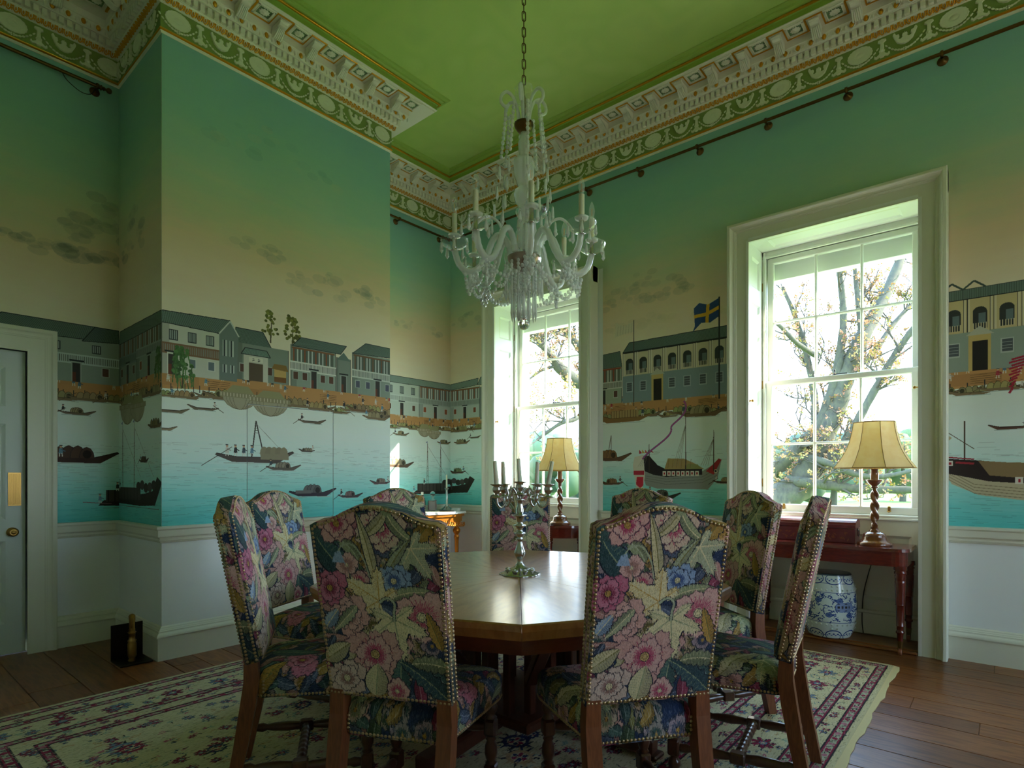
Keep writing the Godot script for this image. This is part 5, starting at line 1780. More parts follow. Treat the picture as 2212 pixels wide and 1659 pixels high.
# ---------------------------------------------------------------- rug
func rug() -> void:
	var x0 := 1.34
	var x1 := 4.755
	var z0 := 0.5
	var z1 := 4.95
	var w := x1 - x0
	var h := z1 - z0
	var r := RandomNumberGenerator.new()
	r.seed = 77
	var p := Paint.new(w, h, 400, h)     # print x runs with world x, print y = z1 - z
	var ground := Color8(202, 190, 150)
	var red := Color8(142, 46, 72)
	var navy := Color8(50, 56, 86)
	var green := Color8(132, 156, 140)
	var sand := Color8(190, 158, 116)
	var ink := Color8(54, 50, 54)
	p.im.fill(ground)
	var inset := func(d: float, wd: float, c: Color) -> void:
		p.rect(d, d, w - d, d + wd, c)
		p.rect(d, h - d - wd, w - d, h - d, c)
		p.rect(d, d, d + wd, h - d, c)
		p.rect(w - d - wd, d, w - d, h - d, c)
	var sprig := func(at: Vector2, k: float, kind: int) -> void:
		var cs := [red, navy, Color8(176, 92, 112), Color8(110, 128, 150), sand, green]
		var c: Color = cs[kind % cs.size()]
		var a := r.randf() * TAU
		if kind % 3 == 0:
			for i in 7:
				var b := a + TAU * i / 7
				p.ell(at.x + cos(b) * k * 0.6, at.y + sin(b) * k * 0.6, k * 0.4, k * 0.22, ink, b)
				p.ell(at.x + cos(b) * k * 0.6, at.y + sin(b) * k * 0.6, k * 0.34, k * 0.16, c, b)
			p.ell(at.x, at.y, k * 0.32, k * 0.32, cs[(kind + 3) % 6])
			p.ell(at.x, at.y, k * 0.15, k * 0.15, ground)
		elif kind % 3 == 1:
			var q := []
			for i in 9:
				var t := i / 8.0
				q.append(at + Vector2(cos(a + t * 2.6), sin(a + t * 2.6)) * k * (0.4 + t))
			p.path(q, 0.006, green if kind % 2 else sand)
			for i in 3:
				var v: Vector2 = q[2 + i * 3 if i < 2 else 8]
				p.ell(v.x, v.y, k * 0.3, k * 0.13, c, a + i)
		else:
			for i in 3:
				var b := a + (i - 1) * 0.6
				p.poly([at, at + Vector2(cos(b - 0.2), sin(b - 0.2)) * k * 0.7, at + Vector2(cos(b), sin(b)) * k * 1.2, at + Vector2(cos(b + 0.2), sin(b + 0.2)) * k * 0.7], c)
			p.line(at, at - Vector2(cos(a), sin(a)) * k * 0.8, 0.005, ink)
	# field
	for i in 3000:
		sprig.call(Vector2(r.randf_range(0.1, w - 0.1), r.randf_range(0.1, h - 0.1)), r.randf_range(0.016, 0.036), r.randi() % 12)
	for i in 46:
		var at := Vector2(r.randf_range(0.75, w - 0.75), r.randf_range(0.75, h - 0.75))
		var k := r.randf_range(0.06, 0.11)
		var c: Color = [red, navy, Color8(110, 132, 156), sand][i % 4]
		for j in 11:
			var b := TAU * j / 11
			p.poly([at + Vector2(cos(b - 0.2), sin(b - 0.2)) * k * 0.5, at + Vector2(cos(b), sin(b)) * k, at + Vector2(cos(b + 0.2), sin(b + 0.2)) * k * 0.5], ink if j % 2 else c)
		p.ell(at.x, at.y, k * 0.62, k * 0.62, c)
		p.ell(at.x, at.y, k * 0.42, k * 0.42, ground)
		for j in 6:
			var b := TAU * j / 6
			p.ell(at.x + cos(b) * k * 0.25, at.y + sin(b) * k * 0.25, k * 0.14, k * 0.1, [red, navy][j % 2], b)
	# borders: a narrow meander, a wide main border, a second narrow band
	for band in [[0.028, 0.06], [0.15, 0.06], [0.4, 0.055], [0.53, 0.05]]:
		inset.call(band[0], band[1], ground.lerp(green, 0.45))
		inset.call(band[0], 0.008, ink)
		inset.call(band[0] + 0.008, 0.007, red)
		inset.call(band[0] + band[1] - 0.015, 0.007, red)
		inset.call(band[0] + band[1] - 0.008, 0.008, ink)
		var d: float = band[0] + band[1] / 2
		var n := int((w - 2 * d) / 0.07)
		for i in n:
			for y in [d, h - d]:
				var x := d + (i + 0.5) * (w - 2 * d) / n
				p.ell(x, y, 0.016, 0.013, red if i % 2 else Color8(176, 110, 124))
				p.line(Vector2(x + 0.02, y - 0.015), Vector2(x + 0.05, y + 0.015), 0.006, ink)
		n = int((h - 2 * d) / 0.07)
		for i in n:
			for x in [d, w - d]:
				var y := d + (i + 0.5) * (h - 2 * d) / n
				p.ell(x, y, 0.013, 0.016, red if i % 2 else Color8(176, 110, 124))
				p.line(Vector2(x - 0.015, y + 0.02), Vector2(x + 0.015, y + 0.05), 0.006, ink)
	for d in [0.12, 0.305, 0.485]:
		var n := int((w + h) * 2 / 0.3)
		for i in n:
			var t: float = (i + 0.5) / n * 2 * (w + h - 4 * d)
			var a: float = w - 2 * d
			var b: float = h - 2 * d
			var at := Vector2(d + t, d)
			if t > a:
				at = Vector2(w - d, d + t - a)
			if t > a + b:
				at = Vector2(w - d - (t - a - b), h - d)
			if t > 2 * a + b:
				at = Vector2(d, h - d - (t - 2 * a - b))
			sprig.call(at, 0.06 if absf(d - 0.305) < 0.01 else 0.022, (i % 4) * 3)
	woven(p, 160000, 8)
	var m := mat(Color.WHITE, 0.95, 0.0, 0.2)
	m.albedo_texture = p.tex(false)
	m.texture_repeat = false
	m.heightmap_enabled = true
	m.heightmap_scale = 0.06
	m.heightmap_texture = M.weave
	var t := thing("rug", "large cream and crimson floral carpet under the dining table", "rug", Vector3(x0, 0, z0))
	var b := MB.new()
	b.g = -1
	var y := 0.011
	b.quad(Vector3(0, y, h), Vector3(w - 0.03, y, h), Vector3(w - 0.03, y, 0), Vector3(0, y, 0), Vector2(0, 1), Vector2(1, 1), Vector2(1, 0), Vector2(0, 0))
	b.quad(Vector3(0, 0.0005, h), Vector3(w - 0.03, 0.0005, h), Vector3(w - 0.03, y, h), Vector3(0, y, h), Vector2(0, 1), Vector2(1, 1), Vector2(1, 0.998), Vector2(0, 0.998))
	b.quad(Vector3(w - 0.03, 0.0005, 0), Vector3(0, 0.0005, 0), Vector3(0, y, 0), Vector3(w - 0.03, y, 0))
	b.quad(Vector3(0, 0.0005, 0), Vector3(0, 0.0005, h), Vector3(0, y, h), Vector3(0, y, 0))
	b.quad(Vector3(w - 0.03, 0.0005, h), Vector3(w - 0.03, 0.0005, 0), Vector3(w - 0.03, y, 0), Vector3(w - 0.03, y, h))
	obj("pile", b, m, t)
	# the plain cream selvedge with a slightly wandering edge
	var e := MB.new()
	e.g = -1
	var n := 60
	for i in n:
		var za := h * i / n
		var zb := h * (i + 1) / n
		var xa := w + 0.006 * sin(i * 0.9) + 0.004 * sin(i * 2.3)
		var xb := w + 0.006 * sin((i + 1) * 0.9) + 0.004 * sin((i + 1) * 2.3)
		e.quad(Vector3(w - 0.032, 0.009, zb), Vector3(xb, 0.006, zb), Vector3(xa, 0.006, za), Vector3(w - 0.032, 0.009, za))
		e.quad(Vector3(xb, 0.0005, zb), Vector3(xa, 0.0005, za), Vector3(xa, 0.006, za), Vector3(xb, 0.006, zb))
	obj("selvedge", e, mat(c8(214, 196, 146), 0.95), t)

# ---------------------------------------------------------------- table
func table() -> void:
	var t := thing("dining_table", "polished ten-sided dining table on a slatted pedestal", "table", Vector3(3.39, 0, 2.74))
	var R := 1.012
	var a0 := 50.0 * FD
	for k in 10:
		# one tapering segment of the top, its grain running outward; a brass-fine joint lies between neighbours
		var b := MB.new()
		b.g = -1
		var a := a0 + TAU * k / 10
		var c := a + TAU / 10
		var e := 0.0009
		var ma := (a + c) / 2
		var off := Vector3(cos(ma), 0, sin(ma)) * (e / sin(TAU / 20))
		var pa := Vector3(cos(a), 0, sin(a))
		var pc := Vector3(cos(c), 0, sin(c))
		# the wedge is turned so that its own x is the outward direction
		var inv := Basis(Vector3.UP, ma)
		b.xf = Transform3D(inv, Vector3.ZERO)
		var ring := [[0.0, 0.75], [R * 0.992, 0.75], [R, 0.745], [R, 0.724], [R * 0.985, 0.69], [0.0, 0.69]]
		for i in ring.size() - 1:
			var q: Array = ring[i]
			var s: Array = ring[i + 1]
			if i == 0:
				b.tri(off + Vector3(0, 0.75, 0), off + pc * s[0] + Vector3(0, 0.75, 0), off + pa * s[0] + Vector3(0, 0.75, 0))
			elif i == 4:
				b.tri(off + Vector3(0, 0.69, 0), off + pa * q[0] + Vector3(0, 0.69, 0), off + pc * q[0] + Vector3(0, 0.69, 0))
			else:
				b.quad(off + pa * q[0] + Vector3(0, q[1], 0), off + pc * q[0] + Vector3(0, q[1], 0), off + pc * s[0] + Vector3(0, s[1], 0), off + pa * s[0] + Vector3(0, s[1], 0))
		b.quad(off + Vector3(0, 0.69, 0), off + Vector3(0, 0.75, 0), off + pa * R * 0.99 + Vector3(0, 0.75, 0), off + pa * R * 0.985 + Vector3(0, 0.69, 0))
		b.quad(off + Vector3(0, 0.75, 0), off + Vector3(0, 0.69, 0), off + pc * R * 0.985 + Vector3(0, 0.69, 0), off + pc * R * 0.99 + Vector3(0, 0.75, 0))
		var o := obj("top_segment", b, M.table, t)
		o.rotation.y = -ma
	var ap := MB.new()
	ap.g = -1
	for k in 10:
		var a := a0 + TAU * k / 10
		var c := a + TAU / 10
		var pa := Vector3(cos(a), 0, sin(a))
		var pc := Vector3(cos(c), 0, sin(c))
		ap.quad(pc * 0.93 + Vector3(0, 0.62, 0), pa * 0.93 + Vector3(0, 0.62, 0), pa * 0.985 + Vector3(0, 0.691, 0), pc * 0.985 + Vector3(0, 0.691, 0))
		ap.quad(pa * 0.93 + Vector3(0, 0.62, 0), pc * 0.93 + Vector3(0, 0.62, 0), pc * 0.9 + Vector3(0, 0.62, 0), pa * 0.9 + Vector3(0, 0.62, 0))
		ap.quad(pa * 0.9 + Vector3(0, 0.62, 0), pc * 0.9 + Vector3(0, 0.62, 0), pc * 0.9 + Vector3(0, 0.69, 0), pa * 0.9 + Vector3(0, 0.69, 0))
	obj("apron", ap, M.table_edge, t)
	var bl := MB.new()
	bl.box(Vector3(0, 0.66, 0), Vector3(0.62, 0.055, 0.62), 0.01)
	obj("pedestal_block", bl, M.table_under, t)
	bl = MB.new()
	bl.box(Vector3(0, 0.12, 0), Vector3(0.56, 0.05, 0.56), 0.01)
	obj("pedestal_base", bl, M.table_under, t)
	for i in 4:
		var d := Vector3(1, 0, 0).rotated(Vector3.UP, PI / 2 * i + 0.88)
		var s := d.cross(Vector3.UP)
		for k in [-0.2, -0.1, 0.0, 0.1, 0.2]:
			var q := MB.new()
			q.bar(d * 0.25 + s * k + Vector3(0, 0.13, 0), d * 0.25 + s * k + Vector3(0, 0.64, 0), 0.042, 0.042, 0.004)
			obj("pedestal_slat", q, M.table_under, t)
		var br := MB.new()
		br.bar(d * 0.27 + Vector3(0, 0.3, 0), d * 0.66 + Vector3(0, 0.63, 0), 0.055, 0.05, 0.005)
		obj("brace", br, M.table_under, t)
		var dd := Vector3(1, 0, 0).rotated(Vector3.UP, PI / 2 * i + 0.88 + PI / 4)
		var ft := MB.new()
		ft.bar(dd * 0.2 + Vector3(0, 0.085, 0), dd * 0.72 + Vector3(0, 0.06, 0), 0.085, 0.075, 0.01)
		ft.box(dd * 0.7 + Vector3(0, 0.023, 0), Vector3(0.09, 0.022, 0.09), 0.006)
		obj("foot", ft, M.table_under, t)

# ---------------------------------------------------------------- chairs
func back_outline(inset := 0.0) -> PackedVector2Array:       # camel-backed panel: x across, y along the slope from the bottom edge
	var p := []
	p.append(Vector2(-0.215 + inset, 0.0 + inset))
	p.append(Vector2(0.215 - inset, 0.0 + inset))
	p.append(Vector2(0.22 - inset, 0.575 - inset))
	for i in 21:
		var t := i / 20.0
		var x := lerpf(0.2, -0.2, t) * (0.22 - inset) / 0.22
		var u := absf(x) / 0.2
		var y := 0.585
		if u < 0.55:
			y = 0.642 - 0.09 * u * u
		else:
			y = 0.585 + 0.0298 * pow((1.0 - u) / 0.45, 1.7)
		p.append(Vector2(x, y - inset))
	p.append(Vector2(-0.22 + inset, 0.575 - inset))
	return PackedVector2Array(p)

func cushion_face(b: MB, poly: PackedVector2Array, z: float, bulge: float, dir: float, uv: Callable) -> void:      # a padded face: rings drawn in towards the middle
	var c := Vector2(0, 0.3)
	var rings := [1.0, 0.965, 0.86, 0.55, 0.0]
	var lift := [0.0, 0.35, 0.72, 0.95, 1.0]
	var n := poly.size()
	for k in rings.size() - 1:
		for i in n:
			var j := (i + 1) % n
			var q := []
			for m in [[i, k], [j, k], [j, k + 1], [i, k + 1]]:
				var v: Vector2 = c + (poly[m[0]] - c) * rings[m[1]]
				q.append([Vector3(v.x, v.y, z + dir * bulge * lift[m[1]]), uv.call(v)])
			if dir > 0:
				b.quad(q[0][0], q[1][0], q[2][0], q[3][0], q[0][1], q[1][1], q[2][1], q[3][1])
			else:
				b.quad(q[3][0], q[2][0], q[1][0], q[0][0], q[3][1], q[2][1], q[1][1], q[0][1])

func turned(b: MB, a: Vector3, c: Vector3, prof: Array, seg := 10) -> void:        # a turning from a to c: (radius, share of the length)
	var keep := b.xf
	var d := c - a
	var l := d.length()
	d /= l
	var s := d.cross(Vector3.RIGHT if absf(d.x) < 0.9 else Vector3.UP).normalized()
	b.xf = keep * Transform3D(Basis(s, d, s.cross(d)), a)
	var q := []
	for p in prof:
		q.append(Vector2(p[0], p[1] * l))
	b.lathe(q, seg)
	b.xf = keep

func make_chair() -> Node3D:      # root under the lower edge of the back; the seat reaches along local +z
	var t := thing("dining_chair", "tapestry dining chair", "chair")
	var lean := -0.19
	var bb := Basis(Vector3.RIGHT, lean)            # tips the panel away from the table
	var at := Vector3(0, 0.528, 0.0)
	# back: padded on both faces, with a narrow covered edge
	var po := back_outline()
	var th := 0.026
	var fab := MB.new()
	fab.xf = Transform3D(bb, at)
	fab.g = 1
	var uvb := func(v: Vector2) -> Vector2: return Vector2(0.5 - v.x / 0.46, 1.0 - (v.y + 0.01) / 0.66)
	var uvf := func(v: Vector2) -> Vector2: return Vector2(0.5 + v.x / 0.46, 1.0 - (v.y + 0.01) / 0.66)
	cushion_face(fab, po, th, 0.03, 1.0, uvf)
	fab.g = 2
	cushion_face(fab, po, -th, 0.006, -1.0, uvb)
	fab.g = 3
	for i in po.size():
		var j := (i + 1) % po.size()
		var u: float = po[i].y / 0.66
		var u2: float = po[j].y / 0.66
		fab.quad(Vector3(po[i].x, po[i].y, -th), Vector3(po[j].x, po[j].y, -th), Vector3(po[j].x, po[j].y, th), Vector3(po[i].x, po[i].y, th), Vector2(0.06 + po[i].x, 1 - u), Vector2(0.06 + po[j].x, 1 - u2), Vector2(0.19 + po[j].x, 1 - u2), Vector2(0.19 + po[i].x, 1 - u))
	obj("backrest", fab, M.tapestry, t)
	# seat: domed, flaring to the front
	var st := MB.new()
	var outline := [Vector2(-0.155, -0.005), Vector2(0.155, -0.005), Vector2(0.19, 0.03), Vector2(0.215, 0.2), Vector2(0.24, 0.4), Vector2(0.235, 0.445), Vector2(0.2, 0.468), Vector2(-0.2, 0.468), Vector2(-0.235, 0.445), Vector2(-0.24, 0.4), Vector2(-0.215, 0.2), Vector2(-0.19, 0.03)]
	var prof := [[1.0, 0.385], [1.008, 0.4], [1.012, 0.44], [1.0, 0.468], [0.95, 0.49], [0.8, 0.506], [0.45, 0.516], [0.0, 0.519]]
	st.g = 1
	var sc := Vector2(0, 0.23)
	var n := outline.size()
	for k in prof.size() - 1:
		for i in n:
			var j := (i + 1) % n
			var q := []
			for m in [[i, k], [j, k], [j, k + 1], [i, k + 1]]:
				var f: Array = prof[m[1]]
				var v: Vector2 = sc + (outline[m[0]] - sc) * f[0]
				var dn: float = maxf(0.0, 0.468 - f[1])
				var uv := Vector2(0.5 + v.x / 0.62 + (0.0 if absf(v.x) < 0.17 else signf(v.x) * dn * 1.4), 0.12 + v.y / 0.62 + (dn * 1.4 if v.y > 0.43 else (-dn * 1.4 if v.y < 0.02 else 0.0)))
				q.append([Vector3(v.x, f[1], v.y), uv])
			st.quad(q[3][0], q[2][0], q[1][0], q[0][0], q[3][1], q[2][1], q[1][1], q[0][1])
	st.g = -1
	for i in range(1, n - 1):
		st.tri(Vector3(outline[0].x, 0.385, outline[0].y), Vector3(outline[i].x, 0.385, outline[i].y), Vector3(outline[i + 1].x, 0.385, outline[i + 1].y))
	obj("seat", st, M.tapestry_seat, t)
	# back legs: squared, raked out behind below the seat
	for sx in [-1.0, 1.0]:
		var lg := MB.new()
		var pts := [Vector3(sx * 0.19, 0.0, -0.085), Vector3(sx * 0.19, 0.2, -0.045), Vector3(sx * 0.19, 0.36, -0.018), Vector3(sx * 0.19, 0.46, -0.005), Vector3(sx * 0.188, 0.56, -0.008)]
		lg.g = -1
		var hw := [0.022, 0.0235, 0.025, 0.025, 0.023]
		var hd := [0.022, 0.025, 0.028, 0.027, 0.024]
		for i in pts.size() - 1:
			var lo := []
			var hi := []
			for c in [[-1, -1], [1, -1], [1, 1], [-1, 1]]:
				lo.append(pts[i] + Vector3(c[0] * hw[i], 0, c[1] * hd[i]))
				hi.append(pts[i + 1] + Vector3(c[0] * hw[i + 1], 0, c[1] * hd[i + 1]))
			for k in 4:
				var m := (k + 1) % 4
				lg.quad(lo[m], lo[k], hi[k], hi[m])
			if i == 0:
				lg.quad(lo[0], lo[1], lo[2], lo[3])
		obj("back_leg", lg, M.chair_wood, t)
		# front leg: block, vase and ring turning
		var fl := MB.new()
		var fx := Vector3(sx * 0.2, 0, 0.425)
		fl.lathe([Vector2(0.014, 0), Vector2(0.022, 0.006), Vector2(0.027, 0.022), Vector2(0.024, 0.04), Vector2(0.015, 0.05), Vector2(0.018, 0.058), Vector2(0.018, 0.062)], 10, fx)
		fl.box(fx + Vector3(0, 0.095, 0), Vector3(0.048, 0.07, 0.048), 0.006)
		fl.lathe([Vector2(0.018, 0.13), Vector2(0.023, 0.136), Vector2(0.015, 0.144), Vector2(0.02, 0.15), Vector2(0.026, 0.175), Vector2(0.024, 0.2), Vector2(0.016, 0.22), Vector2(0.022, 0.228), Vector2(0.016, 0.236), Vector2(0.018, 0.24)], 10, fx)
		fl.box(fx + Vector3(0, 0.272, 0), Vector3(0.048, 0.065, 0.048), 0.008)
		fl.lathe([Vector2(0.018, 0.304), Vector2(0.024, 0.31), Vector2(0.015, 0.318), Vector2(0.023, 0.335), Vector2(0.026, 0.35), Vector2(0.02, 0.365), Vector2(0.024, 0.372), Vector2(0.024, 0.39)], 10, fx)
		obj("front_leg", fl, M.chair_dark, t)
		var ss := MB.new()
		var turn := [[0.016, 0.0], [0.02, 0.06], [0.013, 0.1], [0.018, 0.16], [0.022, 0.3], [0.017, 0.42], [0.013, 0.47], [0.021, 0.5], [0.013, 0.53], [0.017, 0.58], [0.022, 0.7], [0.018, 0.84], [0.013, 0.9], [0.02, 0.94], [0.016, 1.0]]
		turned(ss, Vector3(sx * 0.19, 0.12, -0.04), Vector3(sx * 0.2, 0.095, 0.4), turn)
		obj("side_stretcher", ss, M.chair_dark, t)
	var cs := MB.new()
	cs.box(Vector3(-0.195, 0.108, 0.17), Vector3(0.046, 0.046, 0.06), 0.006)
	cs.box(Vector3(0.195, 0.108, 0.17), Vector3(0.046, 0.046, 0.06), 0.006)
	var tw := []
	for i in 33:
		tw.append([0.017 + 0.004 * cos(i * PI / 2.0), i / 32.0])
	turned(cs, Vector3(-0.17, 0.108, 0.17), Vector3(0.17, 0.108, 0.17), tw)
	obj("cross_stretcher", cs, M.chair_dark, t)
	var fs := MB.new()
	var ft := []
	for i in 21:
		var s := i / 20.0
		ft.append([0.014 + 0.009 * absf(sin(s * PI * 3)), s])
	turned(fs, Vector3(-0.18, 0.272, 0.425), Vector3(0.18, 0.272, 0.425), ft)
	obj("front_stretcher", fs, M.chair_dark, t)
	# close brass nailing along every edge of the covers
	var nb := MB.new()
	nb.xf = Transform3D(bb, at)
	for side in [-1.0, 1.0]:
		var ins := back_outline(0.009)
		var acc := 0.0
		for i in ins.size():
			var a := ins[i]
			var b := ins[(i + 1) % ins.size()]
			var l := a.distance_to(b)
			while acc < l:
				var v := a.lerp(b, acc / l)
				nb.dome(Vector3(v.x, v.y, side * (th + (0.009 if side > 0 else 0.0015))), Vector3(0, 0, side), 0.0062, 0.005)
				acc += 0.0138
			acc -= l
	for side in [-1.0, 1.0]:
		for k in [-0.016, 0.016]:
			var y := 0.01
			while y < 0.575:
				nb.dome(Vector3(side * (0.2155 + 0.005 * y / 0.575), y, k), Vector3(side, 0, 0), 0.0062, 0.005)
				y += 0.0138
	nb.xf = Transform3D()
	var acc := 0.0
	for i in n:
		var a: Vector2 = outline[i]
		var b: Vector2 = outline[(i + 1) % n]
		var l := a.distance_to(b)
		var nn := Vector3((b - a).y, 0, -(b - a).x).normalized()
		while acc < l:
			var v := a.lerp(b, acc / l)
			nb.dome(Vector3(v.x, 0.394, v.y) + nn * 0.001, nn, 0.0062, 0.005)
			acc += 0.0138
		acc -= l
	for sx in [-1.0, 1.0]:
		for q in [[0.16, -0.0075, Vector3(0, 0, -1)], [0.193, 0.035, Vector3(1, 0, 0)]]:
			var y := 0.408
			while y < 0.462:
				nb.dome(Vector3(sx * q[0], y, q[1]), Vector3(q[2].x * sx, 0, q[2].z), 0.0062, 0.005)
				y += 0.0138
	var nl := obj("nailing", nb, M.nail, t)
	nl.set_meta("kind", "stuff")
	return t

func chairs() -> void:
	M.tapestry = cloth(tapestry(0.46, 0.66, 1650, 101, false))
	M.tapestry_seat = cloth(tapestry(0.62, 0.62, 1100, 202, true))
	var first := make_chair()
	# lower edge of the back, the way the seat faces, and what each chair stands by
	var spots := [
		[4.395, 3.318, 216.5, "tapestry high-back dining chair facing the gilt console table across the dining table"],
		[3.766, 3.84, 244.9, "tapestry high-back dining chair facing the window with the small round-fronted table"],
		[2.921, 3.866, 303.7, "tapestry high-back dining chair on the panelled door's side of the dining table"],
		[2.198, 3.349, 334.8, "tapestry high-back dining chair standing before the jib door in the chimney breast"],
		[2.16, 2.51, 11.0, "tapestry high-back dining chair standing before the gilt marble-topped console table"],
		[2.58, 1.76, 50.4, "tapestry high-back dining chair behind the silver candelabra, by the shuttered window"],
		[3.36, 1.49, 91.0, "tapestry high-back dining chair standing before the painted ship with red ports"],
		[4.14, 1.77, 128.0, "tapestry high-back dining chair next to the white canister on the mahogany table"],
		[4.6, 2.44, 171.0, "tapestry high-back dining chair standing before the blue and white garden stool"],
	]
	for i in spots.size():
		var s: Array = spots[i]
		var c := first
		if i > 0:
			c = first.duplicate()
			c.name = numbered("dining_chair")
			add_child(c)
		c.position = Vector3(s[0], 0.0 if s[0] > 4.73 else 0.011, s[1])
		c.rotation.y = PI / 2 - s[2] * FD
		tag(c, s[3], "chair", "tapestry chairs round the dining table")

# ---------------------------------------------------------------- chandelier
func beads(b: MB, pts: Array, r: float, step: float, seg := 6) -> void:      # cut beads strung along a line
	var acc := 0.0
	for i in pts.size() - 1:
		var l: float = pts[i].distance_to(pts[i + 1])
		while acc < l:
			var q: Vector3 = pts[i].lerp(pts[i + 1], acc / l)
			b.ball(q, Vector3(r, r * 1.1, r), seg, 4)
			acc += step
		acc -= l

func hang(a: Vector3, c: Vector3, sag: float, n := 12) -> Array:
	var out := []
	for i in n + 1:
		var t := float(i) / n
		out.append(a.lerp(c, t) - Vector3(0, sag * 4 * t * (1 - t), 0))
	return out

func spear(b: MB, at: Vector3, l: float, r: float) -> void:       # a faceted drop hanging from at
	b.flat()
	b.lathe([Vector2(0, -l), Vector2(r, -l * 0.72), Vector2(r, -l * 0.72), Vector2(r * 0.55, -l * 0.12), Vector2(r * 0.55, -l * 0.12), Vector2(0, 0)], 6, at)

func chandelier() -> void:
	var c := thing("chandelier", "cut-glass chandelier with eight candle arms hanging over the table", "chandelier", Vector3(3.4, 0, 2.72))
	var cam := 40.38 * FD
	# chain and ceiling hook
	var y := 3.26
	var k := 0
	while y < 4.77:
		var b := MB.new()
		var q := []
		for i in 15:
			var a := TAU * i / 14
			q.append(Vector3(cos(a) * 0.0095, 0.024 + sin(a) * 0.009 + (0.016 if sin(a) > 0 else -0.016), 0))
		b.xf = Transform3D(Basis(Vector3.UP, cam + (PI / 2 if k % 2 else 0.25)), Vector3(0, y, 0))
		b.tube(q, 0.0025, 6, false)
		obj("chain_link", b, M.dark_brass, c)
		y += 0.041
		k += 1
	var hk := MB.new()
	hk.lathe([Vector2(0.06, 4.8), Vector2(0.055, 4.785), Vector2(0.02, 4.77), Vector2(0.012, 4.755), Vector2(0.0, 4.753)], 16)
	obj("ceiling_rose", hk, M.brass, c)
	# stem: metal rod, glass vase and balls threaded on it
	var rod := MB.new()
	rod.lathe([Vector2(0.006, 2.2), Vector2(0.006, 3.1), Vector2(0.012, 3.11), Vector2(0.009, 3.14), Vector2(0.013, 3.15), Vector2(0.009, 3.17), Vector2(0.012, 3.19), Vector2(0.006, 3.21), Vector2(0.004, 3.265)], 8)
	obj("stem_rod", rod, M.silver, c)
	var st := MB.new()
	st.lathe([Vector2(0.02, 2.42), Vector2(0.03, 2.43), Vector2(0.034, 2.46), Vector2(0.03, 2.6), Vector2(0.026, 2.64), Vector2(0.044, 2.66), Vector2(0.052, 2.69), Vector2(0.044, 2.72), Vector2(0.026, 2.735), Vector2(0.034, 2.75), Vector2(0.05, 2.8), Vector2(0.054, 2.86), Vector2(0.05, 2.875), Vector2(0.034, 2.88), Vector2(0.022, 2.9), Vector2(0.028, 2.93), Vector2(0.03, 2.96), Vector2(0.02, 2.985), Vector2(0.014, 3.02)], 18, Vector3.ZERO, 1.0, 0.05, 9)
	obj("stem_glass", st, M.crystal, c)
	# top: small bowl, leaf cup and six curled glass crooks
	var tb := MB.new()
	tb.lathe([Vector2(0.012, 3.015), Vector2(0.03, 3.02), Vector2(0.048, 3.045), Vector2(0.05, 3.06), Vector2(0.02, 3.065)], 16)
	obj("top_receiver", tb, M.dark_brass, c)
	var tc := MB.new()
	tc.lathe([Vector2(0.012, 3.155), Vector2(0.034, 3.165), Vector2(0.046, 3.2), Vector2(0.042, 3.235), Vector2(0.048, 3.245)], 20, Vector3.ZERO, 1.0, 0.06, 5)
	obj("top_cup", tc, M.clear, c)
	for i in 6:
		var d := Vector3(1, 0, 0).rotated(Vector3.UP, TAU * i / 6 + cam + 0.35)
		var b := MB.new()
		var up := Vector3.UP
		b.tube(curve([d * 0.03 + up * 3.06, d * 0.034 + up * 3.12, d * 0.055 + up * 3.18, d * 0.09 + up * 3.205, d * 0.12 + up * 3.18, d * 0.122 + up * 3.145, d * 0.1 + up * 3.128, d * 0.082 + up * 3.14], 4), 0.0085, 7)
		obj("crook", b, M.crystal, c)
	# the main receiver
	var rc := MB.new()
	rc.lathe([Vector2(0.0, 2.305), Vector2(0.03, 2.31), Vector2(0.06, 2.33), Vector2(0.082, 2.36), Vector2(0.085, 2.375), Vector2(0.06, 2.385), Vector2(0.03, 2.39)], 20)
	obj("receiver", rc, mat(c8(150, 104, 84), 0.25, 0.9), c)
	var rg := MB.new()
	rg.lathe([Vector2(0.02, 2.285), Vector2(0.06, 2.3), Vector2(0.09, 2.335), Vector2(0.1, 2.38), Vector2(0.096, 2.41)], 24, Vector3.ZERO, 1.0, 0.03, 12)
	obj("receiver_bowl", rg, M.clear, c)
	var up := Vector3.UP
	for i in 8:
		var a := TAU * i / 8 + cam + 0.077
		var d := Vector3(sin(a), 0, cos(a))
		var s := d.cross(up)
		# arm: rope-twisted glass, rising from the receiver, dipping, then up to the candle
		var b := MB.new()
		var line := curve([d * 0.07 + up * 2.385, d * 0.08 + up * 2.44, d * 0.115 + up * 2.485, d * 0.155 + up * 2.465, d * 0.19 + up * 2.38, d * 0.235 + up * 2.31, d * 0.285 + up * 2.295, d * 0.33 + up * 2.33, d * 0.352 + up * 2.4], 5)
		var rad := []
		for j in line.size():
			rad.append(0.0155 + 0.0016 * (j % 2))
		b.tube(line, rad, 9)
		var arm := obj("arm", b, M.crystal, c)
		var sc := MB.new()
		if i % 2 == 0:
			sc.tube(curve([d * 0.1 + up * 2.47, d * 0.13 + up * 2.55, d * 0.19 + up * 2.58, d * 0.24 + up * 2.54, d * 0.255 + up * 2.49, d * 0.235 + up * 2.47], 5), 0.0075, 7)
			obj("scroll", sc, M.crystal, arm)
		var e := d * 0.354
		var cp := MB.new()
		cp.lathe([Vector2(0.011, 2.395), Vector2(0.02, 2.4), Vector2(0.011, 2.406), Vector2(0.011, 2.45), Vector2(0.013, 2.47)], 10, e)
		obj("cup", cp, M.silver, arm)
		var pan := MB.new()
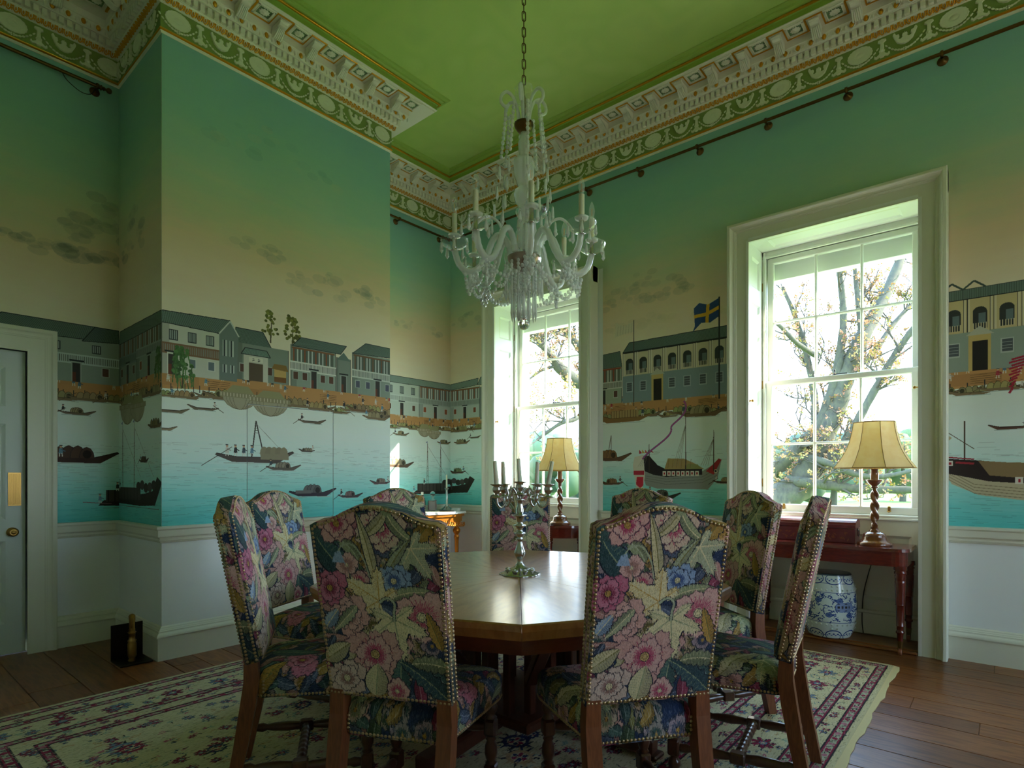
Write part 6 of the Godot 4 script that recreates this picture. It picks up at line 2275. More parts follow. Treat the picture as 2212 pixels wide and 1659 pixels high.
		pan.lathe([Vector2(0.013, 2.408), Vector2(0.04, 2.412), Vector2(0.064, 2.43), Vector2(0.072, 2.456)], 24, e, 1.0, 0.03, 12)
		obj("drip_pan", pan, M.clear, arm)
		var nz := MB.new()
		nz.lathe([Vector2(0.012, 2.462), Vector2(0.03, 2.468), Vector2(0.034, 2.478), Vector2(0.014, 2.476)], 18, e)
		obj("candle_collar", nz, M.crystal, arm)
		var cd := MB.new()
		cd.lathe([Vector2(0.0135, 2.472), Vector2(0.0135, 2.585), Vector2(0.0135, 2.585), Vector2(0.006, 2.588)], 12, e)
		obj("candle_tube", cd, M.wax, arm)
		var bu := MB.new()
		bu.lathe([Vector2(0.007, 2.586), Vector2(0.012, 2.6), Vector2(0.0165, 2.622), Vector2(0.013, 2.645), Vector2(0.006, 2.665), Vector2(0.0, 2.676)], 12, e)
		var bo := obj("bulb", bu, M.clear, arm)
		var fi := MB.new()
		for x in [-0.0035, 0.0035]:
			fi.tube([e + s * x + up * 2.6, e + s * x + up * 2.638], 0.0011, 5)
		obj("filament", fi, mat(c8(226, 158, 60), 0.4), bo)
		# drops round the pan
		var dp := MB.new()
		for j in 5:
			var t := d.rotated(up, TAU * j / 5 + 0.3) * 0.068
			dp.ball(e + t + up * 2.442, Vector3(0.006, 0.006, 0.006), 6, 4)
			spear(dp, e + t + up * 2.436, 0.062, 0.0105)
		obj("pan_drops", dp, M.crystal, arm).set_meta("kind", "stuff")
		# long strand from the crown down to the arm
		var sg := MB.new()
		var sp := hang(d.rotated(up, 0.12) * 0.092 + up * 3.12, d * 0.17 + up * 2.5, 0.05)
		beads(sg, sp.slice(0, 5), 0.0105, 0.024)
		for j in 4:
			var m: Vector3 = sp[5 + j * 2 if j < 4 else 12]
			spear(sg, m + up * 0.03, 0.085, 0.0095)
		beads(sg, sp.slice(11, 13), 0.007, 0.018)
		obj("bead_strand", sg, M.crystal, c).set_meta("kind", "stuff")
		# festoon to the next arm and a thick tassel of beads under the dip
		var d2 := Vector3(sin(a + TAU / 8), 0, cos(a + TAU / 8))
		var fe := MB.new()
		beads(fe, hang(d * 0.28 + up * 2.285, d2 * 0.28 + up * 2.285, 0.085, 14), 0.0095, 0.0205)
		beads(fe, hang(d * 0.1 + up * 2.3, d * 0.275 + up * 2.28, 0.11, 14), 0.0095, 0.0205)
		beads(fe, hang(d * 0.26 + up * 2.28 + s * 0.02, d * 0.3 + up * 2.28 - s * 0.02, 0.1, 14), 0.0095, 0.0205)
		beads(fe, hang(d * 0.24 + up * 2.28 - s * 0.02, d * 0.3 + up * 2.28 + s * 0.02, 0.07, 12), 0.0095, 0.0205)
		spear(fe, d * 0.28 + up * 2.27, 0.07, 0.012)
		obj("bead_festoon", fe, M.crystal, c).set_meta("kind", "stuff")
	# centre: rows of beads and icicles over the ball
	for ring in [[0.095, 2.33, 16, 0.13], [0.062, 2.29, 14, 0.2], [0.03, 2.27, 8, 0.18]]:
		var b := MB.new()
		for i in ring[2]:
			var a: float = TAU * i / ring[2]
			var t: Vector3 = Vector3(cos(a), 0, sin(a)) * ring[0]
			beads(b, [t + up * ring[1], t + up * (ring[1] - ring[3] * 0.5)], 0.009, 0.0185)
			spear(b, t + up * (ring[1] - ring[3] * 0.5), ring[3] * 0.5 + 0.045, 0.0085)
		obj("icicle_ring", b, M.crystal, c).set_meta("kind", "stuff")
	var bl := MB.new()
	bl.ball(Vector3(0, 2.033, 0), Vector3(0.03, 0.03, 0.03), 24, 14)
	obj("ball_finial", bl, M.glass, c)
	var bn := MB.new()
	bn.lathe([Vector2(0.0, 2.058), Vector2(0.018, 2.066), Vector2(0.008, 2.072), Vector2(0.016, 2.08), Vector2(0.004, 2.09), Vector2(0.003, 2.3)], 12)
	obj("finial_neck", bn, M.crystal, c)

# ---------------------------------------------------------------- candelabra and its candles
func candelabra() -> void:
	var at := Vector3(3.385, 0.75, 2.733)
	var t := thing("candelabra", "ornate silver five-light candelabra on the dining table", "candelabra", at, 40.38 * FD)
	var b := MB.new()
	b.lathe([Vector2(0.0, 0.0), Vector2(0.103, 0.0), Vector2(0.103, 0.004), Vector2(0.096, 0.009), Vector2(0.08, 0.012), Vector2(0.074, 0.02), Vector2(0.05, 0.03), Vector2(0.032, 0.036), Vector2(0.022, 0.05)], 48, Vector3.ZERO, 1.0, 0.045, 8)
	for i in 8:
		var a := TAU * (i + 0.5) / 8
		b.ball(Vector3(cos(a) * 0.066, 0.024, sin(a) * 0.066), Vector3(0.016, 0.008, 0.016), 8, 5)
	obj("base", b, M.silver, t)
	var s := MB.new()
	s.lathe([Vector2(0.022, 0.048), Vector2(0.014, 0.06), Vector2(0.013, 0.075), Vector2(0.02, 0.085), Vector2(0.028, 0.1), Vector2(0.029, 0.115), Vector2(0.02, 0.135), Vector2(0.012, 0.165), Vector2(0.012, 0.175), Vector2(0.021, 0.18), Vector2(0.012, 0.186), Vector2(0.018, 0.2), Vector2(0.03, 0.212), Vector2(0.014, 0.218), Vector2(0.012, 0.23), Vector2(0.02, 0.242), Vector2(0.035, 0.252), Vector2(0.014, 0.258), Vector2(0.017, 0.27), Vector2(0.021, 0.295), Vector2(0.041, 0.303), Vector2(0.016, 0.309), Vector2(0.02, 0.33), Vector2(0.013, 0.355), Vector2(0.012, 0.375), Vector2(0.026, 0.382), Vector2(0.01, 0.388), Vector2(0.008, 0.4), Vector2(0.014, 0.408)], 16, Vector3.ZERO, 1.0, 0.03, 8)
	obj("stem", s, M.silver, t)
	var spots := [Vector3(0, 0, 0)]
	for q in [[-0.118, 0.045], [-0.085, -0.09], [0.09, -0.085], [0.142, 0.04]]:
		spots.append(Vector3(q[0], 0, q[1]))
	var k := 0
	for p in spots:
		var hi := 0.408 if k == 0 else 0.395
		if k > 0:
			var d: Vector3 = p.normalized()
			var l: float = p.length()
			var m := MB.new()
			m.tube(curve([Vector3(0, 0.392, 0) + d * 0.012, Vector3(0, 0.43, 0) + d * l * 0.22, Vector3(0, 0.44, 0) + d * l * 0.36, Vector3(0, 0.405, 0) + d * l * 0.52, Vector3(0, 0.36, 0) + d * l * 0.66, Vector3(0, 0.345, 0) + d * l * 0.82, Vector3(0, 0.362, 0) + d * l * 0.96, Vector3(0, 0.395, 0) + d * l], 5), 0.0058, 8)
			m.ball(Vector3(0, 0.39, 0) + d * l * 0.58, Vector3(0.011, 0.022, 0.011), 8, 6)
			m.tube(curve([Vector3(0, 0.41, 0) + d * l * 0.5, Vector3(0, 0.44, 0) + d * l * 0.56, Vector3(0, 0.455, 0) + d * l * 0.52], 4), [0.007, 0.007, 0.007, 0.006, 0.006, 0.005, 0.004, 0.003, 0.002], 6)
			obj("arm", m, M.silver, t)
		var so := MB.new()
		so.lathe([Vector2(0.008, hi - 0.005), Vector2(0.032, hi), Vector2(0.033, hi + 0.004), Vector2(0.012, hi + 0.008), Vector2(0.01, hi + 0.018), Vector2(0.02, hi + 0.03), Vector2(0.022, hi + 0.045), Vector2(0.016, hi + 0.056), Vector2(0.032, hi + 0.064), Vector2(0.033, hi + 0.068), Vector2(0.013, hi + 0.066)], 20, p, 1.0, 0.06, 7)
		obj("socket", so, M.silver, t)
		var labels := ["pale green candle in the middle socket of the silver candelabra", "pale candle in the silver candelabra arm towards the chimney breast", "pale candle in the silver candelabra arm towards the gilt console", "pale candle in the silver candelabra arm towards the pier between windows", "pale leaning candle in the silver candelabra arm towards the mahogany table"]
		var cd := thing("candle", labels[k], "candle", at + Vector3(p.x, 0, p.z).rotated(Vector3.UP, 40.38 * FD) + Vector3(0, hi + 0.062, 0), 40.38 * FD, "candles in the candelabra")
		cd.rotation.z = [0.06, 0.08, 0.03, -0.03, -0.17][k]
		var w := MB.new()
		w.lathe([Vector2(0.0, 0.0), Vector2(0.0125, 0.0), Vector2(0.0095, 0.122), Vector2(0.0095, 0.122), Vector2(0.0, 0.124)], 14)
		obj("wax", w, M.candle, cd)
		var wi := MB.new()
		wi.tube([Vector3(0, 0.122, 0), Vector3(0.001, 0.129, 0), Vector3(0.003, 0.134, 0)], 0.0008, 5)
		obj("wick", wi, M.black, cd)
		k += 1

# ---------------------------------------------------------------- table lamps
func barley_lamp(at: Vector3, label: String, turn: float) -> void:
	var t := thing("table_lamp", label, "lamp", at, turn, "barley-twist lamps in the windows")
	var b := MB.new()
	b.lathe([Vector2(0.0, 0.0), Vector2(0.112, 0.0), Vector2(0.113, 0.012), Vector2(0.11, 0.022), Vector2(0.098, 0.03), Vector2(0.078, 0.046), Vector2(0.077, 0.06), Vector2(0.072, 0.066), Vector2(0.075, 0.074), Vector2(0.07, 0.084), Vector2(0.052, 0.094), Vector2(0.034, 0.1), Vector2(0.036, 0.108), Vector2(0.026, 0.114), Vector2(0.024, 0.12), Vector2(0.026, 0.13)], 28)
	obj("base", b, M.twist, t)
	# the twisted shaft: two strands wound round each other
	var m := MB.new()
	m.g = 1
	var n := 60
	var seg := 20
	for i in n:
		for k in seg:
			var q := []
			for v in [[k, i], [k + 1, i], [k + 1, i + 1], [k, i + 1]]:
				var a: float = TAU * v[0] / seg
				var s: float = float(v[1]) / n
				var sw := 0.013 + 0.011 * pow(sin(PI * s), 0.4)
				var r := sw + 0.0085 * cos(2 * (a - s * TAU * 1.9)) * minf(1.0, sin(PI * s) * 3.0)
				q.append(Vector3(cos(a) * r, 0.125 + s * 0.3, sin(a) * r))
			m.quad(q[0], q[3], q[2], q[1])
	obj("twisted_shaft", m, M.twist, t)
	var u := MB.new()
	u.lathe([Vector2(0.018, 0.42), Vector2(0.028, 0.426), Vector2(0.02, 0.432), Vector2(0.022, 0.44), Vector2(0.038, 0.452), Vector2(0.054, 0.476), Vector2(0.054, 0.482), Vector2(0.03, 0.484), Vector2(0.026, 0.486), Vector2(0.026, 0.556), Vector2(0.029, 0.56), Vector2(0.026, 0.564), Vector2(0.0, 0.565)], 20)
	obj("candle_cup", u, M.twist, t)
	var br := MB.new()
	br.lathe([Vector2(0.013, 0.564), Vector2(0.006, 0.574), Vector2(0.013, 0.584), Vector2(0.006, 0.596), Vector2(0.008, 0.6), Vector2(0.008, 0.63)], 12)
	obj("neck", br, M.brass, t)
	# octagonal bell shade of stitched skin: eight curved panels
	var prof := [Vector2(0.268, 0.57), Vector2(0.225, 0.632), Vector2(0.188, 0.7), Vector2(0.163, 0.77), Vector2(0.147, 0.84), Vector2(0.137, 0.905)]
	var wires := MB.new()
	for k in 8:
		var pm := MB.new()
		pm.g = 1
		var a := TAU * k / 8
		var c := TAU * (k + 1) / 8
		var da := Vector3(cos(a), 0, sin(a))
		var dc := Vector3(cos(c), 0, sin(c))
		for i in prof.size() - 1:
			var p: Vector2 = prof[i]
			var q: Vector2 = prof[i + 1]
			for o in [0.0, -0.0016]:
				var A: Vector3 = da * (p.x + o) + Vector3(0, p.y, 0)
				var B: Vector3 = dc * (p.x + o) + Vector3(0, p.y, 0)
				var C: Vector3 = dc * (q.x + o) + Vector3(0, q.y, 0)
				var D: Vector3 = da * (q.x + o) + Vector3(0, q.y, 0)
				if o == 0.0:
					pm.g = 1
					pm.quad(A, D, C, B)
				else:
					pm.g = 2
					pm.quad(A, B, C, D)
		obj("shade_panel", pm, M.shade, t)
		var line := []
		for p in prof:
			line.append(da * p.x + Vector3(0, p.y, 0))
		wires.tube(line, 0.0022, 5)
		for e in [0, prof.size() - 1]:
			wires.tube([da * prof[e].x + Vector3(0, prof[e].y, 0), dc * prof[e].x + Vector3(0, prof[e].y, 0)], 0.0042, 6)
	obj("shade_binding", wires, mat(c8(170, 136, 78), 0.8), t)

func turned_leg(at: Vector3, h: float, parent: Node3D, m: Material, thick := 1.0, caster := true) -> void:
	var b := MB.new()
	var s := thick
	var y0 := 0.095 if caster else 0.0
	var l := h - y0
	var q := []
	for p in [[0.017, 0.0], [0.019, 0.1], [0.026, 0.11], [0.027, 0.13], [0.02, 0.145], [0.022, 0.16], [0.022, 0.2], [0.026, 0.205], [0.024, 0.21], [0.027, 0.48], [0.031, 0.485], [0.027, 0.492], [0.028, 0.5], [0.034, 0.77], [0.034, 0.8], [0.03, 0.81], [0.036, 0.82], [0.03, 0.83], [0.036, 0.84], [0.03, 0.85], [0.036, 0.86], [0.031, 0.875], [0.038, 0.9], [0.038, 0.92], [0.03, 0.93], [0.042, 0.95], [0.04, 1.0]]:
		q.append(Vector2(p[0] * s, y0 + p[1] * l))
	b.lathe(q, 18, at)
	var o := obj("leg", b, m, parent)
	if caster:
		var c := MB.new()
		c.lathe([Vector2(0.014, 0.05), Vector2(0.017, 0.07), Vector2(0.019, 0.1)], 12, at)
		c.bar(at + Vector3(-0.012, 0.055, 0), at + Vector3(-0.012, 0.02, 0.008), 0.004, 0.018)
		c.bar(at + Vector3(0.012, 0.055, 0), at + Vector3(0.012, 0.02, 0.008), 0.004, 0.018)
		obj("caster_fork", c, M.dark_brass, o)
		var w := MB.new()
		w.xf = Transform3D(Basis(Vector3(0, 1, 0), Vector3(-1, 0, 0), Vector3(0, 0, 1)), at + Vector3(0.012, 0.023, 0.008))
		w.lathe([Vector2(0, 0.0), Vector2(0.02, 0.0), Vector2(0.023, 0.004), Vector2(0.023, 0.02), Vector2(0.02, 0.024), Vector2(0, 0.024)], 16)
		obj("caster_wheel", w, mat(c8(142, 84, 54), 0.5), o)

func consoles() -> void:
	# long mahogany table in the window recess
	var t := thing("console_table", "long red mahogany side table with turned legs on brass casters", "table", Vector3(4.235, 0, 0.02))
	var top := MB.new()
	var H := 0.745
	var pl := PackedVector2Array()
	var hx := 0.545
	var zb := -0.225
	var zf := 0.2
	for q in [[hx, zb], [-hx, zb]]:
		pl.append(Vector2(q[0], -q[1]))
	for i in 7:
		var a := PI - PI / 2 * i / 6
		pl.append(Vector2(-hx + 0.09 + cos(a) * 0.09, -(zf - 0.09 + sin(a) * 0.09)))
	for i in 7:
		var a := PI / 2 - PI / 2 * i / 6
		pl.append(Vector2(hx - 0.09 + cos(a) * 0.09, -(zf - 0.09 + sin(a) * 0.09)))
	top.xf = Transform3D(Basis(Vector3(1, 0, 0), Vector3(0, 0, -1), Vector3(0, 1, 0)), Vector3.ZERO)
	top.prism(pl.duplicate(), H - 0.022, H, 0.004)
	obj("top", top, M.mahogany, t)
	var fr := MB.new()
	var inner := PackedVector2Array()
	for p in pl:
		inner.append(Vector2(p.x * 0.965, (p.y - 0.0) * 0.95))
	fr.xf = top.xf
	fr.prism(inner, H - 0.125, H - 0.022)
	obj("frieze", fr, M.mahogany, t)
	for q in [[hx - 0.06, zf - 0.055, 0.0], [-hx + 0.06, zf - 0.055, 0.0], [hx - 0.045, zb + 0.05, 0.03], [-hx + 0.045, zb + 0.05, 0.03]]:
		turned_leg(Vector3(q[0], q[2], q[1]), H - 0.12 - q[2], t, M.mahogany_leg, 1.0, true)
	# half-round mahogany table in the other window
	var d := thing("demilune_table", "half-round red mahogany table with turned legs in the window", "table", Vector3(1.46, 0, -0.18))
	var dt := MB.new()
	var dp := PackedVector2Array()
	for i in 25:
		var a := PI * i / 24
		dp.append(Vector2(cos(a) * 0.55, -sin(a) * 0.46))
	dt.xf = top.xf
	dt.prism(dp.duplicate(), 0.723, 0.745, 0.004)
	obj("top", dt, M.mahogany, d)
	var df := MB.new()
	var di := PackedVector2Array()
	for p in dp:
		di.append(p * 0.95)
	df.xf = top.xf
	df.prism(di, 0.615, 0.723)
	obj("frieze", df, M.mahogany, d)
	for a in [0.12, 0.36, 0.64, 0.88]:
		turned_leg(Vector3(cos(PI * a) * 0.49, 0.0 if sin(PI * a) > 0.62 else 0.03, sin(PI * a) * 0.4), 0.62 - (0.0 if sin(PI * a) > 0.62 else 0.03), d, M.mahogany_leg, 1.0, false)
	# gilt console with a marble slab, in the recess beyond the chimney breast
	var g := thing("gilt_console", "carved gilt console table with white marble top", "table", Vector3(0.0, 0, 0.84))
	var ms := MB.new()
	var mp := PackedVector2Array()
	for i in 29:
		var s := lerpf(-0.68, 0.68, i / 28.0)
		var x := 0.46 - 0.03 * cos(s * 7.0) + 0.02
		if absf(s) > 0.62:
			x -= (absf(s) - 0.62) * 0.7
		mp.append(Vector2(x, s))
	mp.append(Vector2(0.05, 0.68))
	mp.append(Vector2(0.05, -0.68))
	ms.xf = Transform3D(Basis(Vector3(1, 0, 0), Vector3(0, 0, 1), Vector3(0, -1, 0)), Vector3(0, 0, 0))
	ms.prism(mp.duplicate(), -0.85, -0.825, 0.0)
	ms.xf = Transform3D(Basis(Vector3(1, 0, 0), Vector3(0, 0, -1), Vector3(0, 1, 0)), Vector3(0, 0, 0))
	var mp2 := PackedVector2Array()
	for p in mp:
		mp2.append(Vector2(p.x, -p.y))
	ms = MB.new()
	ms.xf = Transform3D(Basis(Vector3(1, 0, 0), Vector3(0, 0, -1), Vector3(0, 1, 0)), Vector3(0, 0, 0))
	ms.prism(mp2.duplicate(), 0.826, 0.85, 0.006)
	obj("marble_top", ms, M.marble, g)
	var ap := MB.new()
	ap.xf = ms.xf
	var a2 := PackedVector2Array()
	for p in mp2:
		a2.append(Vector2(maxf(0.055, p.x - 0.035), p.y * 0.95))
	ap.prism(a2, 0.735, 0.828, 0.0)
	var a3 := PackedVector2Array()
	for p in mp2:
		a3.append(Vector2(maxf(0.052, p.x - 0.015), p.y * 0.975))
	ap.prism(a3, 0.795, 0.826, 0.0)
	obj("apron", ap, M.giltwood, g)
	# pierced leafy carving hanging under the apron: scrolls and blossoms
	var cv := MB.new()
	for i in 46:
		var s := lerpf(-0.6, 0.6, i / 45.0)
		var x := 0.46 - 0.03 * cos(s * 7.0) - 0.01
		var y := 0.722 - 0.028 * absf(cos(s * 5.2))
		cv.tube(curve([Vector3(x, y + 0.03, s - 0.02), Vector3(x + 0.008, y, s - 0.012), Vector3(x + 0.012, y - 0.018, s + 0.006), Vector3(x + 0.01, y - 0.004, s + 0.016), Vector3(x + 0.006, y + 0.008, s + 0.008)], 3), 0.0052, 5)
		if i % 3 == 0:
			for j in 5:
				var b := TAU * j / 5
				cv.ball(Vector3(x + 0.012, y + 0.004 + sin(b) * 0.012, s + cos(b) * 0.012), Vector3(0.006, 0.008, 0.008), 5, 4)
	for sg in [-1.0, 1.0]:
		for i in 9:
			cv.ball(Vector3(0.44 - i * 0.002, 0.815 - i * 0.013, sg * (0.5 + 0.008 * sin(i * 1.7))), Vector3(0.012, 0.01, 0.014), 6, 4)
	obj("carving", cv, M.giltwood, g)
	for q in [[0.37, 0.585], [0.37, -0.585], [0.09, 0.62], [0.09, -0.62]]:
		var lg := MB.new()
		lg.lathe([Vector2(0.012, 0.0), Vector2(0.02, 0.01), Vector2(0.024, 0.03), Vector2(0.016, 0.045), Vector2(0.014, 0.06), Vector2(0.024, 0.5), Vector2(0.027, 0.53), Vector2(0.03, 0.535), Vector2(0.03, 0.56), Vector2(0.022, 0.57), Vector2(0.026, 0.58), Vector2(0.042, 0.61), Vector2(0.044, 0.63), Vector2(0.03, 0.65), Vector2(0.022, 0.665), Vector2(0.03, 0.68), Vector2(0.026, 0.7)], 24, Vector3(q[0], 0, q[1]), 1.0, 0.05, 12)
		lg.box(Vector3(q[0], 0.765, q[1]), Vector3(0.075, 0.13, 0.075), 0.01)
		obj("leg", lg, M.giltwood, g)
	var bs := MB.new()
	bs.box(Vector3(0.1, 0.275, 0), Vector3(0.08, 0.03, 1.2), 0.005)
	obj("stretcher", bs, M.giltwood, g)

func smalls() -> void:
	M.shade = mat(Color.WHITE, 0.75)
	M.shade.albedo_texture = noise_tex([c8(248, 240, 210), c8(244, 232, 194), c8(250, 244, 220), c8(240, 222, 176)], 0.012, 256, 256, 61, 4)
	M.shade.uv1_triplanar = true
	M.shade.uv1_scale = Vector3(2, 2, 2)
	M.shade.backlight_enabled = true
	M.shade.backlight = Color(1.0, 0.95, 0.8)
	var H := 0.745
	barley_lamp(Vector3(4.545, H, 0.03), "barley-twist wooden lamp with skin shade beside the red lacquer box", 0.4)
	barley_lamp(Vector3(1.69, H, 0.02), "barley-twist wooden lamp with skin shade on the half-round table", 0.1)
	# red lacquer box with a rounded lid
	var b := thing("lacquer_box", "red lacquer box with rounded lid and dark lock plate", "box", Vector3(4.14, H, -0.06))
	var lac := mat(Color.WHITE, 0.3)
	lac.albedo_texture = noise_tex([c8(96, 26, 34), c8(112, 34, 42), c8(104, 30, 36), c8(122, 46, 46)], 0.02, 256, 256, 63, 3)
	lac.uv1_triplanar = true
	lac.clearcoat_enabled = true
	lac.clearcoat = 0.6
	lac.clearcoat_roughness = 0.15
	var bb := MB.new()
	bb.box(Vector3(0, 0.055, 0), Vector3(0.56, 0.11, 0.19), 0.004)
	obj("body", bb, lac, b)
	var ld := MB.new()
	var lp := PackedVector2Array([Vector2(-0.097, 0.112), Vector2(0.097, 0.112), Vector2(0.097, 0.14)])
	for i in 9:
		var a := PI * i / 8
		lp.append(Vector2(cos(a) * 0.09 + 0.0, 0.142 + sin(a) * 0.042))
	lp.append(Vector2(-0.097, 0.14))
	ld.xf = Transform3D(Basis(Vector3(0, 0, -1), Vector3(0, 1, 0), Vector3(1, 0, 0)), Vector3.ZERO)
	ld.prism(lp, -0.283, 0.283, 0.003)
	obj("lid", ld, lac, b)
	var og := MB.new()
	for i in 13:
		for sx in [-1.0, 1.0]:
			var r := RandomNumberGenerator.new()
			r.seed = i * 7 + int(sx)
			og.xf = Transform3D(Basis(Vector3(0, 0, 1), r.randf() * TAU), Vector3(sx * (0.09 + r.randf() * 0.16), 0.025 + r.randf() * 0.06, 0.0955))
			og.prism(PackedVector2Array([Vector2(-0.014, 0), Vector2(0, -0.005), Vector2(0.014, 0), Vector2(0, 0.005)]), -0.0005, 0.0006)
	obj("gilt_flowers", og, mat(c8(138, 72, 34), 0.5), b)
	var pt := MB.new()
	pt.box(Vector3(0.0, 0.09, 0.098), Vector3(0.085, 0.1, 0.004), 0.001)
	pt.box(Vector3(0.0, 0.1, 0.101), Vector3(0.03, 0.05, 0.005), 0.002)
	obj("lock_plate", pt, mat(c8(44, 40, 32), 0.4, 0.8), b)
	for sx in [-1.0, 1.0]:
		var hd := MB.new()
		var q := []
		for i in 17:
			var a := TAU * i / 16
			q.append(Vector3(sx * 0.288, 0.075 + sin(a) * 0.025, cos(a) * 0.025))
		hd.tube(q, 0.003, 6, false)
		hd.box(Vector3(sx * 0.282, 0.1, 0), Vector3(0.006, 0.02, 0.02), 0.002)
		obj("side_handle", hd, mat(c8(60, 56, 50), 0.35, 0.8), b)
	# white canister with pink bands
	var cn := thing("canister", "tall white canister with pink lid band and lettering", "canister", Vector3(3.8, H, -0.08))
	var cb := MB.new()
	cb.lathe([Vector2(0.0, 0.0), Vector2(0.042, 0.0), Vector2(0.042, 0.004), Vector2(0.042, 0.205)], 28)
	obj("body", cb, mat(c8(232, 232, 228), 0.4), cn)
	var cp := MB.new()
	cp.lathe([Vector2(0.0425, 0.185), Vector2(0.0432, 0.186), Vector2(0.0432, 0.2), Vector2(0.0425, 0.201)], 28)
	cp.lathe([Vector2(0.0425, 0.004), Vector2(0.0428, 0.005), Vector2(0.0428, 0.012), Vector2(0.0425, 0.013)], 28)
	obj("band", cp, mat(c8(206, 52, 92), 0.45), cn)
	var cl := MB.new()
	cl.lathe([Vector2(0.043, 0.201), Vector2(0.043, 0.212), Vector2(0.04, 0.215), Vector2(0.0, 0.215)], 28)
	obj("lid", cl, mat(c8(238, 232, 230), 0.4), cn)
	var ct := MB.new()
	for i in 7:
		ct.xf = Transform3D(Basis(Vector3.UP, 0.25), Vector3.ZERO)
		ct.box(Vector3(0.006 * (i % 2), 0.15 - i * 0.014, 0.0418), Vector3(0.03 - 0.006 * (i % 3), 0.004 if i else 0.008, 0.001))
	obj("print", ct, mat(c8(150, 130, 136), 0.6), cn)
	garden_stool()
	# lamp flex trailing from the table to the skirting
	var cd := MB.new()
	cd.tube(curve([Vector3(4.5, 0.61, -0.208), Vector3(4.47, 0.5, -0.208), Vector3(4.44, 0.36, -0.208), Vector3(4.43, 0.24, -0.2), Vector3(4.43, 0.12, -0.185), Vector3(4.44, 0.036, -0.18)], 6), 0.0035, 6)
	tag(obj("power_cord", cd, M.black), "black lamp flex running down behind the garden stool", "cord")
	# on the half-round table, and under it
	var bk := thing("book", "black book with gold spine lettering leaning by the lamp", "book", Vector3(1.32, H, -0.09), 0.5)
	var cv := MB.new()
	cv.box(Vector3(0, 0.05, 0), Vector3(0.16, 0.1, 0.028), 0.002)
	obj("cover", cv, mat(c8(34, 32, 32), 0.5), bk)
	var sp := MB.new()
	sp.box(Vector3(0.0, 0.06, 0.0145), Vector3(0.11, 0.018, 0.001))
	sp.box(Vector3(0.0, 0.034, 0.0145), Vector3(0.07, 0.008, 0.001))
	obj("lettering", sp, mat(c8(168, 140, 82), 0.4, 0.6), bk)
	var jr := thing("porcelain_jar", "blue and white porcelain jar under the half-round table", "jar", Vector3(1.3, 0.03, -0.02))
	var jb := MB.new()
	jb.lathe([Vector2(0.0, 0.0), Vector2(0.08, 0.0), Vector2(0.11, 0.08), Vector2(0.14, 0.2), Vector2(0.145, 0.28), Vector2(0.12, 0.36), Vector2(0.08, 0.39), Vector2(0.08, 0.41), Vector2(0.0, 0.41)], 28)
	obj("body", jb, M.porcelain, jr)
	# things on the marble
	var mh := 0.85
	var dc := thing("decanter", "square cut-glass decanter of dark red port with ball stopper", "decanter", Vector3(0.17, mh, 0.45), 0.7)
	var dg := MB.new()
	dg.box(Vector3(0, 0.064, 0), Vector3(0.098, 0.126, 0.098), 0.012)
	dg.lathe([Vector2(0.046, 0.125), Vector2(0.03, 0.134), Vector2(0.015, 0.142), Vector2(0.014, 0.155), Vector2(0.028, 0.162), Vector2(0.026, 0.166)], 16)
	obj("bottle", dg, M.clear, dc)
	var wn := MB.new()
	wn.box(Vector3(0, 0.062, 0), Vector3(0.09, 0.116, 0.09), 0.012)
	for i in 9:
		for sgn in [-1.0, 1.0]:
			wn.bar(Vector3(-0.045, 0.01 + i * 0.012, sgn * 0.046), Vector3(0.045, 0.026 + i * 0.012, sgn * 0.046), 0.004, 0.006)
			wn.bar(Vector3(sgn * 0.046, 0.01 + i * 0.012, -0.045), Vector3(sgn * 0.046, 0.026 + i * 0.012, 0.045), 0.004, 0.006)
	obj("port", wn, mat(c8(58, 12, 26), 0.15), dc)
	var ds := MB.new()
	ds.ball(Vector3(0, 0.2, 0), Vector3(0.033, 0.033, 0.033), 12, 8)
	ds.lathe([Vector2(0.012, 0.15), Vector2(0.012, 0.172)], 10)
	obj("stopper", ds, M.glass, dc)
	var ck := thing("candlestick", "silver column candlestick with tall cream candle on the marble", "candlestick", Vector3(0.18, mh, 0.235))
	var cs := MB.new()
	cs.flat()
	cs.lathe([Vector2(0.0, 0.0), Vector2(0.088, 0.0), Vector2(0.088, 0.006), Vector2(0.088, 0.006), Vector2(0.04, 0.035), Vector2(0.022, 0.05), Vector2(0.02, 0.055)], 8)
	cs.lathe([Vector2(0.02, 0.055), Vector2(0.02, 0.06), Vector2(0.0155, 0.066), Vector2(0.0145, 0.235), Vector2(0.017, 0.242), Vector2(0.024, 0.25), Vector2(0.024, 0.256), Vector2(0.034, 0.262), Vector2(0.034, 0.266), Vector2(0.014, 0.266)], 18, Vector3.ZERO, 1.0, 0.03, 9)
	obj("column", cs, M.silver, ck)
	var cx := MB.new()
	cx.lathe([Vector2(0.0, 0.262), Vector2(0.0115, 0.262), Vector2(0.009, 0.42), Vector2(0.009, 0.42), Vector2(0.0, 0.425)], 14)
	tag(obj("candle", cx, M.wax, self, ck.position), "tall cream candle in the silver column candlestick", "candle")
	var co := thing("coaster_stack", "small stack of white coasters at the end of the marble top", "coasters", Vector3(0.34, mh, 0.24), 0.3)
	for i in 4:
		var cm := MB.new()
		cm.box(Vector3(0.001 * i, 0.0035 + i * 0.0075, -0.001 * i), Vector3(0.085, 0.006, 0.07), 0.001)
		obj("coaster", cm, mat(c8(234, 234, 226), 0.5), co)
	var tr := MB.new()
	tr.box(Vector3(0.36, mh + 0.005, 0.4), Vector3(0.14, 0.008, 0.1), 0.002)
	tag(obj("tray", tr, mat(c8(70, 40, 34), 0.4)), "small dark tray lying beside the white coasters", "tray")
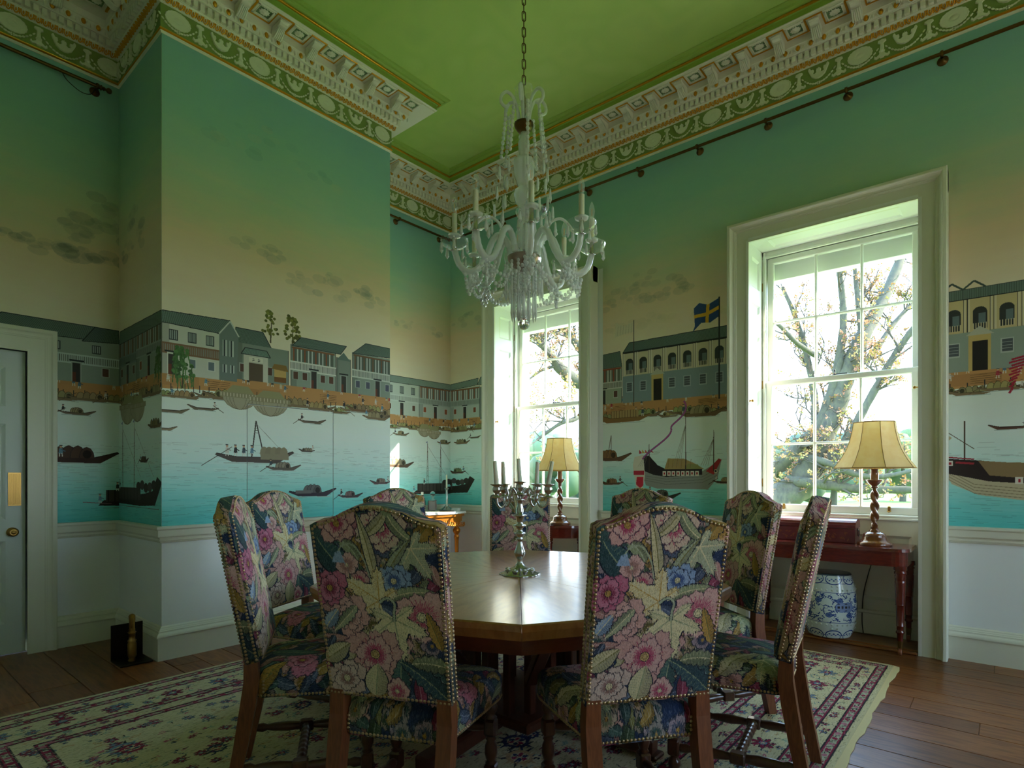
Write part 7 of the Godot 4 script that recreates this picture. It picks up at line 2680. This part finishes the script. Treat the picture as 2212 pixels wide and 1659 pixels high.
	var bt := thing("bottle", "dark blue bottle with white label and pale cap", "bottle", Vector3(0.16, mh, 0.6))
	var bo := MB.new()
	bo.lathe([Vector2(0.0, 0.0), Vector2(0.037, 0.0), Vector2(0.037, 0.12), Vector2(0.03, 0.15), Vector2(0.014, 0.17), Vector2(0.013, 0.2)], 20)
	obj("glass", bo, mat(c8(26, 32, 48), 0.12), bt)
	var bc := MB.new()
	bc.lathe([Vector2(0.0145, 0.19), Vector2(0.0145, 0.225), Vector2(0.0145, 0.225), Vector2(0.0, 0.226)], 14)
	obj("cap", bc, mat(c8(220, 214, 196), 0.5), bt)
	# brass swan-necked fire-tool stand in its dark plate corner
	var fs := thing("hearth_stand", "dark metal corner stand with brass swan-head handle by the chimney breast", "stand", Vector3(0.79, 0, 3.66))
	var pl := MB.new()
	pl.box(Vector3(0.0, 0.006, 0.045), Vector3(0.2, 0.01, 0.19), 0.002)
	pl.box(Vector3(-0.1, 0.125, 0.045), Vector3(0.006, 0.24, 0.19), 0.002)
	obj("plates", pl, mat(c8(30, 24, 20), 0.35, 0.5), fs)
	var sw := MB.new()
	sw.lathe([Vector2(0.02, 0.012), Vector2(0.024, 0.02), Vector2(0.018, 0.03), Vector2(0.023, 0.04), Vector2(0.026, 0.05), Vector2(0.026, 0.13), Vector2(0.022, 0.14), Vector2(0.027, 0.15), Vector2(0.019, 0.16), Vector2(0.02, 0.2), Vector2(0.026, 0.205), Vector2(0.017, 0.215), Vector2(0.021, 0.225)], 18, Vector3(0.02, 0, 0.05))
	obj("shaft", sw, M.brass, fs)
	var sh := MB.new()
	var ctr := Vector3(0.02, 0, 0.05)
	sh.tube(curve([ctr + Vector3(0, 0.222, 0), ctr + Vector3(-0.002, 0.25, 0), ctr + Vector3(-0.006, 0.285, -0.002), ctr + Vector3(0.0, 0.308, 0.0), ctr + Vector3(0.014, 0.31, 0.006), ctr + Vector3(0.022, 0.295, 0.01), ctr + Vector3(0.022, 0.265, 0.01), ctr + Vector3(0.018, 0.235, 0.008)], 5), [0.019, 0.0185, 0.018, 0.018, 0.018, 0.018, 0.018, 0.018, 0.018, 0.019, 0.019, 0.02, 0.02, 0.02, 0.02, 0.02, 0.02, 0.02, 0.02, 0.019, 0.018, 0.016, 0.014, 0.013, 0.012, 0.011, 0.01, 0.009, 0.0085, 0.008, 0.008, 0.007, 0.006, 0.005, 0.004, 0.003], 12)
	obj("swan_head", sh, M.brass, fs)

func garden_stool() -> void:
	# barrel stool: painted glaze, rows of bosses, pierced coin windows
	var p := Paint.new(1.2, 0.62, 640, 0.62)
	var r := RandomNumberGenerator.new()
	r.seed = 9
	var white := Color8(214, 226, 218)
	var blue := Color8(44, 70, 132)
	var mid := Color8(96, 122, 172)
	p.im.fill(white)
	for i in 420:
		var at := Vector2(r.randf() * 1.2, r.randf_range(0.17, 0.45))
		var a := r.randf() * TAU
		p.path([at, at + Vector2(cos(a), sin(a)) * 0.016, at + Vector2(cos(a + 0.9), sin(a + 0.9)) * 0.028], 0.003, mid)
		p.ell(at.x, at.y, 0.0085, 0.0045, blue, a)
		p.ell(at.x + cos(a) * 0.014, at.y + sin(a) * 0.014, 0.007, 0.0045, blue, a + 1.2)
	for i in 16:
		var at := Vector2((i + 0.5) * 0.075, 0.24 if i % 2 else 0.38)
		p.ell(at.x, at.y, 0.025, 0.025, blue)
		p.ell(at.x, at.y, 0.021, 0.021, mid)
		for k in 8:
			p.line(at, at + Vector2(cos(k * PI / 4), sin(k * PI / 4)) * 0.02, 0.003, blue)
	for band in [[0.455, 0.46], [0.16, 0.165], [0.545, 0.55], [0.03, 0.036]]:
		p.rect(0, band[0], 1.2, band[1], blue)
	for side in [0.0, 1.0]:
		var y0 := 0.6 if side == 0.0 else 0.02
		var dir := -1.0 if side == 0.0 else 1.0
		for i in 8:
			var cx := (i + 0.5) * 0.15
			p.ell(cx, y0 + dir * 0.012, 0.07, 0.055, blue)
			p.ell(cx, y0 + dir * 0.01, 0.063, 0.047, white)
			for k in 7:
				p.ell(cx + (k - 3) * 0.017, y0 + dir * (0.012 + 0.014 * (k % 2)), 0.0085, 0.0065, blue if k % 2 else mid)
	for i in 4:
		var cx := 0.15 + i * 0.3
		p.ell(cx - 0.026, 0.32, 0.046, 0.05, mid)
		p.ell(cx + 0.026, 0.32, 0.046, 0.05, mid)
		p.ell(cx - 0.026, 0.32, 0.04, 0.044, Color8(130, 150, 190))
		p.ell(cx + 0.026, 0.32, 0.04, 0.044, Color8(130, 150, 190))
	var m := mat(Color.WHITE, 0.12)
	m.albedo_texture = p.tex(false)
	M.porcelain = m
	var t := thing("garden_stool", "blue and white porcelain barrel stool under the mahogany table", "stool", Vector3(4.235, 0.03, -0.02))
	var prof := []
	for i in 15:
		var s := i / 14.0
		prof.append(Vector2(0.138 + 0.052 * pow(sin(PI * (s * 0.86 + 0.07)), 0.9), s * 0.47))
	prof[0] = Vector2(0.145, 0.0)
	var b := MB.new()
	b.lathe(prof, 40)
	obj("body", b, m, t)
	var tp := MB.new()
	tp.lathe([Vector2(0.15, 0.466), Vector2(0.152, 0.474), Vector2(0.146, 0.48), Vector2(0.13, 0.481), Vector2(0.0, 0.482)], 40)
	obj("seat", tp, mat(c8(74, 86, 98), 0.15), t)
	var st := MB.new()
	for row in [[0.365, 30], [0.105, 30]]:
		for i in row[1]:
			var a: float = TAU * i / row[1]
			var s: float = row[0] / 0.47
			var rr := 0.138 + 0.052 * pow(sin(PI * (s * 0.86 + 0.07)), 0.9)
			var n := Vector3(cos(a), 0, sin(a))
			st.dome(n * (rr - 0.001) + Vector3(0, row[0], 0), n, 0.0085, 0.008, 8)
			if i % 5 < 2:
				st.dome(n * (rr - 0.003) + Vector3(0, row[0] + (0.03 if row[0] > 0.2 else -0.03), 0), n, 0.0085, 0.008, 8)
	obj("bosses", st, mat(c8(212, 224, 212), 0.15), t)
	var ho := MB.new()
	for i in 4:
		for c in [-0.145, 0.145]:
			var a: float = TAU * (i + 0.5) / 4 + c + 0.1
			var n := Vector3(cos(a), 0, sin(a))
			var u := Vector3(-sin(a), 0, cos(a))
			ho.xf = Transform3D(Basis(u, Vector3.UP, n), n * 0.1865 + Vector3(0, 0.243, 0))
			ho.prism(PackedVector2Array([Vector2(-0.008, -0.008), Vector2(0.008, -0.008), Vector2(0.008, 0.008), Vector2(-0.008, 0.008)]), -0.004, 0.004)
			for k in 4:
				var d := Vector2(cos(k * PI / 2), sin(k * PI / 2))
				var e := d.orthogonal()
				ho.prism(PackedVector2Array([d * 0.024 + e * 0.013, d * 0.021, d * 0.024 - e * 0.013, d * 0.029]), -0.004, 0.003)
	obj("coin_piercing", ho, mat(c8(24, 26, 34), 0.7), t)

# ---------------------------------------------------------------- the garden
func view_point(px: float, py: float, depth: float) -> Vector3:       # a point out of doors, at a guessed distance, in the direction of a pixel
	var th := 40.38 * FD
	return Vector3(5.285, 1.25, 5.03) + (Vector3(-sin(th), 0, -cos(th)) + Vector3(cos(th), 0, -sin(th)) * (px - 1106.0) / 1254.96 + Vector3.UP * (1029.8 - py) / 1254.96) * depth

func twig(b: MB, from: Vector3, dir: Vector3, l: float, r: float, depth: int, leaves: Array, g: RandomNumberGenerator) -> void:
	var n := 4
	var pts := [from]
	var rad := [r]
	var d := dir
	for i in n:
		d = (d + Vector3(g.randf_range(-1, 1), g.randf_range(-0.7, 1.0), g.randf_range(-1, 1)) * 0.32).normalized()
		pts.append(pts[i] + d * l / n)
		rad.append(r * (1.0 - 0.75 * (i + 1) / n))
	b.tube(pts, rad, 4 if depth < 2 else 5, false)
	for i in range(1, n + 1):
		if depth > 0:
			var side := Vector3(g.randf_range(-1, 1), g.randf_range(-0.4, 1.0), g.randf_range(-1, 1)).normalized()
			twig(b, pts[i], (d + side * 1.1).normalized(), l * g.randf_range(0.45, 0.7), r * 0.5, depth - 1, leaves, g)
		elif g.randf() < 0.7:
			var q := Basis(Vector3(g.randf_range(-1, 1), g.randf_range(-1, 1), g.randf_range(-1, 1)).normalized(), g.randf() * TAU)
			leaves.append(Transform3D(q.scaled(Vector3.ONE * g.randf_range(0.6, 1.3)), pts[i]))

func garden_tree(label: String, limbs: Array, sd: int, twigs: int, reach: float) -> void:
	var g := RandomNumberGenerator.new()
	g.seed = sd
	var base: Vector3 = limbs[0][0][0]
	var t := thing("garden_tree", label, "tree", base)
	var b := MB.new()
	b.xf = Transform3D(Basis(), -base)
	var leaves := []
	var all := []
	for l in limbs:
		var line := curve(l[0], 5)
		var rad := []
		for i in line.size():
			rad.append(lerpf(l[1], l[2], float(i) / (line.size() - 1)) * (1.0 + 0.08 * sin(i * 2.1)))
		b.tube(line, rad, 9)
		for i in range(3, line.size()):
			all.append([line[i], (line[i] - line[i - 1]).normalized(), rad[i]])
	obj("trunk", b, M.bark, t)
	var w := MB.new()
	w.xf = Transform3D(Basis(), -base)
	for i in twigs:
		var a: Array = all[g.randi() % all.size()]
		var side := Vector3(g.randf_range(-1, 1), g.randf_range(-0.3, 1.0), g.randf_range(-1, 1)).normalized()
		twig(w, a[0], (a[1] * 0.4 + side).normalized(), reach * g.randf_range(0.6, 1.3), minf(a[2] * 0.4, 0.035), 2, leaves, g)
	obj("branches", w, M.bark_pale, t)
	var lf := MB.new()
	lf.g = -1
	for k in 3:
		var a := TAU * k / 3
		var d := Vector3(cos(a), 0.3, sin(a)) * 0.055
		var s := Vector3(-sin(a), 0.2, cos(a)) * 0.022
		lf.quad(Vector3.ZERO, d * 0.55 + s, d, d * 0.55 - s)
	for i in leaves.size():
		leaves[i].origin -= base
	var tints := []
	for i in leaves.size():
		tints.append([Color(0.34, 0.19, 0.08), Color(0.33, 0.23, 0.07), Color(0.26, 0.24, 0.07), Color(0.36, 0.18, 0.12)][g.randi() % 4])
	scatter("young_leaves", lf.mesh(), leaves, M.leaf, t, tints)

func outside() -> void:
	var gr := -1.1
	M.bark = mat(Color.WHITE, 0.9)
	M.bark.albedo_texture = noise_tex([c8(40, 40, 36), c8(58, 58, 50), c8(74, 76, 56), c8(50, 50, 44)], 0.03, 256, 256, 71, 4)
	M.bark.uv1_triplanar = true
	M.bark.uv1_scale = Vector3(1.5, 0.6, 1.5)
	M.bark_pale = mat(c8(66, 62, 54), 0.9)
	M.leaf = mat(Color.WHITE, 0.8)
	M.leaf.vertex_color_use_as_albedo = true
	M.leaf.cull_mode = BaseMaterial3D.CULL_DISABLED
	M.leaf.backlight_enabled = true
	M.leaf.backlight = Color(0.6, 0.5, 0.3)
	var lawn := MB.new()
	lawn.box(Vector3(-20, gr - 0.25, -60), Vector3(240, 0.5, 118))
	var lm := mat(Color.WHITE, 0.95)
	lm.albedo_texture = noise_tex([c8(84, 126, 34), c8(98, 142, 40), c8(92, 134, 36), c8(106, 148, 46)], 0.01, 512, 512, 73, 5)
	lm.uv1_triplanar = true
	lm.uv1_scale = Vector3(0.08, 0.08, 0.08)
	var lo := struct("ground", lawn, lm)
	lo.name = "ground"
	var V := func(px: float, py: float, d := 13.0) -> Vector3: return view_point(px, py, d)
	var root: Vector3 = V.call(1665, 1100, 12.6)
	garden_tree("old spreading tree with mossy limbs close to the lamp window", [
		[[Vector3(root.x - 0.5, gr, root.z - 0.3), root + Vector3(-0.3, -0.6, -0.1), V.call(1680, 1080), V.call(1725, 1055), V.call(1745, 1015), V.call(1775, 950), V.call(1808, 870), V.call(1830, 800), V.call(1862, 730), V.call(1905, 650, 13.4), V.call(1945, 560, 13.8), V.call(1968, 480, 14.2)], 0.4, 0.07],
		[[V.call(1700, 1040), V.call(1735, 1042, 12.7), V.call(1790, 1048, 12.4), V.call(1850, 1056, 12.2), V.call(1920, 1058, 12.0), V.call(1990, 1058, 11.8)], 0.13, 0.07],
		[[V.call(1680, 1010, 13.2), V.call(1705, 985, 13), V.call(1735, 955), V.call(1770, 915), V.call(1795, 850), V.call(1812, 780), V.call(1822, 690), V.call(1815, 600), V.call(1800, 520)], 0.16, 0.05],
		[[V.call(1745, 1010), V.call(1800, 985, 12.6), V.call(1840, 930, 12.4), V.call(1880, 860, 12.3), V.call(1925, 780, 12.2), V.call(1965, 720, 12), V.call(2010, 660, 11.8)], 0.11, 0.05],
		[[V.call(1735, 985), V.call(1790, 1000, 12.2), V.call(1840, 1022, 12), V.call(1900, 1030, 11.8), V.call(1980, 1015, 11.6)], 0.08, 0.04],
		[[V.call(1760, 960), V.call(1760, 870, 13.4), V.call(1745, 780, 13.6), V.call(1720, 690, 13.8), V.call(1690, 620, 14)], 0.1, 0.04],
		[[V.call(1830, 800), V.call(1880, 770, 13.6), V.call(1930, 700, 14), V.call(1985, 640, 14.4)], 0.09, 0.04],
		[[V.call(1862, 730), V.call(1852, 640, 13.2), V.call(1845, 560, 13.4), V.call(1840, 480, 13.6)], 0.07, 0.03],
		[[V.call(1765, 770), V.call(1720, 740, 12.4), V.call(1680, 700, 12.2), V.call(1640, 680, 12)], 0.06, 0.03],
	], 3, 110, 0.75)
	var b2: Vector3 = V.call(1330, 1100, 15.0)
	garden_tree("bare spring tree with crooked limbs beyond the shuttered window", [
		[[Vector3(b2.x, gr, b2.z), V.call(1328, 1000, 15), V.call(1315, 900, 15), V.call(1290, 840, 15), V.call(1240, 820, 14.6), V.call(1205, 790, 14.4), V.call(1185, 760, 14.2), V.call(1160, 740, 14)], 0.34, 0.05],
		[[V.call(1315, 900, 15), V.call(1270, 780, 15), V.call(1225, 720, 15), V.call(1190, 690, 15), V.call(1150, 660, 15)], 0.14, 0.05],
		[[V.call(1290, 850, 15), V.call(1250, 900, 14), V.call(1210, 915, 13.6), V.call(1160, 950, 13.4)], 0.08, 0.03],
		[[V.call(1290, 840, 15), V.call(1260, 700, 15.4), V.call(1240, 620, 15.6), V.call(1220, 520, 16)], 0.12, 0.05],
		[[V.call(1205, 790, 14.4), V.call(1170, 800, 14.2), V.call(1130, 830, 14)], 0.05, 0.02],
	], 13, 60, 0.8)
	# trees and a hedge across the park
	var far := [
		["dark evergreen clump at the far side of the lawn", 1700, 42.0, 3.2, 4.0, c8(44, 62, 40)],
		["round grey-green tree at the far side of the lawn", 1800, 48.0, 4.5, 5.5, c8(66, 84, 66)],
		["pale spring tree far behind the lamp", 1950, 55.0, 4.0, 6.0, c8(80, 98, 60)],
		["tall pale tree far off beyond the mossy limbs", 1885, 95.0, 6.0, 8.0, c8(84, 98, 76)],
		["shrubby evergreen tree seen low through the shuttered window", 1235, 34.0, 3.0, 3.6, c8(50, 70, 44)],
		["loose pale tree far beyond the shuttered window", 1160, 60.0, 5.0, 6.0, c8(80, 100, 72)],
	]
	for f in far:
		var g := RandomNumberGenerator.new()
		g.seed = int(f[1])
		var at: Vector3 = V.call(f[1], 1030.0, f[2])
		at.y = gr
		var t := thing("park_tree", f[0], "tree", at, 0.0, "trees across the park")
		var tk := MB.new()
		tk.tube([Vector3.ZERO, Vector3(0.1, f[4] * 0.3, 0), Vector3(0, f[4] * 0.6, 0.1)], [0.3, 0.22, 0.12], 7)
		obj("trunk", tk, M.bark, t)
		var cr := MB.new()
		for i in 40:
			var d := Vector3(g.randf_range(-1, 1), g.randf_range(-0.5, 1), g.randf_range(-1, 1)).normalized()
			cr.ball(Vector3(0, f[4] * 0.62, 0) + d * Vector3(f[3] * 0.75, f[4] * 0.4, f[3] * 0.75), Vector3.ONE * f[3] * g.randf_range(0.16, 0.3), 7, 5)
		obj("crown", cr, mat(f[5], 0.95), t)
	var hd := MB.new()
	var hg := RandomNumberGenerator.new()
	hg.seed = 4
	for i in 90:
		hd.ball(Vector3(-60 + i * 1.2, gr + 0.7, -95 + 3 * sin(i * 0.4)), Vector3(1.4, hg.randf_range(1.0, 1.9), 1.2), 7, 5)
	tag(obj("hedge", hd, mat(c8(74, 90, 66), 0.95)), "long grey-green hedge at the end of the park", "hedge")
